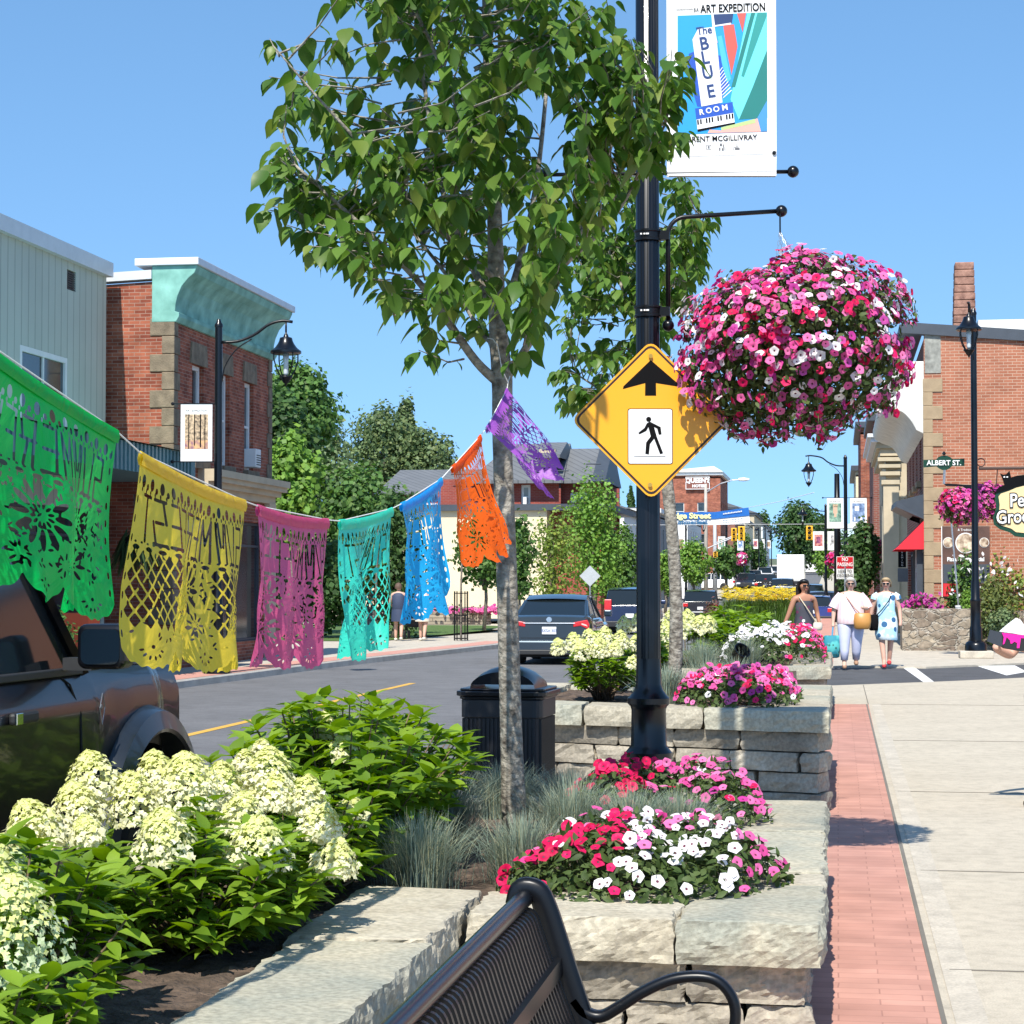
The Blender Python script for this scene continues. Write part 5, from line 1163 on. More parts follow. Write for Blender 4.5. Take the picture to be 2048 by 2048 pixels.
# ================= buildings
brickL=brickmat('brick_left',(.20,.048,.028),(.36,.11,.06),(.32,.20,.15),bw=.22,bh=.068,var=.34,msize=.007,nscale=2.2)
brickR=brickmat('brick_right',(.29,.105,.06),(.37,.145,.085),(.46,.33,.24),bw=.22,bh=.073,var=.14,msize=.0065)
brickD=brickmat('brick_dark',(.19,.05,.035),(.25,.075,.05),(.28,.2,.17),bw=.22,bh=.075,var=.2)
sand=mat('sandstone_brown',(.20,.155,.105),.92,var=.3,scale=5,bump=.6,bscale=30); sandR=mat('sandstone_tan',(.33,.245,.15),.92,var=.12,scale=4,bump=.3,bscale=30)
cream=mat('cream_render',(.70,.60,.42),.85,var=.05,scale=1); limest=mat('limestone',(.50,.42,.29),.85,var=.12,scale=2,bump=.2)
copper=mat('verdigris',(.15,.38,.31),.75,var=.25,scale=2.5,col2=(.26,.54,.46),bump=.2,bscale=14); greym=mat('metal_cap',(.62,.64,.66),.5,var=.06,metal=.2); whitep=mat('white_paint',(.74,.74,.72),.6,var=.06,scale=3)
roofm=mat('roof_grey',(.13,.135,.14),.6,var=.1,scale=1,metal=.2); slatew=mat('slate_trim',(.05,.06,.075),.5,var=.1); teal=mat('teal_metal',(.10,.22,.24),.5,var=.08,scale=4)
pane=mat('window_pane',(.03,.04,.045),.08,var=.5,scale=1.5,spec=.7); curt=mat('curtain_pane',(.32,.34,.33),.3,var=.2,scale=2)
def wall(t,name,m,org,ex,L,H,ops=(),th=.22,z0=0,parent=None,top=None):
    "wall with real openings: org corner, ex along the wall, outward normal = ex x up; ops (a0,a1,z0,z1)"
    ex=np.array(ex,float); n=np.cross(ex,[0,0,1]); org=np.array(org,float)
    xs=sorted(set([0,L]+[o for q in ops for o in q[:2]])); zs=sorted(set([z0,H]+[o for q in ops for o in q[2:4]])); b=MB()
    f=lambda a,z,d=0: org+ex*a+np.array([0,0,(z if (z<H-1e-6 or not top) else top(a))])-n*d
    for i in range(len(xs)-1):
        for j in range(len(zs)-1):
            a=(xs[i]+xs[i+1])/2;z=(zs[j]+zs[j+1])/2
            if any(q[0]<a<q[1] and q[2]<z<q[3] for q in ops): continue
            b.add([f(xs[i],zs[j]),f(xs[i+1],zs[j]),f(xs[i+1],zs[j+1]),f(xs[i],zs[j+1])],[(0,1,2,3)])
    for (a0,a1,q0,q1) in [o[:4] for o in ops]:
        b.add([f(a0,q0),f(a1,q0),f(a1,q1),f(a0,q1),f(a0,q0,th),f(a1,q0,th),f(a1,q1,th),f(a0,q1,th)],[(0,4,5,1),(1,5,6,2),(2,6,7,3),(3,7,4,0)])
    b.add([f(0,H),f(L,H),f(L,H,.3),f(0,H,.3)],[(0,1,2,3)])
    return b.build(name,m,t)
def window(t,org,ex,op,fm=None,gm=None,d=.12,bars=(.5,),vb=(),fw=.06,sill=None,name='window'):
    ex=np.array(ex,float); n=np.cross(ex,[0,0,1]); org=np.array(org,float); a0,a1,z0,z1=op; up=np.array([0,0,1.])
    c=lambda a,z,dd: org+ex*a+up*z-n*dd
    b=MB()
    def bar(x0,x1,q0,q1,dd,tk): b.obox(c((x0+x1)/2,(q0+q1)/2,dd),ex*(x1-x0)/2,n*tk,up*(q1-q0)/2)
    bar(a0+.003,a0+fw,z0+.003,z1-.003,d,.03);bar(a1-fw,a1-.003,z0+.003,z1-.003,d,.03);bar(a0+fw,a1-fw,z1-fw,z1-.003,d,.03);bar(a0+fw,a1-fw,z0+.003,z0+fw,d,.03)
    for k in bars: z=z0+(z1-z0)*k; bar(a0+fw,a1-fw,z-.025,z+.025,d+.002,.028)
    for k in vb: x=a0+(a1-a0)*k; bar(x-.02,x+.02,z0+fw,z1-fw,d+.004,.024)
    o=b.build(name,fm or whitep,t)
    g_=MB(); g_.add([c(a0+.01,z0+.01,d+.015),c(a1-.01,z0+.01,d+.015),c(a1-.01,z1-.01,d+.015),c(a0+.01,z1-.01,d+.015)],[(0,1,2,3)]); g_.build('pane',gm or pane,o)
    if sill:
        s=MB(); s.obox(c((a0+a1)/2,z0-.08,-.05),ex*((a1-a0)/2+.1),n*.07,up*.075); s.build('sill',sill,o)
    return o
# ---- grey clad building, far left: front faces the street (+x)
def B0(t,loc): t.location=loc
gb=thing('clad_building','pale grey vertically clad building at the left edge with one window and a vent','building',(-13.7,27,0))
clad=brickmat('ribbed_cladding',(.46,.49,.42),(.48,.51,.44),(.33,.36,.31),bw=.30,bh=60,msize=.02,offset=0,var=.06,bump=.5,rough=.6,nscale=.8)
Lg=37.07-15
ex=(0,1,0); org=(0,-12,0)    # wall along +y, normal = ex x up = +x
topg=lambda a: 7.45
win=(37.07-15-5.5-.0,37.07-15-2.75,4.05,5.65)
def gy(u): return PX(u,700,-13.7)[1]-15
wa,wb_=gy(40),gy(135); wz1=PX(45,690,-13.7)[2]; wz0=wz1-1.75
ven=(gy(133),gy(151),PX(140,580,-13.7)[2],PX(140,540,-13.7)[2])
wall(gb,'wall',clad,org,ex,Lg,7.45,[(wa,wb_,wz0,wz1),ven,(gy(60)-2,gy(205),.5,3.0)])
window(gb,org,ex,(wa,wb_,wz0,wz1),bars=(),vb=(.5,),fw=.1,d=.03)
window(gb,org,ex,(gy(60)-2,gy(205),.5,3.0),fm=slatew,bars=(.8,),vb=(.25,.5,.75))
v_=MB(); 
for k in range(9): z=ven[2]+(ven[3]-ven[2])*(k+.5)/9; v_.obox((-.06,-12+(ven[0]+ven[1])/2,z),(.04,0,-.03),(0,(ven[1]-ven[0])/2,0),(.004,0,.008))
v_.box(-.2,-.19,-12+ven[0],-12+ven[1],ven[2],ven[3]); v_.build('vent',slatew,gb)
bx(gb,'roof_edge',greym,-8,.12,-12,Lg-12+.05,7.45,7.72); bx(gb,'side_wall',clad,-8,-.005,Lg-12-.01,Lg-12,0,7.45); 
cn=MB(); cn.box(-.0+.003,1.75,-12,10.15,3.55,4.05); cn.build('canopy',mat('teal_metal_ribbed',(.10,.22,.24),.5,var=.05),gb)
rb=MB()
for k in range(110): y=-12+k*.2; rb.box(1.75,1.78,y,y+.09,3.55,4.05)
for k in range(9): x=.05+k*.2; rb.box(x,x+.09,-12.03,-12,3.55,4.05)
rb.build('canopy_ribs',teal,gb); 
cr=MB(); cr.grid([[(.003,y,4.35),(1.85,y,4.06)] for y in (-12,10.2)]); cr.build('canopy_roof',mat('copper_roof',(.25,.52,.45),.5,var=.1),gb)
# ---- brick corner building with verdigris cornice
XB,Y0,Y1=-12.5,37.46,44.3
bb_=thing('brick_corner_building','red brick two-storey building with a flared verdigris green cornice at the left','building',(XB,Y0,0)); LB=Y1-Y0
ops=[]
def wy(u): return PX(u,800,XB)[1]-Y0
for (u0,u1,vt,vb_) in ((384,407,728,895),(441,459,748,930),(489,507,764,935)):
    ops.append((wy(u0),wy(u1),4.05,5.95))
wall(bb_,'wall',brickD if 0 else brickL,(0,0,0),(0,1,0),LB,7.4,ops+[(.9,LB-.6,.4,2.95)],th=.25)
window(bb_,(0,0,0),(0,1,0),(.9,LB-.6,.4,2.95),fm=slatew,bars=(.8,),vb=(.3,.6))
for i,o_ in enumerate(ops):
    w_=window(bb_,(0,0,0),(0,1,0),o_,sill=sand,fw=.09)
    ln=MB(); ln.prism([(-.17,0),(o_[1]-o_[0]+.17,0),(o_[1]-o_[0]+.10,.42),(-.10,.42)],(.04,o_[0],5.95),(0,1,0),(0,0,1),(-.06,0,0)); ln.build('lintel',sand,w_)
ac=MB(); ac.box(-.1,.22,ops[2][0]+.15,ops[2][1]-.15,4.12,4.52); o=ac.build('air_conditioner',whitep,bb_,bevel=.02)
for k in range(7): MB().box(.221,.226,ops[2][0]+.18,ops[2][1]-.18,4.17+k*.05,4.19+k*.05).build('louvre',plast,o) if k<5 else None
wall(bb_,'wall',brickL,(-12,0,0),(1,0,0),12,7.42,[(12-4.5,12-3.6,4.4,6.0)],top=lambda a:7.42-.045*(12-a))
window(bb_,(-12,0,0),(1,0,0),(12-4.5,12-3.6,4.4,6.0),sill=sand)
q_=MB()
for k in range(17):
    z=6.7-(k+1)*.345+.005; w_=.46 if k%2==0 else .22; f_=.22 if k%2==0 else .34
    if z<.3: break
    MB().box(-w_,.03,-.03,f_,z,z+.335).build('quoin',sand,bb_,bevel=.015); MB().box(-.005,.03,LB-f_,LB+.02,z,z+.335).build('quoin',sand,bb_,bevel=.015)
# cornice: profile (x out, z)
cp_=[(0.0,6.62),(.06,6.62),(.12,6.72),(.12,6.80),(.04,6.82),(.05,6.95),(.09,7.12),(.17,7.30),(.30,7.45),(.42,7.55),(.47,7.66),(.47,7.70),(-.42,7.70),(-.42,6.62)]
cn=MB(); n=len(cp_)
for y0_,y1_ in ((-.0,LB+.05),): cn.add([(x,y0_-.035,z) for x,z in cp_]+[(x,y1_,z) for x,z in cp_],[tuple(range(n)),tuple(range(2*n-1,n-1,-1))]+[(i,n+i,n+(i+1)%n,(i+1)%n) for i in range(n)])
cn.build('cornice',copper,bb_,bevel=.01)
bx(bb_,'coping',greym,-.75,.52,-.10,LB+.12,7.70,7.84,.01)
c2=MB(); c2.prism([(-12,6.95),(-.42,7.45),(-.42,7.62),(-12,7.12)],(0,-.08,0),(1,0,0),(0,0,1),(0,.3,0)); c2.build('coping',greym,bb_); bx(bb_,'roof',roofm,-12,-.3,.2,LB,6.8,6.85)
sc_=MB(); 
for x_,z0_,z1_ in ((.10,3.40,3.55),(.22,3.55,3.66),(.34,3.66,3.76),(.40,3.76,3.90)): sc_.box(-.0+.003,x_,1.6 if z0_<3.5 else 1.55,LB+x_*.5,z0_,z1_)
sc_.build('shopfront_cornice',limest,bb_); bx(bb_,'pilaster',limest,.003,.12,LB-.5,LB+.03,.0,3.4)
bx(bb_,'back_wall',brickL,-12,-.02,LB-.2,LB,0,7.2)
# hanging fern at the canopy corner
fe=thing('hanging_fern','dark fern in a hanging pot below the teal canopy','plant',tuple(PX(268,1075,-12.0)))
MB().lathe([(.10,-.3),(.17,-.1),(.18,0),(.001,0)],(0,0,0),14).build('pot',blk2,fe); 
n=220; a=U(0,6.28,n); Rm=np.zeros((n,3,3)); Rm[:,:,0]=np.stack([-np.sin(a),np.cos(a),0*a],1);Rm[:,:,1]=np.stack([np.cos(a),np.sin(a),-.5+0*a],1);Rm[:,:,2]=np.array([0,0,1])
scatter('fronds',*leaf_t(.12,.1,.9),Rm,rng.normal(0,.06,(n,3)),.5*U(.5,1,n),leafmat('fern',[(.02,.04,.012),(.05,.08,.02)],.2),parent=fe)
MB().tube([(0,0,0),(0,0,.75)],.008,4).build('hook',blk2,fe)
# ---- right brick corner building
XR,YR,YR1=2.2,53.0,66.5
br=thing('brick_pizza_building','orange brick building with white scroll cornice and red awning at the right','building',(XR,YR,0)); LR=YR1-YR; br.scale=(1,1,1.035)
ops=[(2.2+i*2.6,3.1+i*2.6,4.2,6.1) for i in range(5)]
wall(br,'wall',brickD,(0,LR,0),(0,-1,0),LR,7.6,[(LR-o[1],LR-o[0],o[2],o[3]) for o in ops]+[(.8,LR-.9,.3,2.9)],th=.2)
for o_ in ops: window(br,(0,LR,0),(0,-1,0),(LR-o_[1],LR-o_[0],o_[2],o_[3]),sill=sandR)
window(br,(0,LR,0),(0,-1,0),(.8,LR-.9,.3,2.9),fm=slatew,bars=(.82,),vb=tuple(k/9 for k in range(1,9)))
wall(br,'wall',brickR,(0,0,0),(1,0,0),26,7.75,[(2.6+2.4,2.6+3.6,1.2,3.2)] ,top=lambda a:7.75-.085*a)
fs=MB(); fs.prism([(-.55,7.75),(26,7.75-.085*26),(26,8.05-.085*26),(-.55,8.02)],(0,-.10,0),(1,0,0),(0,0,1),(0,.35,0)); fs.build('fascia',slatew,br)
bx(br,'fascia',slatew,-.6,-.02,.26,LR,7.76,8.0)
for k in range(19):
    z=6.62-(k+1)*.335; w_=.46 if k%2==0 else .21
    if z<.9: break
    MB().box(-.03,w_,-.03,.25,z,z+.33).build('quoin',sandR,br,bevel=.012)
# scroll cornice running along the front
cpR=[(0,7.05),(-.25,7.05),(-.52,6.98),(-.70,6.85),(-.80,6.70),(-1.0,6.58),(-1.15,6.3),(-1.10,6.05),(-.85,5.9),(-.55,5.8),(-.35,5.6),(-.2,5.35),(0,5.25)]
cn=MB(); cc=crv([(x,0,z) for x,z in cpR[1:-1]],30); pr_=[(0,7.05)]+[(c[0],c[2]) for c in cc]+[(0,5.25)]; n=len(pr_)
for (ya,yb_) in ((.0,.16),): cn.add([(x,ya,z) for x,z in pr_]+[(x,yb_,z) for x,z in pr_],[tuple(range(n)),tuple(range(2*n-1,n-1,-1))]+[(i,n+i,n+(i+1)%n,(i+1)%n) for i in range(n)])
cn.build('scroll_bracket',mat('old_white_paint',(.62,.61,.56),.6,var=.15,scale=5),br,bevel=.02)
fr=MB(); fr.grid([[(x*.92,y,z+.02) for x,z in pr_] for y in np.linspace(.16,LR,12)]); fr.build('cornice',mat('old_white_paint'),br,smooth=True)
bx(br,'cornice_stone',mat('weathered_grey',(.25,.25,.22),.9,var=.4,scale=6),.02,.42,-.02,.2,6.75,7.7)
# awning, bay hood, shop details
hood=MB(); hood.add([(0,-.0,3.78),(-.7,.3,3.62),(-.75,3.2,3.62),(0,3.5,3.78),(0,0,3.15),(-.3,.3,3.25),(-.3,3.2,3.25),(0,3.5,3.15),(-.72,.3,3.48),(-.77,3.2,3.48)],[(0,1,2,3),(0,4,5,8,1),(8,5,6,9),(1,8,9,2),(3,2,9,6,7)]); hood.build('bay_hood',slatew,br)
redc=mat('awning_red',(.62,.015,.03),.75,var=.06,scale=5); aw=MB(); aw.add([(0,.05,3.15),(-.74,.05,2.42),(0,.05,2.42),(0,3.6,3.15),(-.74,3.6,2.42),(0,3.6,2.42)],[(0,1,2),(0,3,4,1),(3,5,4)]); aw.build('awning',redc,br)
for y in (.35,1.2,2.2,3.1): bx(br,'shop_column',slatew if y!=1.2 else greym,-.20,-.05,y,y+.12,.1,2.42)
pos=MB(); pos.box(.42,1.60,-.05,-.03,1.25,2.98); pz=pos.build('wall_poster',mat('poster_brown',(.10,.05,.035),.5,var=.3,scale=3),br)
bx(pz,'poster_edge',whitep,.40,.42,-.055,-.03,1.25,2.98); bx(pz,'poster_panel',redc,.44,.85,-.06,-.05,1.27,1.58)
for (x,z,r_,m_) in ((.57,2.58,.12,'pizza_a'),(1.0,2.57,.23,'pizza_b'),(1.46,2.58,.11,'pizza_c')):
    d=MB(); d.lathe([(.001,0),(r_*1.1,0),(r_*1.1,.006),(.001,.006)],(x,-.062,z),26,axis='y'); d.build('plate_picture',whitep,pz)
    d=MB(); d.lathe([(.001,0),(r_,0),(r_,.006),(.001,.006)],(x,-.069,z),26,axis='y'); d.build('food_picture',mat(m_,(.30,.12,.05),.7,var=.6,scale=9,col2=(.75,.62,.45)),pz)
text('Pizza Pickup Special','lettering',whitep,.135,(1.0,-.058,2.17),(1,0,0),(0,0,1),pz,depth=.002,bold=.006,sx=.86)
text('& Traditional','lettering',whitep,.08,(1.02,-.058,2.89),(1,0,0),(0,0,1),pz,depth=.002,sx=1); bx(pz,'poster_lower',slatew,.44,1.59,-.056,-.05,1.59,2.05)
# chimney
ch=MB(); 
for k in range(12): s_=1-.018*k+.05*mn.noise(Vector((k*1.7,0,0))); ch.box(1.08-.32*s_,1.08+.29*s_,.6,1.2,7.3+k*.19,7.3+(k+1)*.19-.012)
ch.build('chimney',mat('old_brick',(.24,.11,.08),.95,var=.45,scale=6,col2=(.40,.22,.16),bump=.5),br,bevel=.02)
bx(br,'roof_house',mat('white_block',(.75,.75,.72),.7,var=.06),1.45,8,1.3,5,7.3,8.2)
bx(br,'roof',roofm,.05,26,.3,LR,5.5,5.6) if 0 else None
# eave of the neighbouring porch
po=thing('side_porch','small gabled porch roof at the right edge, beyond the lamp post','porch',(6.1,50.6,0)); g_=MB(); g_.prism([(-.9,4.75),(.6,5.75),(2.1,4.75),(2.1,4.9),(.6,5.92),(-.95,4.85)],(0,0,0),(1,0,0),(0,0,1),(0,2,0)); g_.build('roof',mat('porch_brown',(.2,.1,.07),.7),po); g_=MB(); g_.prism([(-.75,4.75),(.6,5.68),(1.95,4.75)],(0,.1,0),(1,0,0),(0,0,1),(0,.1,0)); g_.build('gable',whitep,po); bx(po,'downpipe',whitep,-.05,.07,.3,.4,0,4.8)
# ---- stone retaining wall + shrubs
def cobble(name,cols,mort,sc_=4.2):
    m,t,b=_new(name); b.inputs['Roughness'].default_value=.9; tc=_n(t,'TexCoord'); mp=_n(t,'Mapping'); mp.inputs['Scale'].default_value=(sc_*.75,sc_*.75,sc_*1.35); t.links.new(tc.outputs['Object'],mp.inputs[0])
    nz=_n(t,'TexNoise'); nz.inputs['Scale'].default_value=1.2; t.links.new(mp.outputs[0],nz.inputs['Vector']); ad=_n(t,'VectorMath',operation='ADD'); t.links.new(mp.outputs[0],ad.inputs[0]); t.links.new(nz.outputs['Color'],ad.inputs[1])
    v=_n(t,'TexVoronoi'); v.inputs['Scale'].default_value=1; v2=_n(t,'TexVoronoi',feature='DISTANCE_TO_EDGE'); v2.inputs['Scale'].default_value=1
    t.links.new(ad.outputs[0],v.inputs['Vector']); t.links.new(ad.outputs[0],v2.inputs['Vector']); sp=_n(t,'SeparateXYZ'); t.links.new(v.outputs['Color'],sp.inputs[0])
    rp=_n(t,'ValToRGB'); e=rp.color_ramp.elements; e.new(.5)
    for i,c in enumerate(cols): e[i].color=c4(c); e[i].position=i*.5
    t.links.new(sp.outputs[0],rp.inputs[0]); mr=_n(t,'MapRange'); mr.inputs[1].default_value=.02; mr.inputs[2].default_value=.09; t.links.new(v2.outputs[0],mr.inputs[0]); mx=_n(t,'MixRGB'); mx.inputs[1].default_value=c4(mort); t.links.new(mr.outputs[0],mx.inputs[0]); t.links.new(rp.outputs[0],mx.inputs[2])
    n3=_n(t,'TexNoise'); n3.inputs['Scale'].default_value=14; n3.inputs['Detail'].default_value=8; t.links.new(tc.outputs['Object'],n3.inputs['Vector']); m2=_n(t,'MapRange'); m2.inputs[1].default_value=.3;m2.inputs[2].default_value=.7;m2.inputs[3].default_value=.65;m2.inputs[4].default_value=1.25; t.links.new(n3.outputs[0],m2.inputs[0]); hs=_n(t,'HueSaturation'); t.links.new(m2.outputs[0],hs.inputs['Value']); t.links.new(mx.outputs[0],hs.inputs['Color']); t.links.new(hs.outputs[0],b.inputs['Base Color'])
    bm=_n(t,'Bump'); bm.inputs['Strength'].default_value=.9; bm.inputs['Distance'].default_value=.04; t.links.new(mr.outputs[0],bm.inputs['Height']); t.links.new(bm.outputs[0],b.inputs['Normal']); _M[name]=m; return m
fieldm=cobble('fieldstone',[(.16,.12,.09),(.26,.21,.155),(.36,.30,.22)],(.36,.32,.26))
rw=thing('fieldstone_wall','low rough fieldstone wall below the brick pizza building','wall',(1.45,51.0,0))
def roughwall(t,x0,x1,y0,y1,h,m,seed):
    b=MB(); nx,nz=int((x1-x0)/.1)+2,int(h/.08)+2
    P=[[(x0+(x1-x0)*i/nx,y0+.05*mn.fractal(Vector((i*.35,j*.45,seed)),1,2,3)-.03,h*j/nz+(.05*mn.noise(Vector((i*.5,seed,0))) if j==nz else 0)) for j in range(nz+1)] for i in range(nx+1)]
    Q=[[(x,y1,z) for x,y,z in r] for r in P]; b.grid(P); b.grid([[r[-1] for r in P],[r[-1] for r in Q]]); b.grid([P[0],Q[0]]); b.grid([P[-1],Q[-1]]); return b.build('masonry',m,t,smooth=True)
roughwall(rw,0.1,1.9,0,.5,1.02,fieldm,1); roughwall(rw,1.9,6.0,.25,.6,.98,fieldm,2); bx(rw,'return_wall',fieldm,.1,.5,.45,1.6,0,1.0)
# ---- bank with columns
bk_=thing('limestone_bank','cream limestone bank with a tall column and heavy cornice beyond the brick building','building',(1.62,69.5,0)); 
wall(bk_,'wall',limest,(0,0,0),(1,0,0),14,7.0,()); wall(bk_,'wall',limest,(0,11,0),(0,-1,0),11,6.6,[(1+i*2.2,2.2+i*2.2,1.0,4.6) for i in range(4)]) 
for i in range(4): window(bk_,(0,11,0),(0,-1,0),(1+i*2.2,2.2+i*2.2,1.0,4.6),fm=slatew)
bx(bk_,'base_course',sandR,-.12,14,-.12,11,0,1.0,.02); bx(bk_,'corner_pier',limest,-.10,.42,-.10,.5,1.0,5.0,.02); bx(bk_,'recess_shade_slab',mat('stone_shadow',(.30,.29,.24),.9),-.13,-.10,.6,1.0,1.0,5.0)  # raised slab beside the pier; recess shade is put into its darker stone colour
for i,(x_,z0_,z1_) in enumerate(((.06,4.95,5.1),(.10,5.25,5.38),(.14,5.5,5.62),(.18,5.72,5.85))): bx(bk_,'capital_band',limest,-.10-x_,.42+x_*.4,-.10-x_,.5,z0_,z1_,.01)
for x_,z0_,z1_ in ((.20,5.9,6.15),(.32,6.15,6.35),(.5,6.35,6.5),(.62,6.5,6.62)): bx(bk_,'cornice',limest if x_<.5 else greym,-x_,14,-x_,11,z0_,z1_,.01)
bx(bk_,'parapet',limest,-.05,14,-.05,11,6.62,7.35,.01); bx(bk_,'parapet_cap',whitep,-.15,14,-.15,11,7.35,7.55,.01); bx(bk_,'parapet_block',limest,-.2,.5,-.2,.5,6.63,7.65,.01); bx(bk_,'parapet_cap',whitep,-.27,.58,-.27,.58,7.65,7.85,.02)
# ---- more fronts further up on the right
def simple(label,x,y,w,l,h,m,side=1,fl=2,roof=slatew,name='shop_building',cap=None,zb=None,ww=.9,grp='buildings along the street',pitch=0,trim=None,n=None):
    "block with its street front towards the road and a flank towards the camera"
    z=zr(y) if zb is None else zb; t=thing(name,label,'building',(x,y,z),group=grp)
    W_=w*side
    n=n or max(2,int(l/2.6)); ops=[]
    for f in range(fl):
        zz0=.6 if f==0 else 3.6+(f-1)*3; hh=2.3 if f==0 else 1.8
        if zz0+hh>h-.3: continue
        for i in range(n): a=l*(i+.5)/n; ops.append((a-ww/2-(.5 if f==0 else 0),a+ww/2+(.5 if f==0 else 0),zz0,zz0+hh))
    if side>0: og,ex=(0,l,0),(0,-1,0)
    else: og,ex=(0,0,0),(0,1,0)
    wall(t,'wall',m,og,ex,l,h,ops); 
    for o_ in ops: window(t,og,ex,o_,fm=trim or whitep,bars=(.5,) if o_[2]>1 else (.8,))
    ops2=[]; 
    for f in range(1,fl):
        for i in range(2): a=w*(i+.6)/3; ops2.append((a,a+ww,3.6+(f-1)*3,5.3+(f-1)*3))
    ops2=[q for q in ops2 if q[3]<h-.3]
    if side>0: og2,ex2=(0,0,0),(1,0,0)
    else: og2,ex2=(-w,0,0),(1,0,0); ops2=[(w-q[1],w-q[0],q[2],q[3]) for q in ops2]
    wall(t,'wall',m,og2,ex2,w,h,ops2)
    for o_ in ops2: window(t,og2,ex2,o_,fm=trim or whitep)
    x0,x1=(0,w) if side>0 else (-w,0)
    bx(t,'cornice',roof,x0-.25,x1+.25,-.2,l,h,h+.3,.02)
    if pitch:
        r=MB(); r.prism([(x0-.4,h+.3),(x1+.4,h+.3),((x0+x1)/2,h+.3+pitch)],(0,-.3,0),(1,0,0),(0,0,1),(0,l+.6,0)); r.build('roof',roofm,t)
    else: bx(t,'roof',roofm,x0,x1,0,l,h-.3,h-.2)
    return t
simple('red brick shop with a dark balcony beyond the limestone bank',1.45,84,12,10,8.4,brickD,1,2)
simple('tall red brick building behind the lamp banners on the right',1.1,97,12,12,9.2,brickL,1,3)
simple('cream shop with pale trim further up on the right',1.0,112,12,14,8,cream,1,2)
for i,(y,l,h,m,lb) in enumerate(((130,14,7,limest,'low stone shop halfway up the hill on the right'),(150,16,8,brickD,'dark brick shop halfway up the hill on the right'),(172,20,7,cream,'cream shop near the hilltop on the right'))): simple(lb,1.6+i*.3,y,12,l,h,m,1,2)
# ---- left side beyond the brick corner: victorian house, parlour wing and small shops
vh=thing('victorian_house','large red brick house with steep grey gabled roofs above a cream ground floor','house',(-22,97,0))
def vx(u,D=97): return PY(u,1170,D)[0]+22
def vz(v,D=97): return PY(1000,v,D)[2]
brickH=brickmat('brick_house',(.24,.04,.03),(.30,.06,.04),(.28,.12,.1),bw=.24,bh=.08,var=.15)
a0_,a1_=vx(875),vx(1118)
zc_=vz(1022); ze=vz(958)
wins=[(vx(1042),vx(1061),vz(1018),vz(970))]
wall(vh,'wall',brickH,(a0_,0,0),(1,0,0),a1_-a0_,ze,[(q[0]-a0_,q[1]-a0_,q[2],q[3]) for q in wins],z0=zc_)
for q in wins: window(vh,(a0_,0,0),(1,0,0),(q[0]-a0_,q[1]-a0_,q[2],q[3]),fw=.12,gm=curt,sill=greym)
bx(vh,'air_conditioner',whitep,wins[0][0]+.15,wins[0][1]-.15,-.3,.1,wins[0][2]+.05,wins[0][2]+.55)
bx(vh,'back_wall',brickH,a0_,vx(1195),10,10.2,0,ze)
bx(vh,'ground_floor',cream,vx(640),vx(1096),-.4,10,0,zc_); bx(vh,'string_course',slatew,vx(640),vx(1225),-.65,10,zc_,zc_+.3)
bx(vh,'side_floor',brickH,vx(1096)+.01,vx(1170),1.0,10,0,zc_)
# right wing with its own gable towards the right
w0,w1=vx(1118)+.01,vx(1198)
wall(vh,'wall',brickH,(w0,.6,0),(1,0,0),w1-w0,vz(962),[(.45,1.35,vz(1005),vz(985))],z0=zc_); window(vh,(w0,.6,0),(1,0,0),(.45,1.35,vz(1005),vz(985)),fw=.12)
bx(vh,'wing_side',brickH,w1-.2,w1,.8,8,0,vz(962))
def roofplane(x0,x1,zb,zt,yb,yt,x0t=None,x1t=None,ov=.0):
    r=MB(); a=x0 if x0t is None else x0t; b_=x1 if x1t is None else x1t
    r.add([(x0,yb,zb),(x1,yb,zb),(b_,yt,zt),(a,yt,zt),(x0,yb,zb-.15),(x1,yb,zb-.15),(b_,yt+4,zb),(a,yt+4,zb)],[(0,1,2,3),(0,4,5,1),(2,7,6),(3,2,6,7),(0,3,7,4),(1,5,6,2)]); return r
seam=brickmat('standing_seam',(.14,.145,.15),(.15,.155,.16),(.08,.085,.09),bw=.42,bh=80,msize=.03,offset=0,var=.06,rough=.5)
roofplane(vx(940),vx(1130),ze-.1,vz(878),-.7,3.6,vx(1000),vx(1122)).build('roof',seam,vh)
roofplane(vx(1110),vx(1205),vz(962),vz(890),-.3,3.2,vx(1112),vx(1192)).build('roof',seam,vh)
g_=MB(); g_.prism([(w1+.02,vz(962)),(w1+.02,vz(895)),(w1+.02,vz(900))],(0,0,0),(1,0,0),(0,0,1),(0,6,0)) if 0 else None
wg=MB(); wg.add([(w1+.35,-.5,vz(965)),(w1+.35,3.2,vz(886)),(w1+.35,7,vz(965)),(w1-.3,-.5,vz(965)),(w1-.3,3.2,vz(886)),(w1-.3,7,vz(965))],[(0,1,2),(3,5,4),(0,3,4,1),(1,4,5,2)]); wg.build('gable_end',slatew,vh)
dr=MB(); dr.prism([(vx(1080),vz(935)),(vx(1112),vz(935)),(vx(1112),vz(900)),(vx(1080),vz(900))],(0,-.2,0),(1,0,0),(0,0,1),(0,2.2,0)); dr.build('dormer',limest,vh); dr=roofplane(vx(1070),vx(1124),vz(912),vz(880),-.6,2.0); dr.build('dormer_roof',seam,vh)
roofplane(vx(735),vx(935),vz(978),vz(924),2,6,vx(748),vx(925)).build('wing_roof',seam,vh); bx(vh,'wing_wall',brickH,vx(745),vx(940),2.3,9,zc_,vz(976)); window(vh,(vx(745),2.3,0),(1,0,0),(2.2,4.2,vz(1016),vz(1002)),fw=.1,bars=(),vb=(.33,.66),d=-.03)
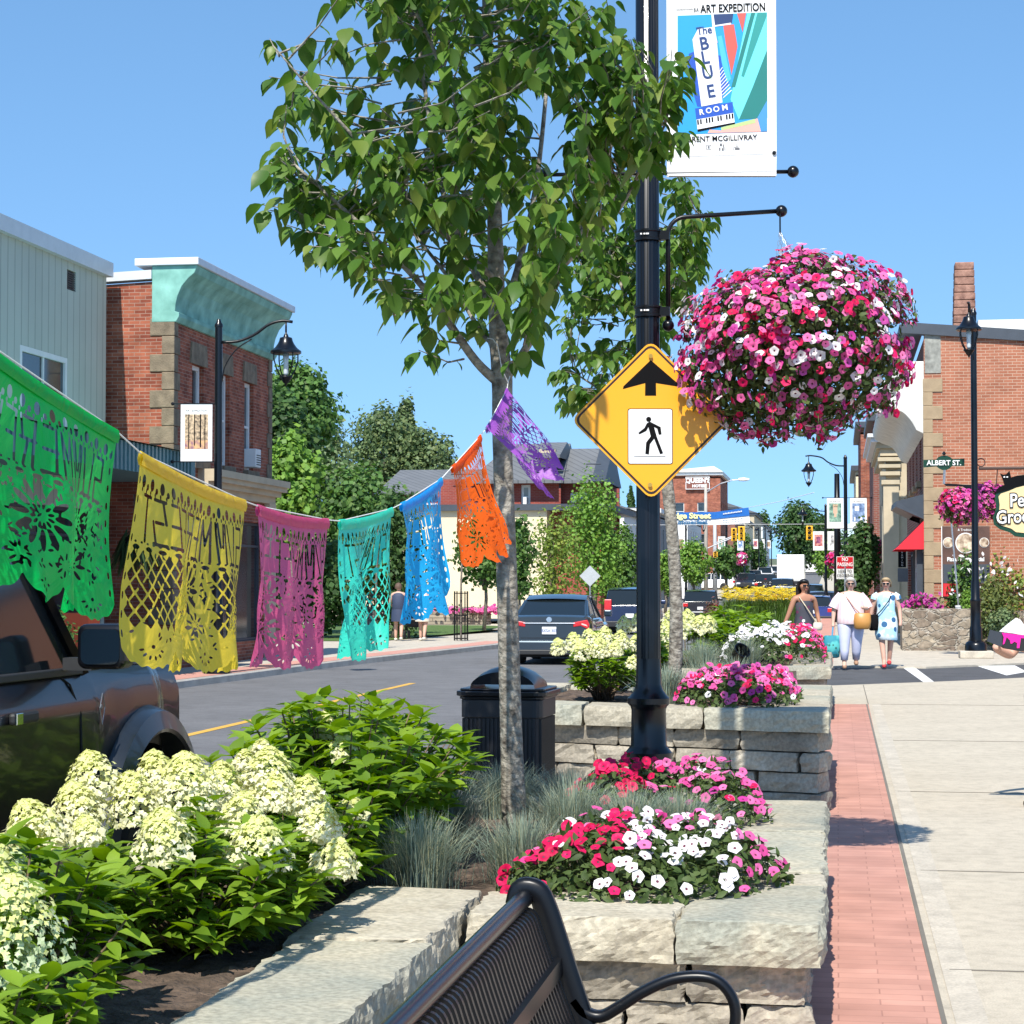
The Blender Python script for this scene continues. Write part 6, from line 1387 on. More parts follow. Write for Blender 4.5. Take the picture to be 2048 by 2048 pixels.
for (u0,u1,v) in ((1087,1112,908),(1175,1205,937),(1105,1140,950),(905,950,955)): MB().tube([(vx(u0),-.45,vz(v)+.15),(vx(u1),-.45,vz(v)+.15)],.03,4).build('snow_guard',slatew,vh)
# cream side wall with shop blocks beyond
simple('white clapboard shop with grey roof, left of the black pole',-12.6,122,9,9,6.0,whitep,-1,2,pitch=1.8)
simple('grey two-storey shop with pale trim behind the black pole',-11.8,136,9,12,6.4,mat('grey_siding',(.22,.24,.25),.7),-1,2,roof=whitep)
simple('low white shop before the hotel',-11.4,158,9,16,6.3,whitep,-1,2)
qh=simple('brick hotel with a painted rooftop sign and sloping white cornice',-11.0,196,6.5,13,10.9,brickL,-1,3,roof=whitep,name='hotel_building',n=4)
z_=9.3; q0=MB(); q0.box(-3.3,-1.0,-.28,-.2,9.55,10.75); o=q0.build('painted_sign',mat('sign_brown',(.20,.07,.05),.8,var=.1),qh)
for (x0,x1,zz0,zz1) in ((-3.3,-1.0,10.69,10.75),(-3.3,-1.0,9.55,9.61),(-3.3,-3.24,9.61,10.69),(-1.06,-1.0,9.61,10.69)): bx(o,'sign_frame',whitep,x0,x1,-.31,-.28,zz0,zz1)
text("QUEEN'S",'lettering',whitep,.60,(-2.15,-.30,10.38),(1,0,0),(0,0,1),o,depth=.01,bold=.03,sx=.98); text('HOTEL','lettering',whitep,.36,(-2.05,-.30,9.86),(1,0,0),(0,0,1),o,depth=.01,bold=.02,sx=1.1)
r=MB(); r.prism([(-6.9,11.2),(.3,11.2),(-.6,11.75)],(0,-.4,0),(1,0,0),(0,0,1),(0,14,0)); r.build('gable_roof',whitep,qh)
for i,(y,l,h,m,lb) in enumerate(((216,20,8,brickD,'dark brick shop just beyond the hotel'),(240,22,7,cream,'cream shop up the hill on the left'),(266,24,8,limest,'stone fronted shop up the hill on the left'),(296,30,7,whitep,'white gabled house at the top of the street'))): simple(lb,-10.6,y,14,l,h,m,-1,2,pitch=2.5 if i>1 else 0)
# white roofed hall at the end of the view
hall=thing('white_hall','low white building with blue-green roof across the end of the street','building',(2,330,zr(330))); bx(hall,'wall',whitep,-8,10,0,14,0,5); r=MB(); r.prism([(-9,5),(11,5),(1,8)],(0,-.4,0),(1,0,0),(0,0,1),(0,14,0)); r.build('roof',mat('pale_roof',(.5,.62,.66),.6),hall)
# ================= trees, plants beyond
def cl_leaf(): return [(-.5,0,0),(0,.45,.08),(.5,0,0),(0,-.55,-.05)],[(0,1,2,3)]
CLV,CLF=cl_leaf()
def fol(n,c,sp=.42):
    c=mul(c,1.35)
    return leafmat(n,[mul(c,1-sp),c,mul(c,1+sp),(c[0]*1.5,c[1]*1.2,c[2]*1.0)],.3,.55)
G_dk=fol('foliage_dark',(.035,.075,.020)); G_md=fol('foliage_mid',(.055,.115,.025)); G_lt=fol('foliage_light',(.10,.19,.03)); G_cn=fol('foliage_conifer',(.085,.125,.05)); G_yl=fol('foliage_yellowish',(.12,.17,.03)); G_gr=fol('foliage_greygreen',(.10,.145,.065))
def bush(label,p,rx,ry,h,n,ls,m,name='tree',cat='tree',trunk=0,shape='round',lobes=12,seed=0,group='trees beyond the street',tr=.12,gaps=.0,asp=1.0,part='crown'):
    global rng
    keep=rng; rng=np.random.default_rng(500+seed); t=thing(name,label,cat,tuple(p),group=group)
    z0=trunk; H=h-z0; P=[];Nn=[]
    lc=[]
    for k in range(lobes):
        f=(k+.5)/lobes; 
        if shape=='cone': r=1-f*.92; sz=.34*(1-f*.6)
        elif shape=='tall': r=math.sin(math.pi*min(.97,f*.9+.08))**.6; sz=.45
        else: r=math.sqrt(max(.05,1-(2*f-1)**2)); sz=.48
        a=k*2.4+U(-.5,.5); q=U(.35,.75)*r
        lc.append((rx*q*math.cos(a),ry*q*math.sin(a),z0+H*(f*.86+.05),max(rx*sz*(.55+.6*r),.12*rx),max(H*.16,.1)))
    n=int(n*1.35); ls=ls*.72; m_=n//lobes
    for (x,y,z,r,hz) in lc:
        d=rng.normal(0,1,(m_,3)); d/=np.linalg.norm(d,axis=1,keepdims=True); rr=np.clip(np.abs(rng.normal(.95,.24,m_)),.1,1.7)
        q=d*rr[:,None]*np.array([r,r,hz*1.25]); q=q+rng.normal(0,.04,q.shape)*r; P.append(q+[x,y,z]); Nn.append(d)
    P=np.vstack(P);Nn=np.vstack(Nn)
    up=Nn+rng.normal(0,.55,P.shape)+np.array([0,-.1,.35])
    scatter(part,CLV,CLF,basis(up,rng.normal(0,1,P.shape)),P,ls*U(.6,1.4,len(P)),m,parent=t)
    if trunk or tr:
        tb=MB(); tb.tube([(0,0,0),(.02*h,0,z0*.6+.05),(0,.02,z0+H*.55)],[tr,tr*.85,tr*.3],8); 
        tb.build('trunk',bark2,t,smooth=True)
        for k in range(4): 
            x,y,z,r,hz=lc[(k*3+1)%lobes]; MB().tube([(0,0,z0*.8+H*.1*k/2),(x*.5,y*.5,(z0*.8+z)/2),(x,y,z)],[tr*.5,tr*.35,tr*.15],5).build('limb',bark2,t)
    rng=keep; return t
def bt(label,u,vt,vb,hw,D,n,ls,m,zb=0,**k):
    p=PD(u,1170,D); s=F/D; zt=1.6+(1170-vt)/s; zbt=1.6+(1170-vb)/s
    return bush(label,(p[0],p[1],zb),hw/s,hw/s,zt-zb,n,ls,m,trunk=max(0,zbt-zb),**k)
bt('tall loose tree rising just right of the brick corner building',590,735,900,75,75,5200,.26,G_md,seed=1,lobes=16,tr=.25,group=None)
bt('broad green tree beside the brick corner building',560,800,1110,85,66,5200,.24,G_dk,seed=2,lobes=18,tr=.3,group=None)
bt('sumac-like bright green shrub tree against the brick corner building',575,880,1080,60,60,3200,.24,G_lt,seed=3,lobes=12,tr=.12,group=None)
bt('dark leafy tree between the brick corner building and the house roof',655,845,1150,60,90,3800,.26,G_gr,seed=4,lobes=14,tr=.2,group=None)
bt('rounded evergreen left of the tallest conifer above the house wing',762,822,990,72,125,4800,.30,G_cn,seed=5,shape='tall',lobes=20,tr=.25,group='conifers behind the house')
bt('tallest pointed conifer behind the house wing',812,808,990,70,128,4600,.30,G_cn,seed=6,shape='cone',lobes=22,tr=.25,group='conifers behind the house')
bt('round dark tree right of the tallest conifer, behind the house',850,865,980,55,124,3600,.30,G_cn,seed=7,lobes=16,tr=.25,group='conifers behind the house')
bt('spreading mid-green tree in front of the house wing',715,945,1150,95,66,4300,.22,G_md,seed=8,lobes=22,tr=.2,group=None)
bt('dark cedar behind the turquoise flag',790,1000,1240,62,62,4200,.18,G_dk,seed=9,shape='tall',lobes=18,tr=.15,group=None)
bt('dark shrubbery at the lawn edge beyond the yellow flag',640,1090,1240,95,62,3800,.2,G_dk,seed=10,lobes=14,tr=.1,group=None)
bt('slender street tree with a thin trunk behind the orange flag',968,1030,1160,62,72,2600,.2,G_md,seed=11,lobes=12,tr=.07,group='young trees on the left pavement')
bt('young leafy tree right of the near trunk, before the cream wall',1035,1040,1180,40,76,1500,.2,G_md,seed=12,lobes=9,tr=.06,group='young trees on the left pavement')
bt('feathery yellow-green tree under the far lamp banners',1105,1030,1210,46,84,1500,.18,G_yl,seed=13,lobes=14,tr=.07,group='young trees on the left pavement')
bt('bright young maple left of the diamond sign pole',1185,965,1180,68,88,3600,.19,G_lt,seed=14,shape='tall',lobes=18,tr=.1,group='young trees on the left pavement')
bt('leafy maple partly hidden behind the black pole',1245,1060,1200,45,100,2400,.22,G_md,seed=15,lobes=12,tr=.1,group='young trees on the left pavement')
bt('round maple in front of the hotel, right of the second trunk',1385,1085,1160,38,120,2200,.22,G_lt,seed=16,lobes=11,tr=.1,group='young trees on the left pavement')
bt('small maple right of the black pole at the junction',1330,1105,1180,26,115,1200,.22,G_lt,seed=17,lobes=9,tr=.1,group='young trees on the left pavement')
bt('dark roadside tree beyond the white crossover',1450,1095,1150,26,165,1400,.3,G_md,seed=18,lobes=9,tr=.12,zb=.5,group='roadside trees up the hill')
bt('second dark roadside tree further up the hill on the left',1482,1070,1148,26,215,1400,.36,G_md,seed=19,lobes=9,tr=.15,zb=1.4,group='roadside trees up the hill')
bt('third roadside tree near the hilltop on the left',1515,1085,1148,24,255,1200,.4,G_dk,seed=20,lobes=9,tr=.2,zb=2.2,group='roadside trees up the hill')
bt('dark round tree above the white hall at the hilltop',1520,1028,1100,28,380,1400,.75,G_dk,seed=21,lobes=9,tr=.4,zb=4,group='hilltop trees')
bt('huge dark tree at the end of the street, left of the lamp banners',1600,1010,1120,48,300,4200,.6,G_dk,seed=22,lobes=18,tr=.5,zb=3,group='hilltop trees')
bt('dark tree behind the white box truck',1650,1035,1130,40,310,3000,.6,G_dk,seed=23,lobes=14,tr=.5,zb=3,group='hilltop trees')
bt('distant tree peeping over the left hilltop roofs',1480,1055,1120,22,420,900,.8,G_dk,seed=24,lobes=8,tr=.4,zb=4,group='hilltop trees')
bt('distant pointed tree left of the hotel roof',1262,975,1030,14,260,900,.5,G_dk,seed=25,lobes=8,shape='cone',tr=.2,zb=2,group='hilltop trees')
bt('street tree in front of the limestone bank',1722,1050,1180,34,74,2400,.18,G_dk,seed=26,lobes=12,tr=.08,group='trees on the right pavement')
bt('small green tree at the right kerb under the lamp basket',1650,1090,1150,22,135,900,.25,G_lt,seed=27,lobes=8,tr=.08,group='trees on the right pavement')
bt('leafy green kerb tree beside the no-passing sign',1700,1130,1200,26,66,1400,.16,G_dk,seed=28,lobes=9,tr=.05,group='trees on the right pavement')
# shrubs by the fieldstone wall
def sh(label,u,vt,vb,hw,D,n,ls,m,seed,**k):
    p=PD(u,1170,D); s=F/D; return bush(label,(p[0],p[1],1.6-(vb-1170)/s),hw/s,hw/s*.9,(vb-vt)/s,n,ls,m,name='garden_shrub',cat='shrub',trunk=0,tr=.03,seed=seed,group='shrubs by the pizza building',part='foliage',**k)
sh('white-flowering green shrub under the wall poster',1925,1110,1275,38,51.9,3400,.11,G_md,40); sh('tall yellow-green shrub at the right edge beyond the lamp post',2008,1115,1290,58,52.0,4600,.11,G_yl,41,lobes=16)
sh('olive rounded shrub behind the lamp post base',1988,1165,1295,42,50.0,2600,.10,fol('foliage_olive',(.085,.11,.03)),42); sh('small grey-green shrub beside the lawn patch',2003,1222,1272,24,49.5,1500,.08,G_gr,43); sh('pale leafy shrub between the lamp post and the steel guard',1936,1180,1230,14,50.4,700,.08,G_lt,44)
tf=thing('wall_flowers','magenta flowers spilling over the fieldstone wall by the red awning','flowers',tuple(PD(1843,1208,51.2)),group=None)
p=rng.normal(0,1,(160,3))*[.22,.2,.11]; blooms('blossoms',p,rng.normal(0,.5,(160,3))+[0,-.7,.5],.07,np.full(160,3),tf); leaves('foliage',rng.normal(0,1,(300,3))*[.22,.2,.11],rng.normal(0,1,(300,3)),rng.normal(0,1,(300,3)),.09,greenP,tf)
for k,(u,v) in enumerate(((1950,1132),(1922,1150),(1975,1120),(1912,1190),(2005,1118),(2030,1140),(1945,1165),(1990,1200),(1918,1128),(1960,1128))):
    pass
p=np.vstack([PD(U(1905,2040),U(1110,1190),51.2) for _ in range(60)]); c0=p.mean(0); sf=thing('shrub_blossoms','scattered white blossoms on the shrubs by the pizza building','flowers',tuple(c0)); leaves('blossoms',p-c0,rng.normal(0,1,p.shape)+[0,-1,.5],rng.normal(0,1,p.shape),.13,PW,sf)
# yellow day lilies in the far planter
lilyg=leafmat('lily_leaf',[(.06,.12,.02),(.09,.17,.03)],.3,.5); lilyy=leafmat('lily_petal',[(.80,.62,.05),(.85,.72,.12),(.78,.58,.03)],.3,.5)
ly=thing('day_lily_bed','mass of yellow day lilies above long green leaves in the far stone planter','flowers',(-1.9,51.5,.6))
n=2600; T=np.stack([U(-.85,.85,n),U(-1.0,2.0,n),np.zeros(n)],1); a=U(0,6.28,n); Rm=np.zeros((n,3,3)); Rm[:,:,0]=np.stack([-np.sin(a),np.cos(a),0*a],1);Rm[:,:,1]=np.stack([np.cos(a),np.sin(a),0*a],1);Rm[:,:,2]=[0,0,1]
L=U(.45,.72,n); scatter('foliage',bt_v,bt_f,Rm,T,np.stack([np.full(n,.022),L*.5,L],1),lilyg,parent=ly)
n=320; p=np.stack([U(-.95,.95,n),U(-1.05,1.8,n),U(.62,.92,n)],1); pp=np.repeat(p,6,0)+rng.normal(0,.02,(n*6,3)); aa=np.tile(np.arange(6)*1.047,n)+np.repeat(U(0,6,n),6); fw=np.stack([np.cos(aa),np.sin(aa),.35+0*aa],1)
leaves('blossoms',pp,np.stack([-.4*np.cos(aa),-.4*np.sin(aa),1+0*aa],1)+rng.normal(0,.1,(n*6,3)),fw,.12,lilyy,ly,tmpl=leaf_t(.35,.1,.3))
bush('dark reddish-purple grassy plant left of the yellow lilies',(-3.2,53,.0),.35,.35,1.15,1100,.09,leafmat('purple_leaf',[(.12,.05,.05),(.20,.10,.08),(.10,.10,.04)],.2),name='purple_plant',cat='plant',tr=.02,seed=60,group=None,part='foliage')
bush('low foliage at the back of the far planter',(-1.9,54.5,.5),.9,1.5,.55,1500,.1,G_md,name='planter_shrub',cat='shrub',tr=.02,seed=61,group=None,part='foliage')
# ================= lamps
warmg=mat('lamp_glass',(.55,.6,.62),.15,var=.02,spec=.8)
def lantern(parent,c,s=1.0):
    x,y,z=c
    b=MB(); b.lathe([(.012,.40),(.02,.36),(.035,.34),(.05,.30),(.11,.28),(.125,.22),(.15,.17),(.20,.10),(.255,.055),(.28,.04),(.28,.0),(.24,-.02),(.001,-.02)],(x,y,z),26); b.build('lamp_hood',blk,parent,smooth=True,auto=40)
    b=MB()
    for k in range(4):
        a=k*math.pi/2+math.pi/4; ca,sa=math.cos(a),math.sin(a); b.tube([(x+.25*ca,y+.25*sa,z),(x+.25*ca,y+.25*sa,z-.12),(x+.19*ca,y+.19*sa,z-.30),(x+.10*ca,y+.10*sa,z-.43),(x+.05*ca,y+.05*sa,z-.46)],.013,6)
    b.build('lamp_cage',blk2,parent)
    b=MB(); b.lathe([(.001,-.60),(.02,-.585),(.02,-.56),(.055,-.53),(.09,-.47),(.12,-.44),(.12,-.42),(.03,-.41),(.03,-.40)],(x,y,z),16); b.build('lamp_finial',blk2,parent,smooth=True)
    b=MB(); b.lathe([(.035,-.40),(.045,-.36),(.045,-.14),(.06,-.02)],(x,y,z),14); b.build('lamp_glass',warmg,parent,smooth=True)
def lamp(label,p,H=6.3,armd=(1,0),arml=1.25,banners=(),basket=None,group='street lamps with art banners',art=0,footing=False):
    t=thing('street_lamp',label,'street lamp',tuple(p),group=group); z0=.16 if footing else 0
    if footing: bx(t,'footing',conc2,-.36,.36,-.36,.36,0,.16,.02)
    b=MB(); b.lathe([(.24,z0),(.24,z0+.13),(.20,z0+.19),(.14,z0+.22),(.135,z0+.5),(.115,z0+.55),(.11,z0+1.05),(.12,z0+1.08),(.12,z0+1.12),(.10,z0+1.15),(.095,z0+1.5),(.08,z0+1.55),(.072,3.5),(.066,H-.15),(.075,H-.14),(.075,H-.10),(.05,H-.06),(.03,H),(.001,H)],(0,0,0),20); b.build('lamp_post',blk,t,smooth=True,auto=35)
    d=np.array([armd[0],armd[1],0.]); d/=np.linalg.norm(d); Z_=np.array([0,0,1.]); f=lambda a,z: tuple(d*a+Z_*z)
    b=MB(); b.tube(crv([f(.05,H-.42),f(.35,H-.40),f(.65,H-.28),f(.90,H-.10),f(arml-.08,H-.03),f(arml+.12,H-.05)],16),.027,8); b.tube(crv([f(.06,H-1.15),f(.12,H-.85),f(.32,H-.55),f(.60,H-.36)],10),.012,6); b.tube([f(arml,H-.04),f(arml,H-.26)],.018,6); b.build('arm',blk2,t,smooth=True)
    lantern(t,f(arml,H-.62))
    for (x0,x1,z0_,z1_,k) in banners:
        o=MB()
        q=[f_*1.0 for f_ in (x0,x1)]
        o.obox(((q[0]+q[1])/2*rt[0],(q[0]+q[1])/2*rt[1]-.0,(z0_+z1_)/2),rt*(q[1]-q[0])/2,fwv*.004,np.array([0,0,(z1_-z0_)/2])); o=o.build('banner',whtm,t)
        rd=MB(); far=q[1] if q[1]>0 else q[0]
        for zz_ in (z0_,z1_): rd.tube([(0,0,zz_),(far*1.22*rt[0],far*1.22*rt[1],zz_)],.012,5); rd.lathe(sp,(far*1.22*rt[0],far*1.22*rt[1],zz_),8)
        rd.build('banner_rod',blk2,t)
        cx=(q[0]+q[1])/2; w_=(q[1]-q[0]); cz=z0_+(z1_-z0_)*.52; hh=(z1_-z0_)*.30
        A=ARTS[k]
        def fl_(a0,a1,b0,b1,m,l): 
            g=MB(); P4=[(cx+w_*.37*a,cz+hh*b_) for a,b_ in ((a0,b0),(a1,b0),(a1,b1),(a0,b1))]; g.add([(a*rt[0]-fwv[0]*(.005+.002*l),a*rt[1]-fwv[1]*(.005+.002*l),z_) for a,z_ in P4],[(0,1,2,3)]); g.build('print',m,o)
        fl_(-1,1,-1,1,A[0],0)
        for l,(a0,a1,b0,b1,m) in enumerate(A[1:]): fl_(a0,a1,b0,b1,m,l+1)
        text('ART EXPEDITION','lettering',ink,.055,(cx*rt[0]-fwv[0]*.006,cx*rt[1]-fwv[1]*.006,z1_-(z1_-z0_)*.12),rt,(0,0,1),o,depth=.0005,sx=.9)
    return t
aP=lambda n,c,c2,s: mat(n,c,.7,var=.5,scale=s,col2=c2)
a1=aP('art_wood',(.10,.08,.06),(.75,.55,.35),22); a2=aP('art_teal',(.05,.20,.16),(.35,.55,.42),9); a3=aP('art_blue',(.02,.09,.35),(.35,.5,.75),7); a4=aP('art_red',(.5,.03,.06),(.75,.35,.3),8); a5=aP('art_grey',(.08,.09,.1),(.6,.6,.6),10); sk_=mat('art_skin',(.62,.42,.30),.7,var=.1)
ARTS=[[a1,(-1,1,-1,-.5,aP('art_floor',(.45,.2,.35),(.8,.5,.2),14)),(-.7,-.62,-1,1,ink),(-.2,-.12,-.8,1,ink),(.3,.4,-.9,1,ink),(.7,.76,-1,1,ink)],[a2,(-.35,.35,-.1,.8,sk_),(-.2,.2,-.5,-.1,sk_),(-.9,.9,-1,-.5,a2),(-.42,.42,.6,.9,a1)],[a3,(-.6,.1,.2,.7,whtm),(-.9,.9,-.5,-.3,a3),(-.7,-.5,-.9,-.5,whtm),(.2,.6,-.9,-.5,whtm)],[a4,(-.5,.5,-.5,.6,aP('art_plum',(.1,.02,.1),(.4,.1,.2),9))],[whtm,(-.3,.5,-.6,.9,a5),(-.6,-.1,-.9,-.4,a5)]]
pL=PD(435,1170,37); lamp('curved-arm street lamp on the left pavement with one art banner, before the brick corner building',(pL[0],pL[1],0),6.42,(rt[0],rt[1]),1.22,[(-.68,-.11,3.83,4.88,0)])
lamp('street lamp on a concrete footing at the right corner, carrying street name and grooming signs',PZ(1952,1316,0),7.7,(-.15,-1),1.15,footing=True,group=None)
pF=PD(1692,1170,77); lamp('street lamp with portrait and night-sky banners, behind the walking women',(pF[0],pF[1],0),6.5,(-rt[0],-rt[1]),1.38,[(-.70,-.08,3.72,4.88,1),(.17,.80,3.72,4.88,2)])
pG=PD(1652,1170,116); lamp('street lamp with red and heron banners further along the right kerb',(pG[0],pG[1],zr(pG[1])),6.4,(-rt[0],-rt[1]),1.3,[(-.72,-.10,3.75,4.85,3),(.10,.60,3.75,4.85,4)])
pH=PD(1170,1170,100); lamp('street lamp on the left pavement beyond the maple, lantern over the road',(pH[0],pH[1],0),6.4,(rt[0],rt[1]),1.35,[(-.78,-.12,3.55,4.75,5 if 0 else 1)])
pH=PD(1097,1170,135); lamp('street lamp seen above the feathery tree, left of the sedan',(pH[0]-1,pH[1],0),6.3,(-.3,-1),1.0,[(-.78,-.12,4.0,5.4,4),(.12,.6,4.0,5.4,4)])
for i,(u,D,lb) in enumerate(((1372,150,'street lamp in front of the hotel'),(1453,177,'first lamp past the far junction on the left'),(1489,212,'second lamp past the far junction on the left'),(1518,251,'third lamp up the hill on the left'),(1531,274,'fourth lamp up the hill on the left'),(1543,298,'last lamp at the hilltop on the left'))):
    q=PD(u,1170,D); lamp(lb,(q[0],q[1],zr(q[1])),6.4,(rt[0],rt[1]),1.3,[(-.72,-.10,3.7,4.9,i%5)])
def pole_plain(label,u,D,H,r=.16,m=None,name='utility_pole'): 
    q=PD(u,1170,D); t=thing(name,label,'pole',(q[0],q[1],zr(q[1])),group=None); MB().lathe([(r,0),(r*.8,H*.6),(r*.65,H)],(0,0,0),12).build('shaft',m or blk2,t,smooth=True); return t
pole_plain('thick dark pole behind the portrait banner',1675,88,6.6,.17); pole_plain('thick dark pole beside the far left lamp',1115,108,6.8,.17)
cpole=mat('pole_concrete',(.42,.39,.34),.85,var=.1)
u1=pole_plain('grey concrete pole with a long road light at the far junction',1412,160,9.0,.17,cpole); 
MB().tube([(0,0,8.3),(1.2,-.2,9.0),(2.1,-.3,9.25),(2.9,-.3,9.3)],[.05,.045,.04,.05],6).build('light_arm',steel,u1); MB().lathe([(.001,0),(.12,.1),(.16,.5),(.08,.9),(.001,.95)],(2.5,-.3,9.3),10,axis='x').build('lamp_head',whitep,u1)
MB().tube([(0,0,3.9),(2.4,-.1,4.9)],.05,6).build('signal_arm',steel,u1)
u2=pole_plain('pale steel pole right of the concrete one at the far junction',1430,172,6.5,.2,mat('pole_blue_grey',(.45,.48,.52),.6,var=.05)); MB().tube([(0,0,4.3),(2.3,-.1,5.2)],.05,6).build('signal_arm',steel,u2)
sig=mat('signal_yellow',(.75,.42,.02),.5,var=.08)
def signal(label,u,v,D,w,h,face=0):
    t=thing('traffic_signal',label,'traffic light',tuple(PD(u,v,D)),group='traffic signals at the far junction'); bx(t,'housing',sig,-w/2,w/2,-.1,.2,-h/2,h/2,.03)
    for k in range(3): 
        z=h/2-h*(k+.5)/3; MB().lathe([(.11,-.1),(.12,-.28),(.105,-.28),(.095,-.1)],(0,0,z),14,axis='y').build('visor',sig,t); MB().lathe([(.001,-.11),(.095,-.11),(.095,-.10),(.001,-.10)],(0,0,z),14,axis='y').build('lens',mat('lens_dark',(.02,.02,.02),.3),t)
signal('left one of two yellow traffic signals hanging right of the street banner',1468,1069,156,.42,1.0); signal('larger yellow signal with dark lenses beside the street banner end',1483,1067,154,.52,1.1); signal('yellow signal seen side-on left of the red banner',1619,1066,120,.40,.85); signal('small orange pedestrian signal low on the concrete pole',1431,1109,158,.35,.4)
# banner across the street
ov=thing('overhead_banner','blue and white festival banner strung across the street','banner',tuple(PD(1385,1040,150)))
def ob_(u,v,dd=0): return PD(u,v,150+dd)-PD(1385,1040,150)
def obp(name,q,m,dd): return MB().add([ob_(u,v,dd) for u,v in q],[tuple(range(len(q)))]).build(name,m,ov)
o=MB(); o.prism([(0,0),(1,0),(1,1),(0,1)],(0,0,0),(1,0,0),(0,0,1),(0,.0,0)) if 0 else None
obp('cloth',[(1262,1026),(1430,1024),(1497,1015),(1500,1046),(1430,1050),(1262,1052)],whtm,0); obp('blue_band',[(1262,1026),(1430,1024),(1497,1015),(1499,1031),(1430,1038),(1262,1040)],mat('banner_blue',(.01,.13,.45),.6,var=.1),-.05)
text('Bridge Street','lettering',mat('banner_yellow',(.80,.78,.35),.6),.55,ob_(1375,1032,-.1),rt,(0,0,1),ov,depth=.01,bold=.025,sx=1.15)
text('Summerfest','lettering',mat('banner_navy',(.02,.12,.25),.6),.46,ob_(1380,1045,-.1),rt,(0,0,1),ov,depth=.01,bold=.02,sx=1.15)
[obp('small_print',[(1446+i*3.2,1029-i*.45),(1448.4+i*3.2,1028.7-i*.45),(1448.4+i*3.2,1026.5-i*.45-i%2),(1446+i*3.2,1026.8-i*.45)],whitep,-.12) for i in range(12)]; [obp('small_print',[(1443+i*3,1042.5-i*.3),(1445+i*3,1042.3-i*.3),(1445+i*3,1040.8-i*.3-i%2),(1443+i*3,1041-i*.3)],C('faded',90,120,150),-.12) for i in range(16) if i%5]
MB().tube([ob_(1497,1015),ob_(1560,1003,-20),ob_(1628,985,-40)],.02,4).build('rope',whitep,ov); MB().tube([ob_(1262,1026),ob_(1200,1010)],.02,4).build('rope',whitep,ov)
wr=thing('overhead_wire','thin pale wire strung across the street under the festival banner','cable',tuple(PD(1185,1050,120))); c0=PD(1185,1050,120)
MB().tube([PD(u,v,D)-c0 for u,v,D in ((1060,1046,118),(1185,1050,120),(1300,1050,120),(1450,1049,120),(1660,1048,118))],.012,4).build('wire',whitep,wr)
# tree guards
def guard(label,p,H=1.42,r=.2):
    t=thing('tree_guard',label,'tree guard',tuple(p),group='tree guards on the left pavement'); b=MB()
    for k in range(10): a=k*math.pi/5; b.tube([(r*math.cos(a),r*math.sin(a),0),(r*math.cos(a),r*math.sin(a),H)],.012,4)
    for z in (.06,.72,1.36): b.tube([(r*math.cos(a),r*math.sin(a),z) for a in np.linspace(0,2*math.pi,17)],.012,4)
    b.build('cage',blk2,t); MB().tube([(0,0,0),(0,0,1.6),(.05,0,3.0)],.03,5).build('sapling',bark2,t)
guard('open black tree guard cage right of the people with the stroller',PZ(922,1281,0)); guard('black tree guard cage behind the bottom of the turquoise flag',PZ(752,1297,0))
lw=thing('lawn_stone_wall','low layered stone wall beyond the lawn','wall',(-17,81,0)); bx(lw,'masonry',brickmat('layered_stone',(.28,.24,.18),(.38,.33,.25),(.15,.13,.1),bw=.9,bh=.14,msize=.02,var=.25),-3.5,3.2,0,.5,0,.62,.03); bx(lw,'cap',capt,-3.6,3.3,-.06,.56,.62,.72,.02)
lf=thing('lawn_wall_flowers','pink flowers along the low lawn wall','flowers',tuple(PD(965,1220,82)),group=None); blooms('blossoms',rng.normal(0,1,(150,3))*[.9,.3,.07],rng.normal(0,.4,(150,3))+[0,-.7,.6],.10,np.full(150,1),lf); leaves('foliage',rng.normal(0,1,(260,3))*[.9,.3,.08],rng.normal(0,1,(260,3)),rng.normal(0,1,(260,3)),.12,greenP,lf)
lw=thing('far_stone_wall','long pale stone seating wall at the left of the junction','wall',(-13.5,112,0)); bx(lw,'masonry',mat('_'+'x',(.4,.35,.27)) if 0 else brickmat('layered_stone',(.28,.24,.18),(.38,.33,.25),(.15,.13,.1)),-4,3.2,0,.5,-.1,.75,.02)
# baskets on the far lamps
def kfar(p,d): return rng.choice([1,1,2,0,3],len(p))
ball_basket('pink petunia ball hanging on the far lamp, right of the no-passing sign',PD(1733,1100,76.5),.68,.46,520,1400,.085,kfar,(-.7,0,1.5),chain=False,lsize=.1,group='petunia baskets on the lamps')
ball_basket('smaller pink petunia ball beside the second far lamp',PD(1672,1120,114),.55,.45,260,600,.12,kfar,(0,0,1),chain=False,lsize=.14,group='petunia baskets on the lamps')
ball_basket('purple and pink petunia ball hanging in front of the brick pizza building',PD(1922,1012,45.6),.50,.40,600,1800,.055,lambda p,d: np.where(p@rt<-.05,rng.choice([2,1,3,1],len(p)),rng.choice([3,3,1],len(p))),(0,0,.6),chain=False,lsize=.07,group='petunia baskets on the lamps')
ball_basket('violet petunia ball half behind the corner lamp post',PD(1978,1002,46.6),.44,.42,460,1400,.055,lambda p,d: rng.choice([3,3,3,1],len(p)),(0,0,.6),chain=False,lsize=.07,group='petunia baskets on the lamps')
ball_basket('pink petunia ball on the far left lamp, above the feathery tree',PD(1118,1112,100),.42,.28,220,400,.10,kfar,(0,0,.6),chain=False,lsize=.12,group='petunia baskets on the lamps')
ball_basket('small pink petunia ball past the far junction',PD(1483,1118,190),.5,.6,160,300,.2,kfar,(0,0,.6),chain=False,lsize=.2,group='petunia baskets on the lamps')
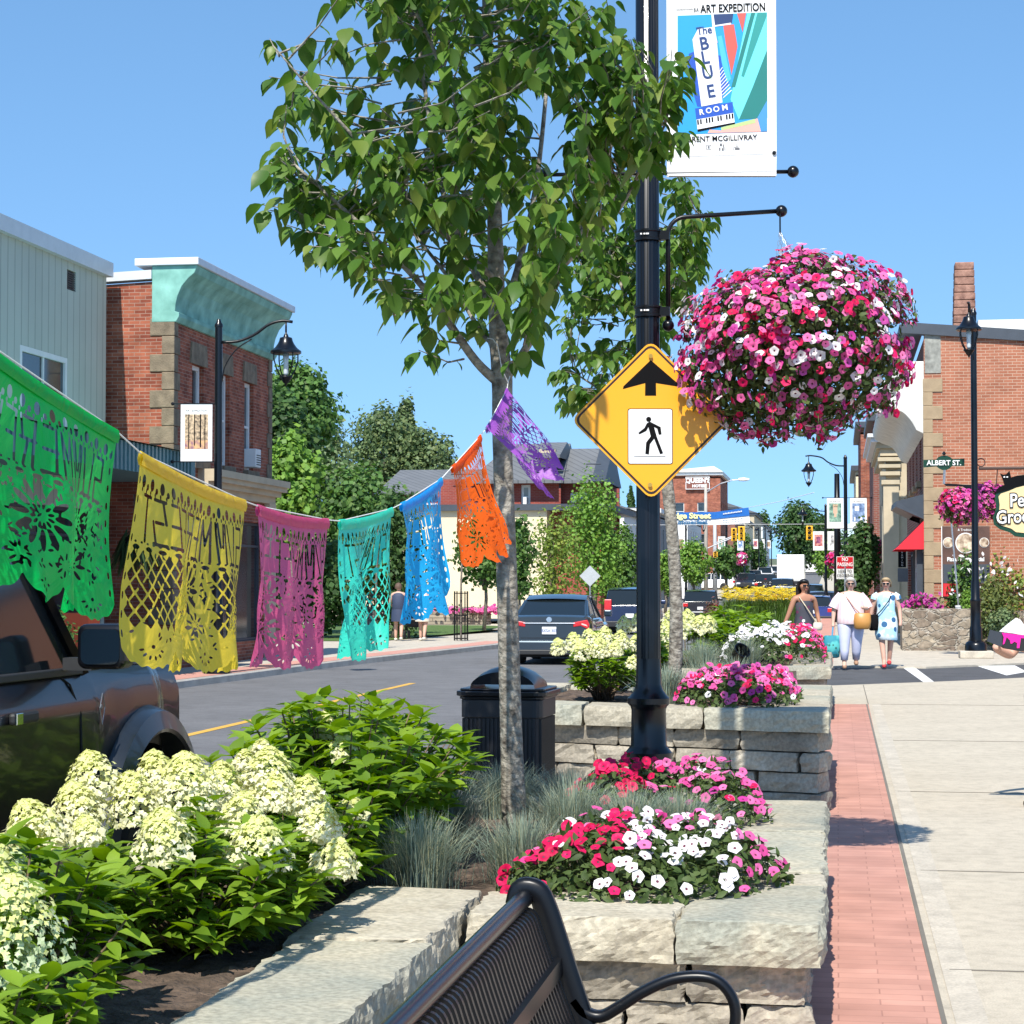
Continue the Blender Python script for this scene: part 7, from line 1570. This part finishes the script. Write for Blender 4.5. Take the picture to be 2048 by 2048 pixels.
# ================= signs on the right corner
LP_=PZ(1952,1316,0); D_=45.9
sn=thing('street_name_sign','dark green ALBERT ST. street name sign on a bracket of the corner lamp','street sign',tuple(PD(1888,925,D_)))
def sr(u,v,dd=0): return PD(u,v,D_+dd)-PD(1888,925,D_)
grn=mat('sign_green',(.004,.045,.022),.4,var=.05)
def plate(name,q,m,parent,fn,th=.02,dd=0): 
    a=[fn(u,v,dd) for u,v in q]; b_=[fn(u,v,dd+th) for u,v in q]; n=len(q)
    return MB().add(a+b_,[tuple(range(n)),tuple(range(2*n-1,n-1,-1))]+[(i,n+i,n+(i+1)%n,(i+1)%n) for i in range(n)]).build(name,m,parent)
pb_=plate('plate',[(1847,920),(1872,919),(1877,914),(1884,911),(1893,911),(1900,914),(1905,918),(1929,917),(1929,932),(1904,932),(1899,937),(1893,940),(1884,940),(1878,937),(1873,933),(1847,935)],grn,sn,sr)
text('ALBERT ST.','lettering',whitep,.155,sr(1888,926,-.03),rt,(0,0,1),pb_,depth=.002,bold=.004,sx=1.0)
MB().tube([sr(1889,940),sr(1888,968)],.03,6).build('holder',steel,sn); MB().lathe([(.001,0),(.05,.03),(.03,.07),(.001,.1)],tuple(sr(1888,911)),8).build('finial',blk2,sn)
b=MB(); a=[sr(1888,968),sr(1892,972),sr(1925,973),sr(1946,985),sr(1946,970),sr(1925,969),sr(1895,967)]; b.add(a+[q+np.array([0,.04,0]) for q in a],[tuple(range(7)),tuple(range(13,6,-1))]+[(i,7+i,7+(i+1)%7,(i+1)%7) for i in range(7)]); b.build('bracket',blk2,sn)
# hanging pet grooming sign
pg=thing('pet_grooming_sign','cream and green paw-shaped Pet Grooming sign with a black cat on top','hanging sign',tuple(PD(2035,1010,D_)))
pr=lambda u,v,dd=0: PD(u,v,D_+dd)-PD(2035,1010,D_)
E=lambda x,y:(1848+x/4.295,900+y/4.295)
out=[E(*q) for q in ((607,395),(625,360),(700,340),(770,305),(859,275),(950,290),(1000,350),(1010,430),(1060,480),(1100,560),(1080,640),(1010,680),(950,740),(859,752),(780,742),(740,710),(650,680),(600,640),(590,580),(612,530),(620,480))]
inn=[E(*q) for q in ((640,400),(660,375),(730,352),(790,325),(859,308),(930,318),(975,370),(985,440),(1030,495),(1070,565),(1050,620),(990,655),(930,705),(859,712),(790,705),(750,675),(670,650),(625,625),(618,580),(645,540),(650,470))]
plate('plate',out,grn,pg,pr,.03); pc_=plate('face',inn,mat('sign_cream',(.78,.58,.30),.6,var=.03),pg,pr,.02,-.015)
for nme,q,sz in (('Pet',(735,440),.42),('Grooming',(618,585),.42)):
    u,v=E(*q); u+=0
    text(nme,'lettering',ink,sz*1.0,pr(u,v,-.03),rt+np.array([0,0,.06]),(0,0,1),pc_,depth=.001,bold=.03,sx=.82,align='LEFT'); text(nme,'lettering',whitep,sz,pr(u,v,-.04),rt+np.array([0,0,.06]),(0,0,1),pc_,depth=.001,bold=.006,sx=.82,align='LEFT')
cat_=[E(*q) for q in ((605,375),(640,320),(690,300),(668,235),(650,200),(682,212),(705,208),(735,178),(748,235),(800,220),(859,213),(940,225),(1000,270),(1010,330),(960,300),(859,300),(790,318),(720,345))]
c_=plate('cat_figure',cat_,ink,pg,pr,.03,-.02)
for x in (690,715): plate('eye',[E(x-8,228),E(x+6,224),E(x+8,236),E(x-6,238)],whitep,c_,pr,.004,-.026)
b=MB(); b.tube([pr(1958,937),pr(2060,936),pr(2110,936)],.035,8); b.tube([pr(1995,940),pr(1993,962),pr(1992,975)],.012,4); b.tube([pr(2080,940),pr(2082,965)],.012,4)
b.tube([pr(1960+8*math.cos(t)+2,925+8*math.sin(t)) for t in np.linspace(-2.5,3,14)],.012,4); b.build('bracket',mat('rust_iron',(.07,.04,.03),.7),pg)
# leaning post with spiral guard
gd=thing('guy_wire_guard','slanting galvanised spiral guard and thin post beside the corner lamp','post',tuple(PZ(1926,1300,0))); b=MB(); b.tube([(0,0,0),(-.10,0,1.1)],.085,14); b.build('sleeve',brickmat('spiral_steel',(.55,.56,.57),(.6,.6,.6),(.25,.26,.27),bw=9,bh=.07,msize=.018,bump=1,var=.05,rough=.4),gd,smooth=True)
MB().tube([(-.10,0,1.1),(-.28,0,3.4)],.022,6).build('thin_post',steel,gd)
# no passing sign
npz=PD(1690,1136,62); t=thing('no_passing_sign','red and white NO PASSING HERE TO CROSSING sign above the women','road sign',tuple(npz)); nf=lambda u,v,dd=0: PD(u,v,62+dd)-npz
plate('white_panel',[(1673,1113),(1707,1113),(1707,1158),(1673,1158)],whitep,t,nf,.01); o=plate('red_panel',[(1674,1114),(1706,1114),(1706,1137),(1674,1137)],mat('sign_red',(.5,.01,.02),.4,var=.05),t,nf,.01,-.012)
text('NO\nPASSING','lettering',whitep,.155,nf(1690,1124,-.03),rt,(0,0,1),o,depth=.001,bold=.003,sx=.78); text('HERE TO\nCROSSING','lettering',ink,.13,nf(1690,1147,-.03),rt,(0,0,1),o,depth=.001,bold=.002,sx=.78)
MB().tube([nf(1690,1113,.02),(nf(1690,1113,.02)[0],nf(1690,1113,.02)[1],-npz[2])],.03,6).build('post',steel,t)
# small shop signs + sandwich board + balcony at the bank
t=thing('sandwich_board','white pavement board outside the bank','sign board',tuple(PZ(1742,1232,0)*np.array([1,1,0]))); bx(t,'panel',whitep,-.30,.30,0,.05,.1,1.15,.01); bx(t,'leg',whitep,-.28,-.24,.05,.35,0,.9); bx(t,'leg',whitep,.24,.28,.05,.35,0,.9)
q=PX(1797,1150,2.05); t=thing('framing_sign','tall dark FRAMING sign projecting from the shop by the red awning','hanging sign',(2.0,65.0,2.45)); o=bx(t,'panel',ink,-.13,.11,0,.05,-.30,.30); text('F\nR\nA\nM\nI\nN\nG','lettering',whitep,.078,(-.01,-.01,.0),(1,0,0),(0,0,1),o,depth=.002)
bx(t,'lower_panel',mat('sign_slate',(.12,.14,.16),.5),-.15,.17,0,.05,-.75,-.33)
t=thing('round_white_sign','white hanging shop sign with two dark circles near the far basket','hanging sign',tuple(PD(1729,1088,80))); bx(t,'panel',whitep,-.33,.33,0,.04,-.28,.28,.01)
for x in (-.13,.12): MB().lathe([(.09,0),(.13,0),(.13,.01),(.09,.01)],(x,-.012,-.05),18,axis='y').build('ring',ink,t)
MB().tube([(.33,0,.2),(.8,0,.2)],.02,4).build('bracket',blk2,t)
t=thing('yellow_bollard','yellow newspaper box style post marker by the right kerb','bollard',PZ(1655,1222,0)); bx(t,'post',yel,-.12,.12,0,.2,0,.9,.02)
# garden spotlight in planter three, far bins
sl_=thing('garden_spotlight','black cone spotlight half buried in white petunias','spotlight',tuple(PD(1476,1312,24.2))); b=MB(); b.lathe([(.03,-.22),(.05,-.2),(.10,.1),(.105,.12),(.09,.12),(.085,.08),(.02,-.1)],(0,0,0),20); o=b.build('shade',blk,sl_,smooth=True,auto=40); o.rotation_euler=(R(38),R(38),0); MB().tube([(0,0,-.25),(-.05,0,-.05)],.02,6).build('stake',blk2,sl_)
for u,D,lb in ((1258,104,'dark litter bin on the far left pavement, left of the pole'),(1186,100,'dark litter bin under the bright maple')):
    q=PD(u,1170,D); t=thing('litter_bin',lb,'litter bin',(q[0],q[1],-.0),group='far litter bins'); MB().lathe([(.26,0),(.28,.1),(.28,.9),(.30,.92),(.30,1.0),(.2,1.15),(.001,1.2)],(0,0,0),18).build('body',bm_,t,smooth=True,auto=40); MB().lathe([(.283,.5),(.29,.5),(.29,.54),(.283,.54)],(0,0,0),18).build('band',steel,t)
t=thing('warning_sign','back of a diamond road sign on a thin post beneath the bright maple','road sign',(*PD(1180,1150,82)[:2],0)); z_=PD(1180,1152,82)[2]; MB().prism([(-.42,0),(0,-.42),(.42,0),(0,.42)],(0,0,z_),rt,(0,0,1),(0,.02,0)).build('panel',mat('sign_back',(.42,.45,.47),.5,var=.05),t); MB().tube([(0,.03,0),(0,.03,z_+.4)],.03,6).build('post',steel,t)
# orange chairs and table under the canopy on the left
for i,(dx,lb) in enumerate(((0,'orange patio chair nearest the off-roader mirror'),(1.3,'second orange patio chair under the teal canopy'))):
    q=PD(150+i*45,1300,33+i*1.2); t=thing('patio_chair',lb,'chair',(q[0]+0,q[1],0),rz=R(20+i*40),group='orange patio chairs'); oc=mat('orange_plastic',(.72,.10,.02),.5,var=.05); bx(t,'seat',oc,-.22,.22,-.22,.22,.42,.46,.01); bx(t,'backrest',oc,-.22,.22,.2,.24,.46,1.15,.02)
    for x in (-.2,.18):
        for y in (-.2,.18): bx(t,'leg',oc,x,x+.03,y,y+.03,0,.42)
q=PD(100,1300,31); t=thing('patio_planter','grey tub with leafy plant on the left pavement','plant pot',(q[0],q[1],0)); bx(t,'tub',slatew,-.6,.6,-.25,.25,0,.5,.02); bush('leafy plant in the grey patio tub',(q[0],q[1],.5),.45,.3,.7,500,.09,G_md,name='potted_plant',cat='plant',tr=.02,seed=80,group=None,part='foliage')
# ================= people
def M3(n,c,r=.7): return mat(n,c,r,var=.05,scale=6)
skin1=M3('skin_tan',(.42,.20,.12),.55); skin2=M3('skin_fair',(.58,.34,.25),.55); skin3=M3('skin_light',(.62,.40,.30),.55)
def skinbody(parent,J,E_,m,name='body',sub=2):
    me=bpy.data.meshes.new(name+'_s'); me.from_pydata([j[0] for j in J],E_,[]); o=bpy.data.objects.new(name+'_s',me); COL.objects.link(o)
    md=o.modifiers.new('skin','SKIN'); md.use_smooth_shade=True; 
    if not me.skin_vertices: me.skin_vertices.new() if hasattr(me.skin_vertices,'new') else None
    sv=me.skin_vertices[0].data
    for i,j in enumerate(J):
        r=j[1]; sv[i].radius=(r,r) if not isinstance(r,tuple) else r
        sv[i].use_root=(i==0)
    sb=o.modifiers.new('sub','SUBSURF'); sb.levels=sub; sb.render_levels=sub
    bpy.context.view_layer.update(); dg=bpy.context.evaluated_depsgraph_get()
    m2=bpy.data.meshes.new_from_object(o.evaluated_get(dg)); bpy.data.objects.remove(o); m2.materials.clear(); m2.materials.append(m); m2.polygons.foreach_set('use_smooth',[True]*len(m2.polygons))
    return link(name,m2,parent)
def person(label,p,rz,skin,H=1.65,armL=None,armR=None,legL=None,legR=None,build=1.0,headturn=0,hair=None,hairlen='short',group=None):
    "faces local -y; arms/legs: joint lists"
    t=thing('person',label,'person',tuple(p),rz=rz,group=group); k=H/1.65; t.scale=(k,k,k); b=build
    aL=armL or [(.24*b,.03,1.10),(.27*b,-.03,.87),(.27*b,-.05,.78)]; aR=armR or [(-.24*b,.03,1.10),(-.27*b,-.03,.87),(-.27*b,-.05,.78)]
    lL=legL or [(.095,-.10,.50),(.10,-.10,.09)]; lR=legR or [(-.095,.0,.48),(-.10,.14,.12)]
    J=[((0,0,.93),(.13*b,.11*b)),((0,0,1.10),(.115*b,.09*b)),((0,0,1.27),(.135*b,.095*b)),((0,0,1.37),(.09*b,.07)),((0,-.005,1.44),.05),((0,-.02,1.49),.052),((0,-.02,1.555),.094),((0,-.01,1.62),.075)]
    E_=[(0,1),(1,2),(2,3),(3,4),(4,5),(5,6),(6,7)]
    def chain(a,pts,rs):
        for q,r in zip(pts,rs): J.append((q,r)); E_.append((a,len(J)-1)); a=len(J)-1
    for s_,ar in ((1,aL),(-1,aR)): chain(3,[(s_*.17*b,0,1.355)]+ar,[.055*b,.042*b,.030,.034])
    for s_,lg in ((1,lL),(-1,lR)):
        an=lg[1]; chain(0,[(s_*.095,0,.86)]+[lg[0],an,(an[0]+.01*s_,an[1]-.13,max(.035,an[2]-.05))],[.092*b,.062*b,.042,.034])
    skinbody(t,J,E_,skin)
    hd=MB(); hm=hair or M3('hair_black',(.012,.01,.01),.4)
    # hair shell
    rx=.112; vs=[];P=[]
    for i in range(9):
        th=math.pi*i/8*.62 if hairlen=='short' else math.pi*i/8*.70
        P.append([(rx*1.04*math.sin(th)*math.cos(a),-.0+.122*math.sin(th)*math.sin(a)*(1.0 if math.sin(a)>0 else (.80 if i>4 else 1.0)),1.565+.135*math.cos(th)) if not(i>3 and math.sin(a)<.12) else (rx*.6*math.cos(a),-.03*abs(math.sin(a)),1.62) for a in np.linspace(0,2*math.pi,21)[:-1]])
    hd.grid(P,wrap=True); ho=hd.build('hair',hm,t,smooth=True)
    if hairlen=='long':
        n=160; a=U(0,math.pi,n); T=np.stack([.10*np.cos(a),.02+.09*np.sin(a),U(1.5,1.66,n)],1); Rm=np.zeros((n,3,3)); 
        for i in range(n): Rm[i]=np.array([[1,0,0],[0,0,1],[0,-1,0]]).T@np.eye(3)
        Rm[:]=np.stack([np.array([1,0,0]),np.array([0,.15,-1]),np.array([0,1,.15])],1); scatter('hair_locks',*leaf_t(.22,.1,.0),Rm,T,U(.18,.32,n),hm,parent=ho)
    fc=MB(); fc.tube([(0,-.105,1.57),(0,-.128,1.545),(0,-.108,1.535)],[.008,.013,.008],6); fc.build('nose',skin,t,smooth=True)
    gl=MB(); gl.box(-.066,-.008,-.120,-.10,1.562,1.60); gl.box(.008,.066,-.120,-.10,1.562,1.60); gl.box(-.09,.09,-.11,-.10,1.59,1.597); gl.build('sunglasses',M3('shades',(.01,.008,.008),.15),t,bevel=.006)
    MB().box(-.026,.026,-.108,-.09,1.508,1.518).build('mouth',M3('lips',(.42,.10,.09)),t)
    return t
def rings(t,name,R_,m,n=20,wob=0):
    P=[[(cx+rx*math.cos(a)*(1+wob*math.sin(a*5+z*9)),cy+ry*math.sin(a)*(1+wob*math.cos(a*4+z*7)),z) for a in np.linspace(0,2*math.pi,n+1)[:-1]] for cx,cy,z,rx,ry in R_]
    return MB().grid(P,wrap=True).build(name,m,t,smooth=True)
def dot_m(n,base,c1,c2,scale=7):
    if n in _M: return _M[n]
    m,t,b=_new(n); b.inputs['Roughness'].default_value=.75; tc=_n(t,'TexCoord'); v=_n(t,'TexVoronoi'); v.inputs['Scale'].default_value=scale; t.links.new(tc.outputs['Object'],v.inputs['Vector']); rp=_n(t,'ValToRGB'); rp.color_ramp.interpolation='CONSTANT'; e=rp.color_ramp.elements; e[0].color=c4(c1); e[1].position=.26; e[1].color=c4(base)
    v2=_n(t,'TexNoise'); v2.inputs['Scale'].default_value=5; t.links.new(tc.outputs['Object'],v2.inputs['Vector']); r2=_n(t,'ValToRGB'); r2.color_ramp.elements[0].position=.48; r2.color_ramp.elements[1].position=.56; r2.color_ramp.elements[0].color=c4(base); r2.color_ramp.elements[1].color=c4(c2)
    mx=_n(t,'MixRGB'); t.links.new(v.outputs['Distance'],rp.inputs[0]); mt=_n(t,'Math',operation='LESS_THAN'); mt.inputs[1].default_value=.26; t.links.new(v.outputs['Distance'],mt.inputs[0]); t.links.new(mt.outputs[0],mx.inputs[0]); t.links.new(v2.outputs[0],r2.inputs[0]); t.links.new(r2.outputs[0],mx.inputs[1]); mx.inputs[2].default_value=c4(c1); t.links.new(mx.outputs[0],b.inputs['Base Color']); _M[n]=m; return m
def stripe_m(n,a,b_,sc_=14):
    if n in _M: return _M[n]
    m,t,b=_new(n); b.inputs['Roughness'].default_value=.8; tc=_n(t,'TexCoord'); w_=_n(t,'TexWave'); w_.inputs['Scale'].default_value=sc_; w_.bands_direction='X'; t.links.new(tc.outputs['Object'],w_.inputs['Vector']); rp=_n(t,'ValToRGB'); e=rp.color_ramp.elements; e[0].position=.28;e[1].position=.45; e[0].color=c4(b_);e[1].color=c4(a); t.links.new(w_.outputs[0],rp.inputs[0]); t.links.new(rp.outputs[0],b.inputs['Base Color']); _M[n]=m; return m
def shoes(t,L,m): 
    for (x,y,z,r_) in L:
        o=MB(); o.tube([(x,y+.05,z+.035),(x,y-.06,z+.032),(x,y-.16,z+.022)],[.042,.046,.026],10); o.build('shoe',m,t,smooth=True)
# striped blouse
W1=PZ(1702,1336,0)
t=person('woman in pink striped blouse and lavender trousers carrying teal and tan bags',(W1[0],W1[1],0),R(3),skin3,1.70,build=1.22,hair=M3('hair_silver',(.62,.58,.52),.5),
 armL=[(.31,-.03,1.12),(.24,-.22,1.12),(.18,-.27,1.15)],armR=[(-.31,.0,1.10),(-.33,-.04,.84),(-.33,-.06,.76)],legL=[(.11,.02,.50),(.10,.10,.12)],legR=[(-.12,-.10,.50),(-.13,-.14,.09)])
st_=stripe_m('blouse_stripes',(.80,.74,.74),(.70,.36,.40),13)
rings(t,'blouse',[(0,0,1.43,.06,.06),(0,0,1.40,.15,.10),(0,0,1.36,.24,.13),(0,0,1.25,.24,.165),(0,0,1.10,.245,.185),(0,-.01,.95,.255,.195),(0,-.01,.84,.265,.20),(0,-.01,.82,.25,.19)],st_,24,.02)
for s_ in (1,-1): o=MB(); o.tube([(s_*.17,0,1.375),(s_*.26,-.005,1.25),(s_*.32,-.01,1.12)],[.075,.092,.098],12,cap=False); o.build('sleeve',st_,t,smooth=True)
lav=M3('trousers_lavender',(.50,.52,.68))
for s_,kn,an in ((1,(.11,.02,.50),(.10,.10,.16)),(-1,(-.12,-.10,.50),(-.13,-.14,.15))): o=MB(); o.tube([(s_*.10,0,.93),(s_*.115,kn[1]*.4,.72),kn,((kn[0]+an[0])/2,(kn[1]+an[1])/2,.32),an],[.15,.135,.10,.085,.065],14); o.build('trouser_leg',lav,t,smooth=True)
shoes(t,[(.10,.10,.06,0),(-.13,-.14,0,0)],M3('sandal_tan',(.35,.2,.12)))
W2=PZ(1773,1334,0)
t2=person('woman in blue and white dotted dress and sunglasses with a black shoulder bag',(W2[0],W2[1],0),R(-2),skin2,1.70,build=1.0,hair=M3('hair_blonde',(.40,.29,.16),.5),
 armL=[(.25,.03,1.10),(.27,-.04,.86),(.26,-.06,.77)],armR=[(-.26,.05,1.10),(-.31,.06,.86),(-.33,.04,.77)],legL=[(.08,-.02,.48),(.05,.10,.11)],legR=[(-.08,-.06,.48),(-.04,-.14,.09)])
dm=dot_m('dress_dots',(.66,.76,.80),(.03,.12,.26),(.36,.62,.76),4.5)
rings(t2,'dress',[(0,0,1.42,.05,.05),(0,0,1.40,.13,.09),(0,0,1.36,.20,.115),(0,0,1.25,.175,.13),(0,0,1.08,.165,.125),(0,0,.92,.20,.15),(0,0,.78,.215,.16),(0,-.02,.62,.21,.165),(.02,-.03,.52,.20,.16),(.03,-.03,.51,.18,.14)],dm,24,.03)
for s_ in (1,-1): o=MB(); o.tube([(s_*.15,0,1.385),(s_*.22,0,1.33),(s_*.235,0,1.28)],[.05,.062,.06],10,cap=False); o.build('sleeve',dm,t2,smooth=True)
shoes(t2,[(.05,.10,.05,0),(-.04,-.14,0,0)],M3('shoe_red',(.55,.04,.05)))
p3=PD(1608,1166,36.5)
t3=person('woman in long charcoal slip dress with dark hair and a cream cross-body bag',(p3[0],p3[1],.0),R(25),skin1,1.66,build=1.08,hairlen='long',
 armL=[(.27,.05,1.10),(.29,-.02,.88),(.25,-.06,.80)],armR=[(-.27,.05,1.08),(-.35,.10,.86),(-.39,.10,.77)])
ch_=dot_m('dress_charcoal',(.035,.038,.05),(.10,.02,.06),(.045,.045,.06),9)
rings(t3,'dress',[(0,-.02,1.31,.10,.09),(0,-.01,1.26,.165,.125),(0,0,1.12,.155,.125),(0,0,.98,.175,.145),(0,0,.82,.20,.165),(0,0,.55,.22,.18),(0,0,.25,.25,.2),(0,0,.12,.26,.21),(0,0,.11,.2,.15)],ch_,24,.05)
b=MB(); 
for s_ in (1,-1): b.tube([(s_*.09,-.10,1.30),(s_*.11,-.05,1.385),(s_*.10,.06,1.32)],.008,5)
b.build('dress_strap',ch_,t3); shoes(t3,[(.09,-.10,0,0),(-.10,.1,.02,0)],ink)
# bags are held: their own things
def bag(name,label,par,off_,bdy,strap,m,ms,rs=.010):
    M_=Matrix.Translation(par.location)@Matrix.Rotation(par.rotation_euler.z,4,'Z')@Matrix.Diagonal((*par.scale,1)); L=M_@Vector(off_); t=thing(name,label,'bag',tuple(L),rz=par.rotation_euler.z); t.scale=par.scale
    bdy(t,m); 
    if strap: s_=MB(); s_.tube([np.array(q)-np.array(off_) for q in strap],rs,6); s_.build('strap',ms,t)
    return t
def body_bag(rx,ry,h): return lambda t,m: rings(t,'bag_body',[(0,0,h/2,rx*.85,ry*.5),(0,0,h/2-.02,rx,ry*.8),(0,0,0,rx*1.08,ry*1.1),(0,0,-h/2+.02,rx*1.0,ry*1.1),(0,0,-h/2,rx*.7,ry*.6)],m,16,.04)
bag('tan_handbag','tan leather handbag hanging at the striped blouse woman hip',t,(.20,-.22,.88),body_bag(.15,.07,.30),[(-.14,-.06,1.40),(-.05,-.18,1.28),(.06,-.22,1.12),(.16,-.22,1.02)],M3('leather_tan',(.50,.24,.06),.4),M3('strap_tan',(.5,.28,.2),.6))
bag('teal_shopping_bag','crumpled teal plastic shopping bag held by the striped blouse woman',t,(-.36,-.08,.40),body_bag(.15,.09,.42),[(-.33,-.06,.78),(-.35,-.08,.60)],dot_m('plastic_teal',(.02,.22,.28),(.02,.12,.10),(.08,.42,.40),12),M3('strap_blue',(.08,.30,.50)),.016)
bag('black_shoulder_bag','black shoulder bag hanging beside the dotted dress woman',t2,(-.23,-.12,.84),body_bag(.085,.05,.30),[(.11,-.06,1.40),(.05,-.17,1.25),(-.08,-.17,1.08),(-.20,-.13,.96)],ink,ink)
bag('cream_bag','small cream cross-body bag on the charcoal dress woman',t3,(.17,-.20,.86),body_bag(.085,.04,.14),[(-.13,-.08,1.38),(-.05,-.17,1.22),(.08,-.19,1.02),(.15,-.2,.93)],M3('leather_cream',(.62,.55,.45)),M3('strap_cream',(.6,.5,.35)))
# people with a stroller (seen from behind)
for i,(u,v,lb,top,bot,sk) in enumerate(((797,1281,'person in navy top walking beside the stroller behind the blue flag',M3('navy_cloth',(.03,.045,.09)),M3('navy_cloth',(.03,.045,.09)),skin2),(845,1281,'person in pale lilac shirt and cream shorts pushing the stroller',M3('lilac_cloth',(.62,.58,.72)),M3('cream_cloth',(.66,.60,.48)),skin2))):
    q=PZ(u,v,0); t=person(lb,(q[0],q[1],0),R(182-i*12),sk,1.62,build=1.1,hair=M3('hair_brown',(.10,.06,.04)),armL=[(.27,-.05,1.10),(.22,-.25,1.0),(.2,-.3,1.0)],armR=[(-.27,-.05,1.10),(-.22,-.25,1.0),(-.2,-.3,1.0)])
    rings(t,'shirt',[(0,0,1.41,.06,.06),(0,0,1.38,.16,.10),(0,0,1.30,.20,.14),(0,0,1.10,.185,.15),(0,0,.92,.20,.155),(0,0,.90,.19,.14)],top,18,.02)
    rings(t,'shorts',[(0,0,.98,.17,.14),(0,0,.90,.20,.155),(0,0,.75,.215,.17),(0,0,.56,.22,.18)],bot,18,.03); shoes(t,[(.10,-.10,0,0),(-.10,.14,.03,0)],M3('shoe_pale',(.6,.58,.5)))
q=PZ(822,1279,0); t=thing('baby_stroller','black baby stroller pushed along the left pavement','stroller',(q[0],q[1]+.55,0)); rings(t,'canopy',[(0,0,1.02,.05,.05),(0,0,.98,.2,.22),(0,0,.80,.24,.3),(0,.05,.62,.22,.3)],blk2,16); bx(t,'seat',blk2,-.2,.2,-.25,.25,.35,.62,.05); MB().tube([(-.2,-.3,.95),(-.2,-.45,1.02),(.2,-.45,1.02),(.2,-.3,.95)],.015,6).build('handle',blk2,t)
for x in (-.25,.25):
    for y in (-.28,.32): MB().lathe([(.001,-.02),(.13,-.02),(.13,.02),(.001,.02)],(x,y,.13),14,axis='x').build('wheel',rubber,t)
    MB().tube([(x*.85,-.3,.95),(x,-.05,.5),(x,.32,.15)],.014,5).build('frame_tube',blk2,t); MB().tube([(x,-.28,.15),(x,-.05,.5)],.014,5).build('frame_tube',blk2,t)
q=PD(1232,1205,118); t=person('distant pedestrian in grey shirt and black shorts on the left pavement',(q[0],q[1],zr(q[1])),R(190),skin2,1.7,hair=M3('hair_brown',(.10,.06,.04))); rings(t,'shirt',[(0,0,1.41,.06,.06),(0,0,1.38,.17,.11),(0,0,1.1,.18,.14),(0,0,.9,.19,.14)],M3('grey_shirt',(.4,.42,.48)),14); rings(t,'shorts',[(0,0,.97,.18,.14),(0,0,.5,.2,.16)],ink,14)
# blonde person at the right edge holding a box
D2=15.0; s2=F/D2; q=PD(2092,1200,D2); 
t=person('blonde person at the right edge lifting a black snack box',(q[0],q[1],0),R(-62),skin2,1.62,build=1.0,hair=M3('hair_gold',(.50,.33,.14),.45),hairlen='long',armL=[(.26,-.14,1.13),(.10,-.30,1.17),(.06,-.34,1.2)],armR=[(-.24,-.16,1.10),(-.10,-.36,1.15),(-.05,-.40,1.18)])
rings(t,'shirt',[(0,0,1.41,.06,.06),(0,0,1.38,.15,.10),(0,0,1.3,.19,.13),(0,0,1.1,.17,.13),(0,0,.9,.19,.14)],M3('pale_top',(.6,.55,.5)),16); rings(t,'trousers',[(0,0,.97,.17,.13),(0,0,.8,.2,.15),(0,0,.12,.16,.13)],M3('denim',(.05,.08,.16)),16); shoes(t,[(.10,-.10,0,0),(-.10,.14,.03,0)],ink)
c0=PD(2025,1270,14.75); t=thing('snack_box','black takeaway box with dripping pink icing pattern and a white napkin','food box',tuple(c0)); sf_=14.75/F
def sb(poly,d,m,name,th=.01): return MB().prism([((u-2025)*sf_,-(v-1270)*sf_) for u,v in poly],tuple(-fwv*d),rt,(0,0,1),tuple(fwv*th)).build(name,m,t)
Wc=lambda x,y:(1850+x/7.727,1150+y/7.727)
sb([Wc(1010,845),Wc(1185,890),Wc(1190,1090),Wc(1140,1100),Wc(960,1020)],.0,M3('phone_slate',(.035,.04,.05),.4),'flap',.012); sb([Wc(1185,890),Wc(1560,950),Wc(1600,1160),Wc(1480,1180),Wc(1260,1140),Wc(1190,1090)],.0,M3('card_black',(.012,.012,.014)),'box_side',.11)
sb([Wc(1185,890),Wc(1640,945),Wc(1640,985),Wc(1480,975),Wc(1455,1130),Wc(1415,1130),Wc(1420,1050),Wc(1380,1030),Wc(1340,1060),Wc(1320,1060),Wc(1310,1010),Wc(1260,960),Wc(1225,1060),Wc(1200,1075),Wc(1215,960)],.004,mat('icing_pink',(.75,.01,.30),.4,var=.03),'icing_print',.003)
sb([Wc(1170,875),Wc(1290,770),Wc(1430,665),Wc(1490,690),Wc(1640,900),Wc(1640,930),Wc(1500,920)],-.03,whtm,'napkin',.02)
for o in list(bpy.data.objects):
    if o.type=='MESH' and o.data and len(o.data.polygons)==0: bpy.data.objects.remove(o)
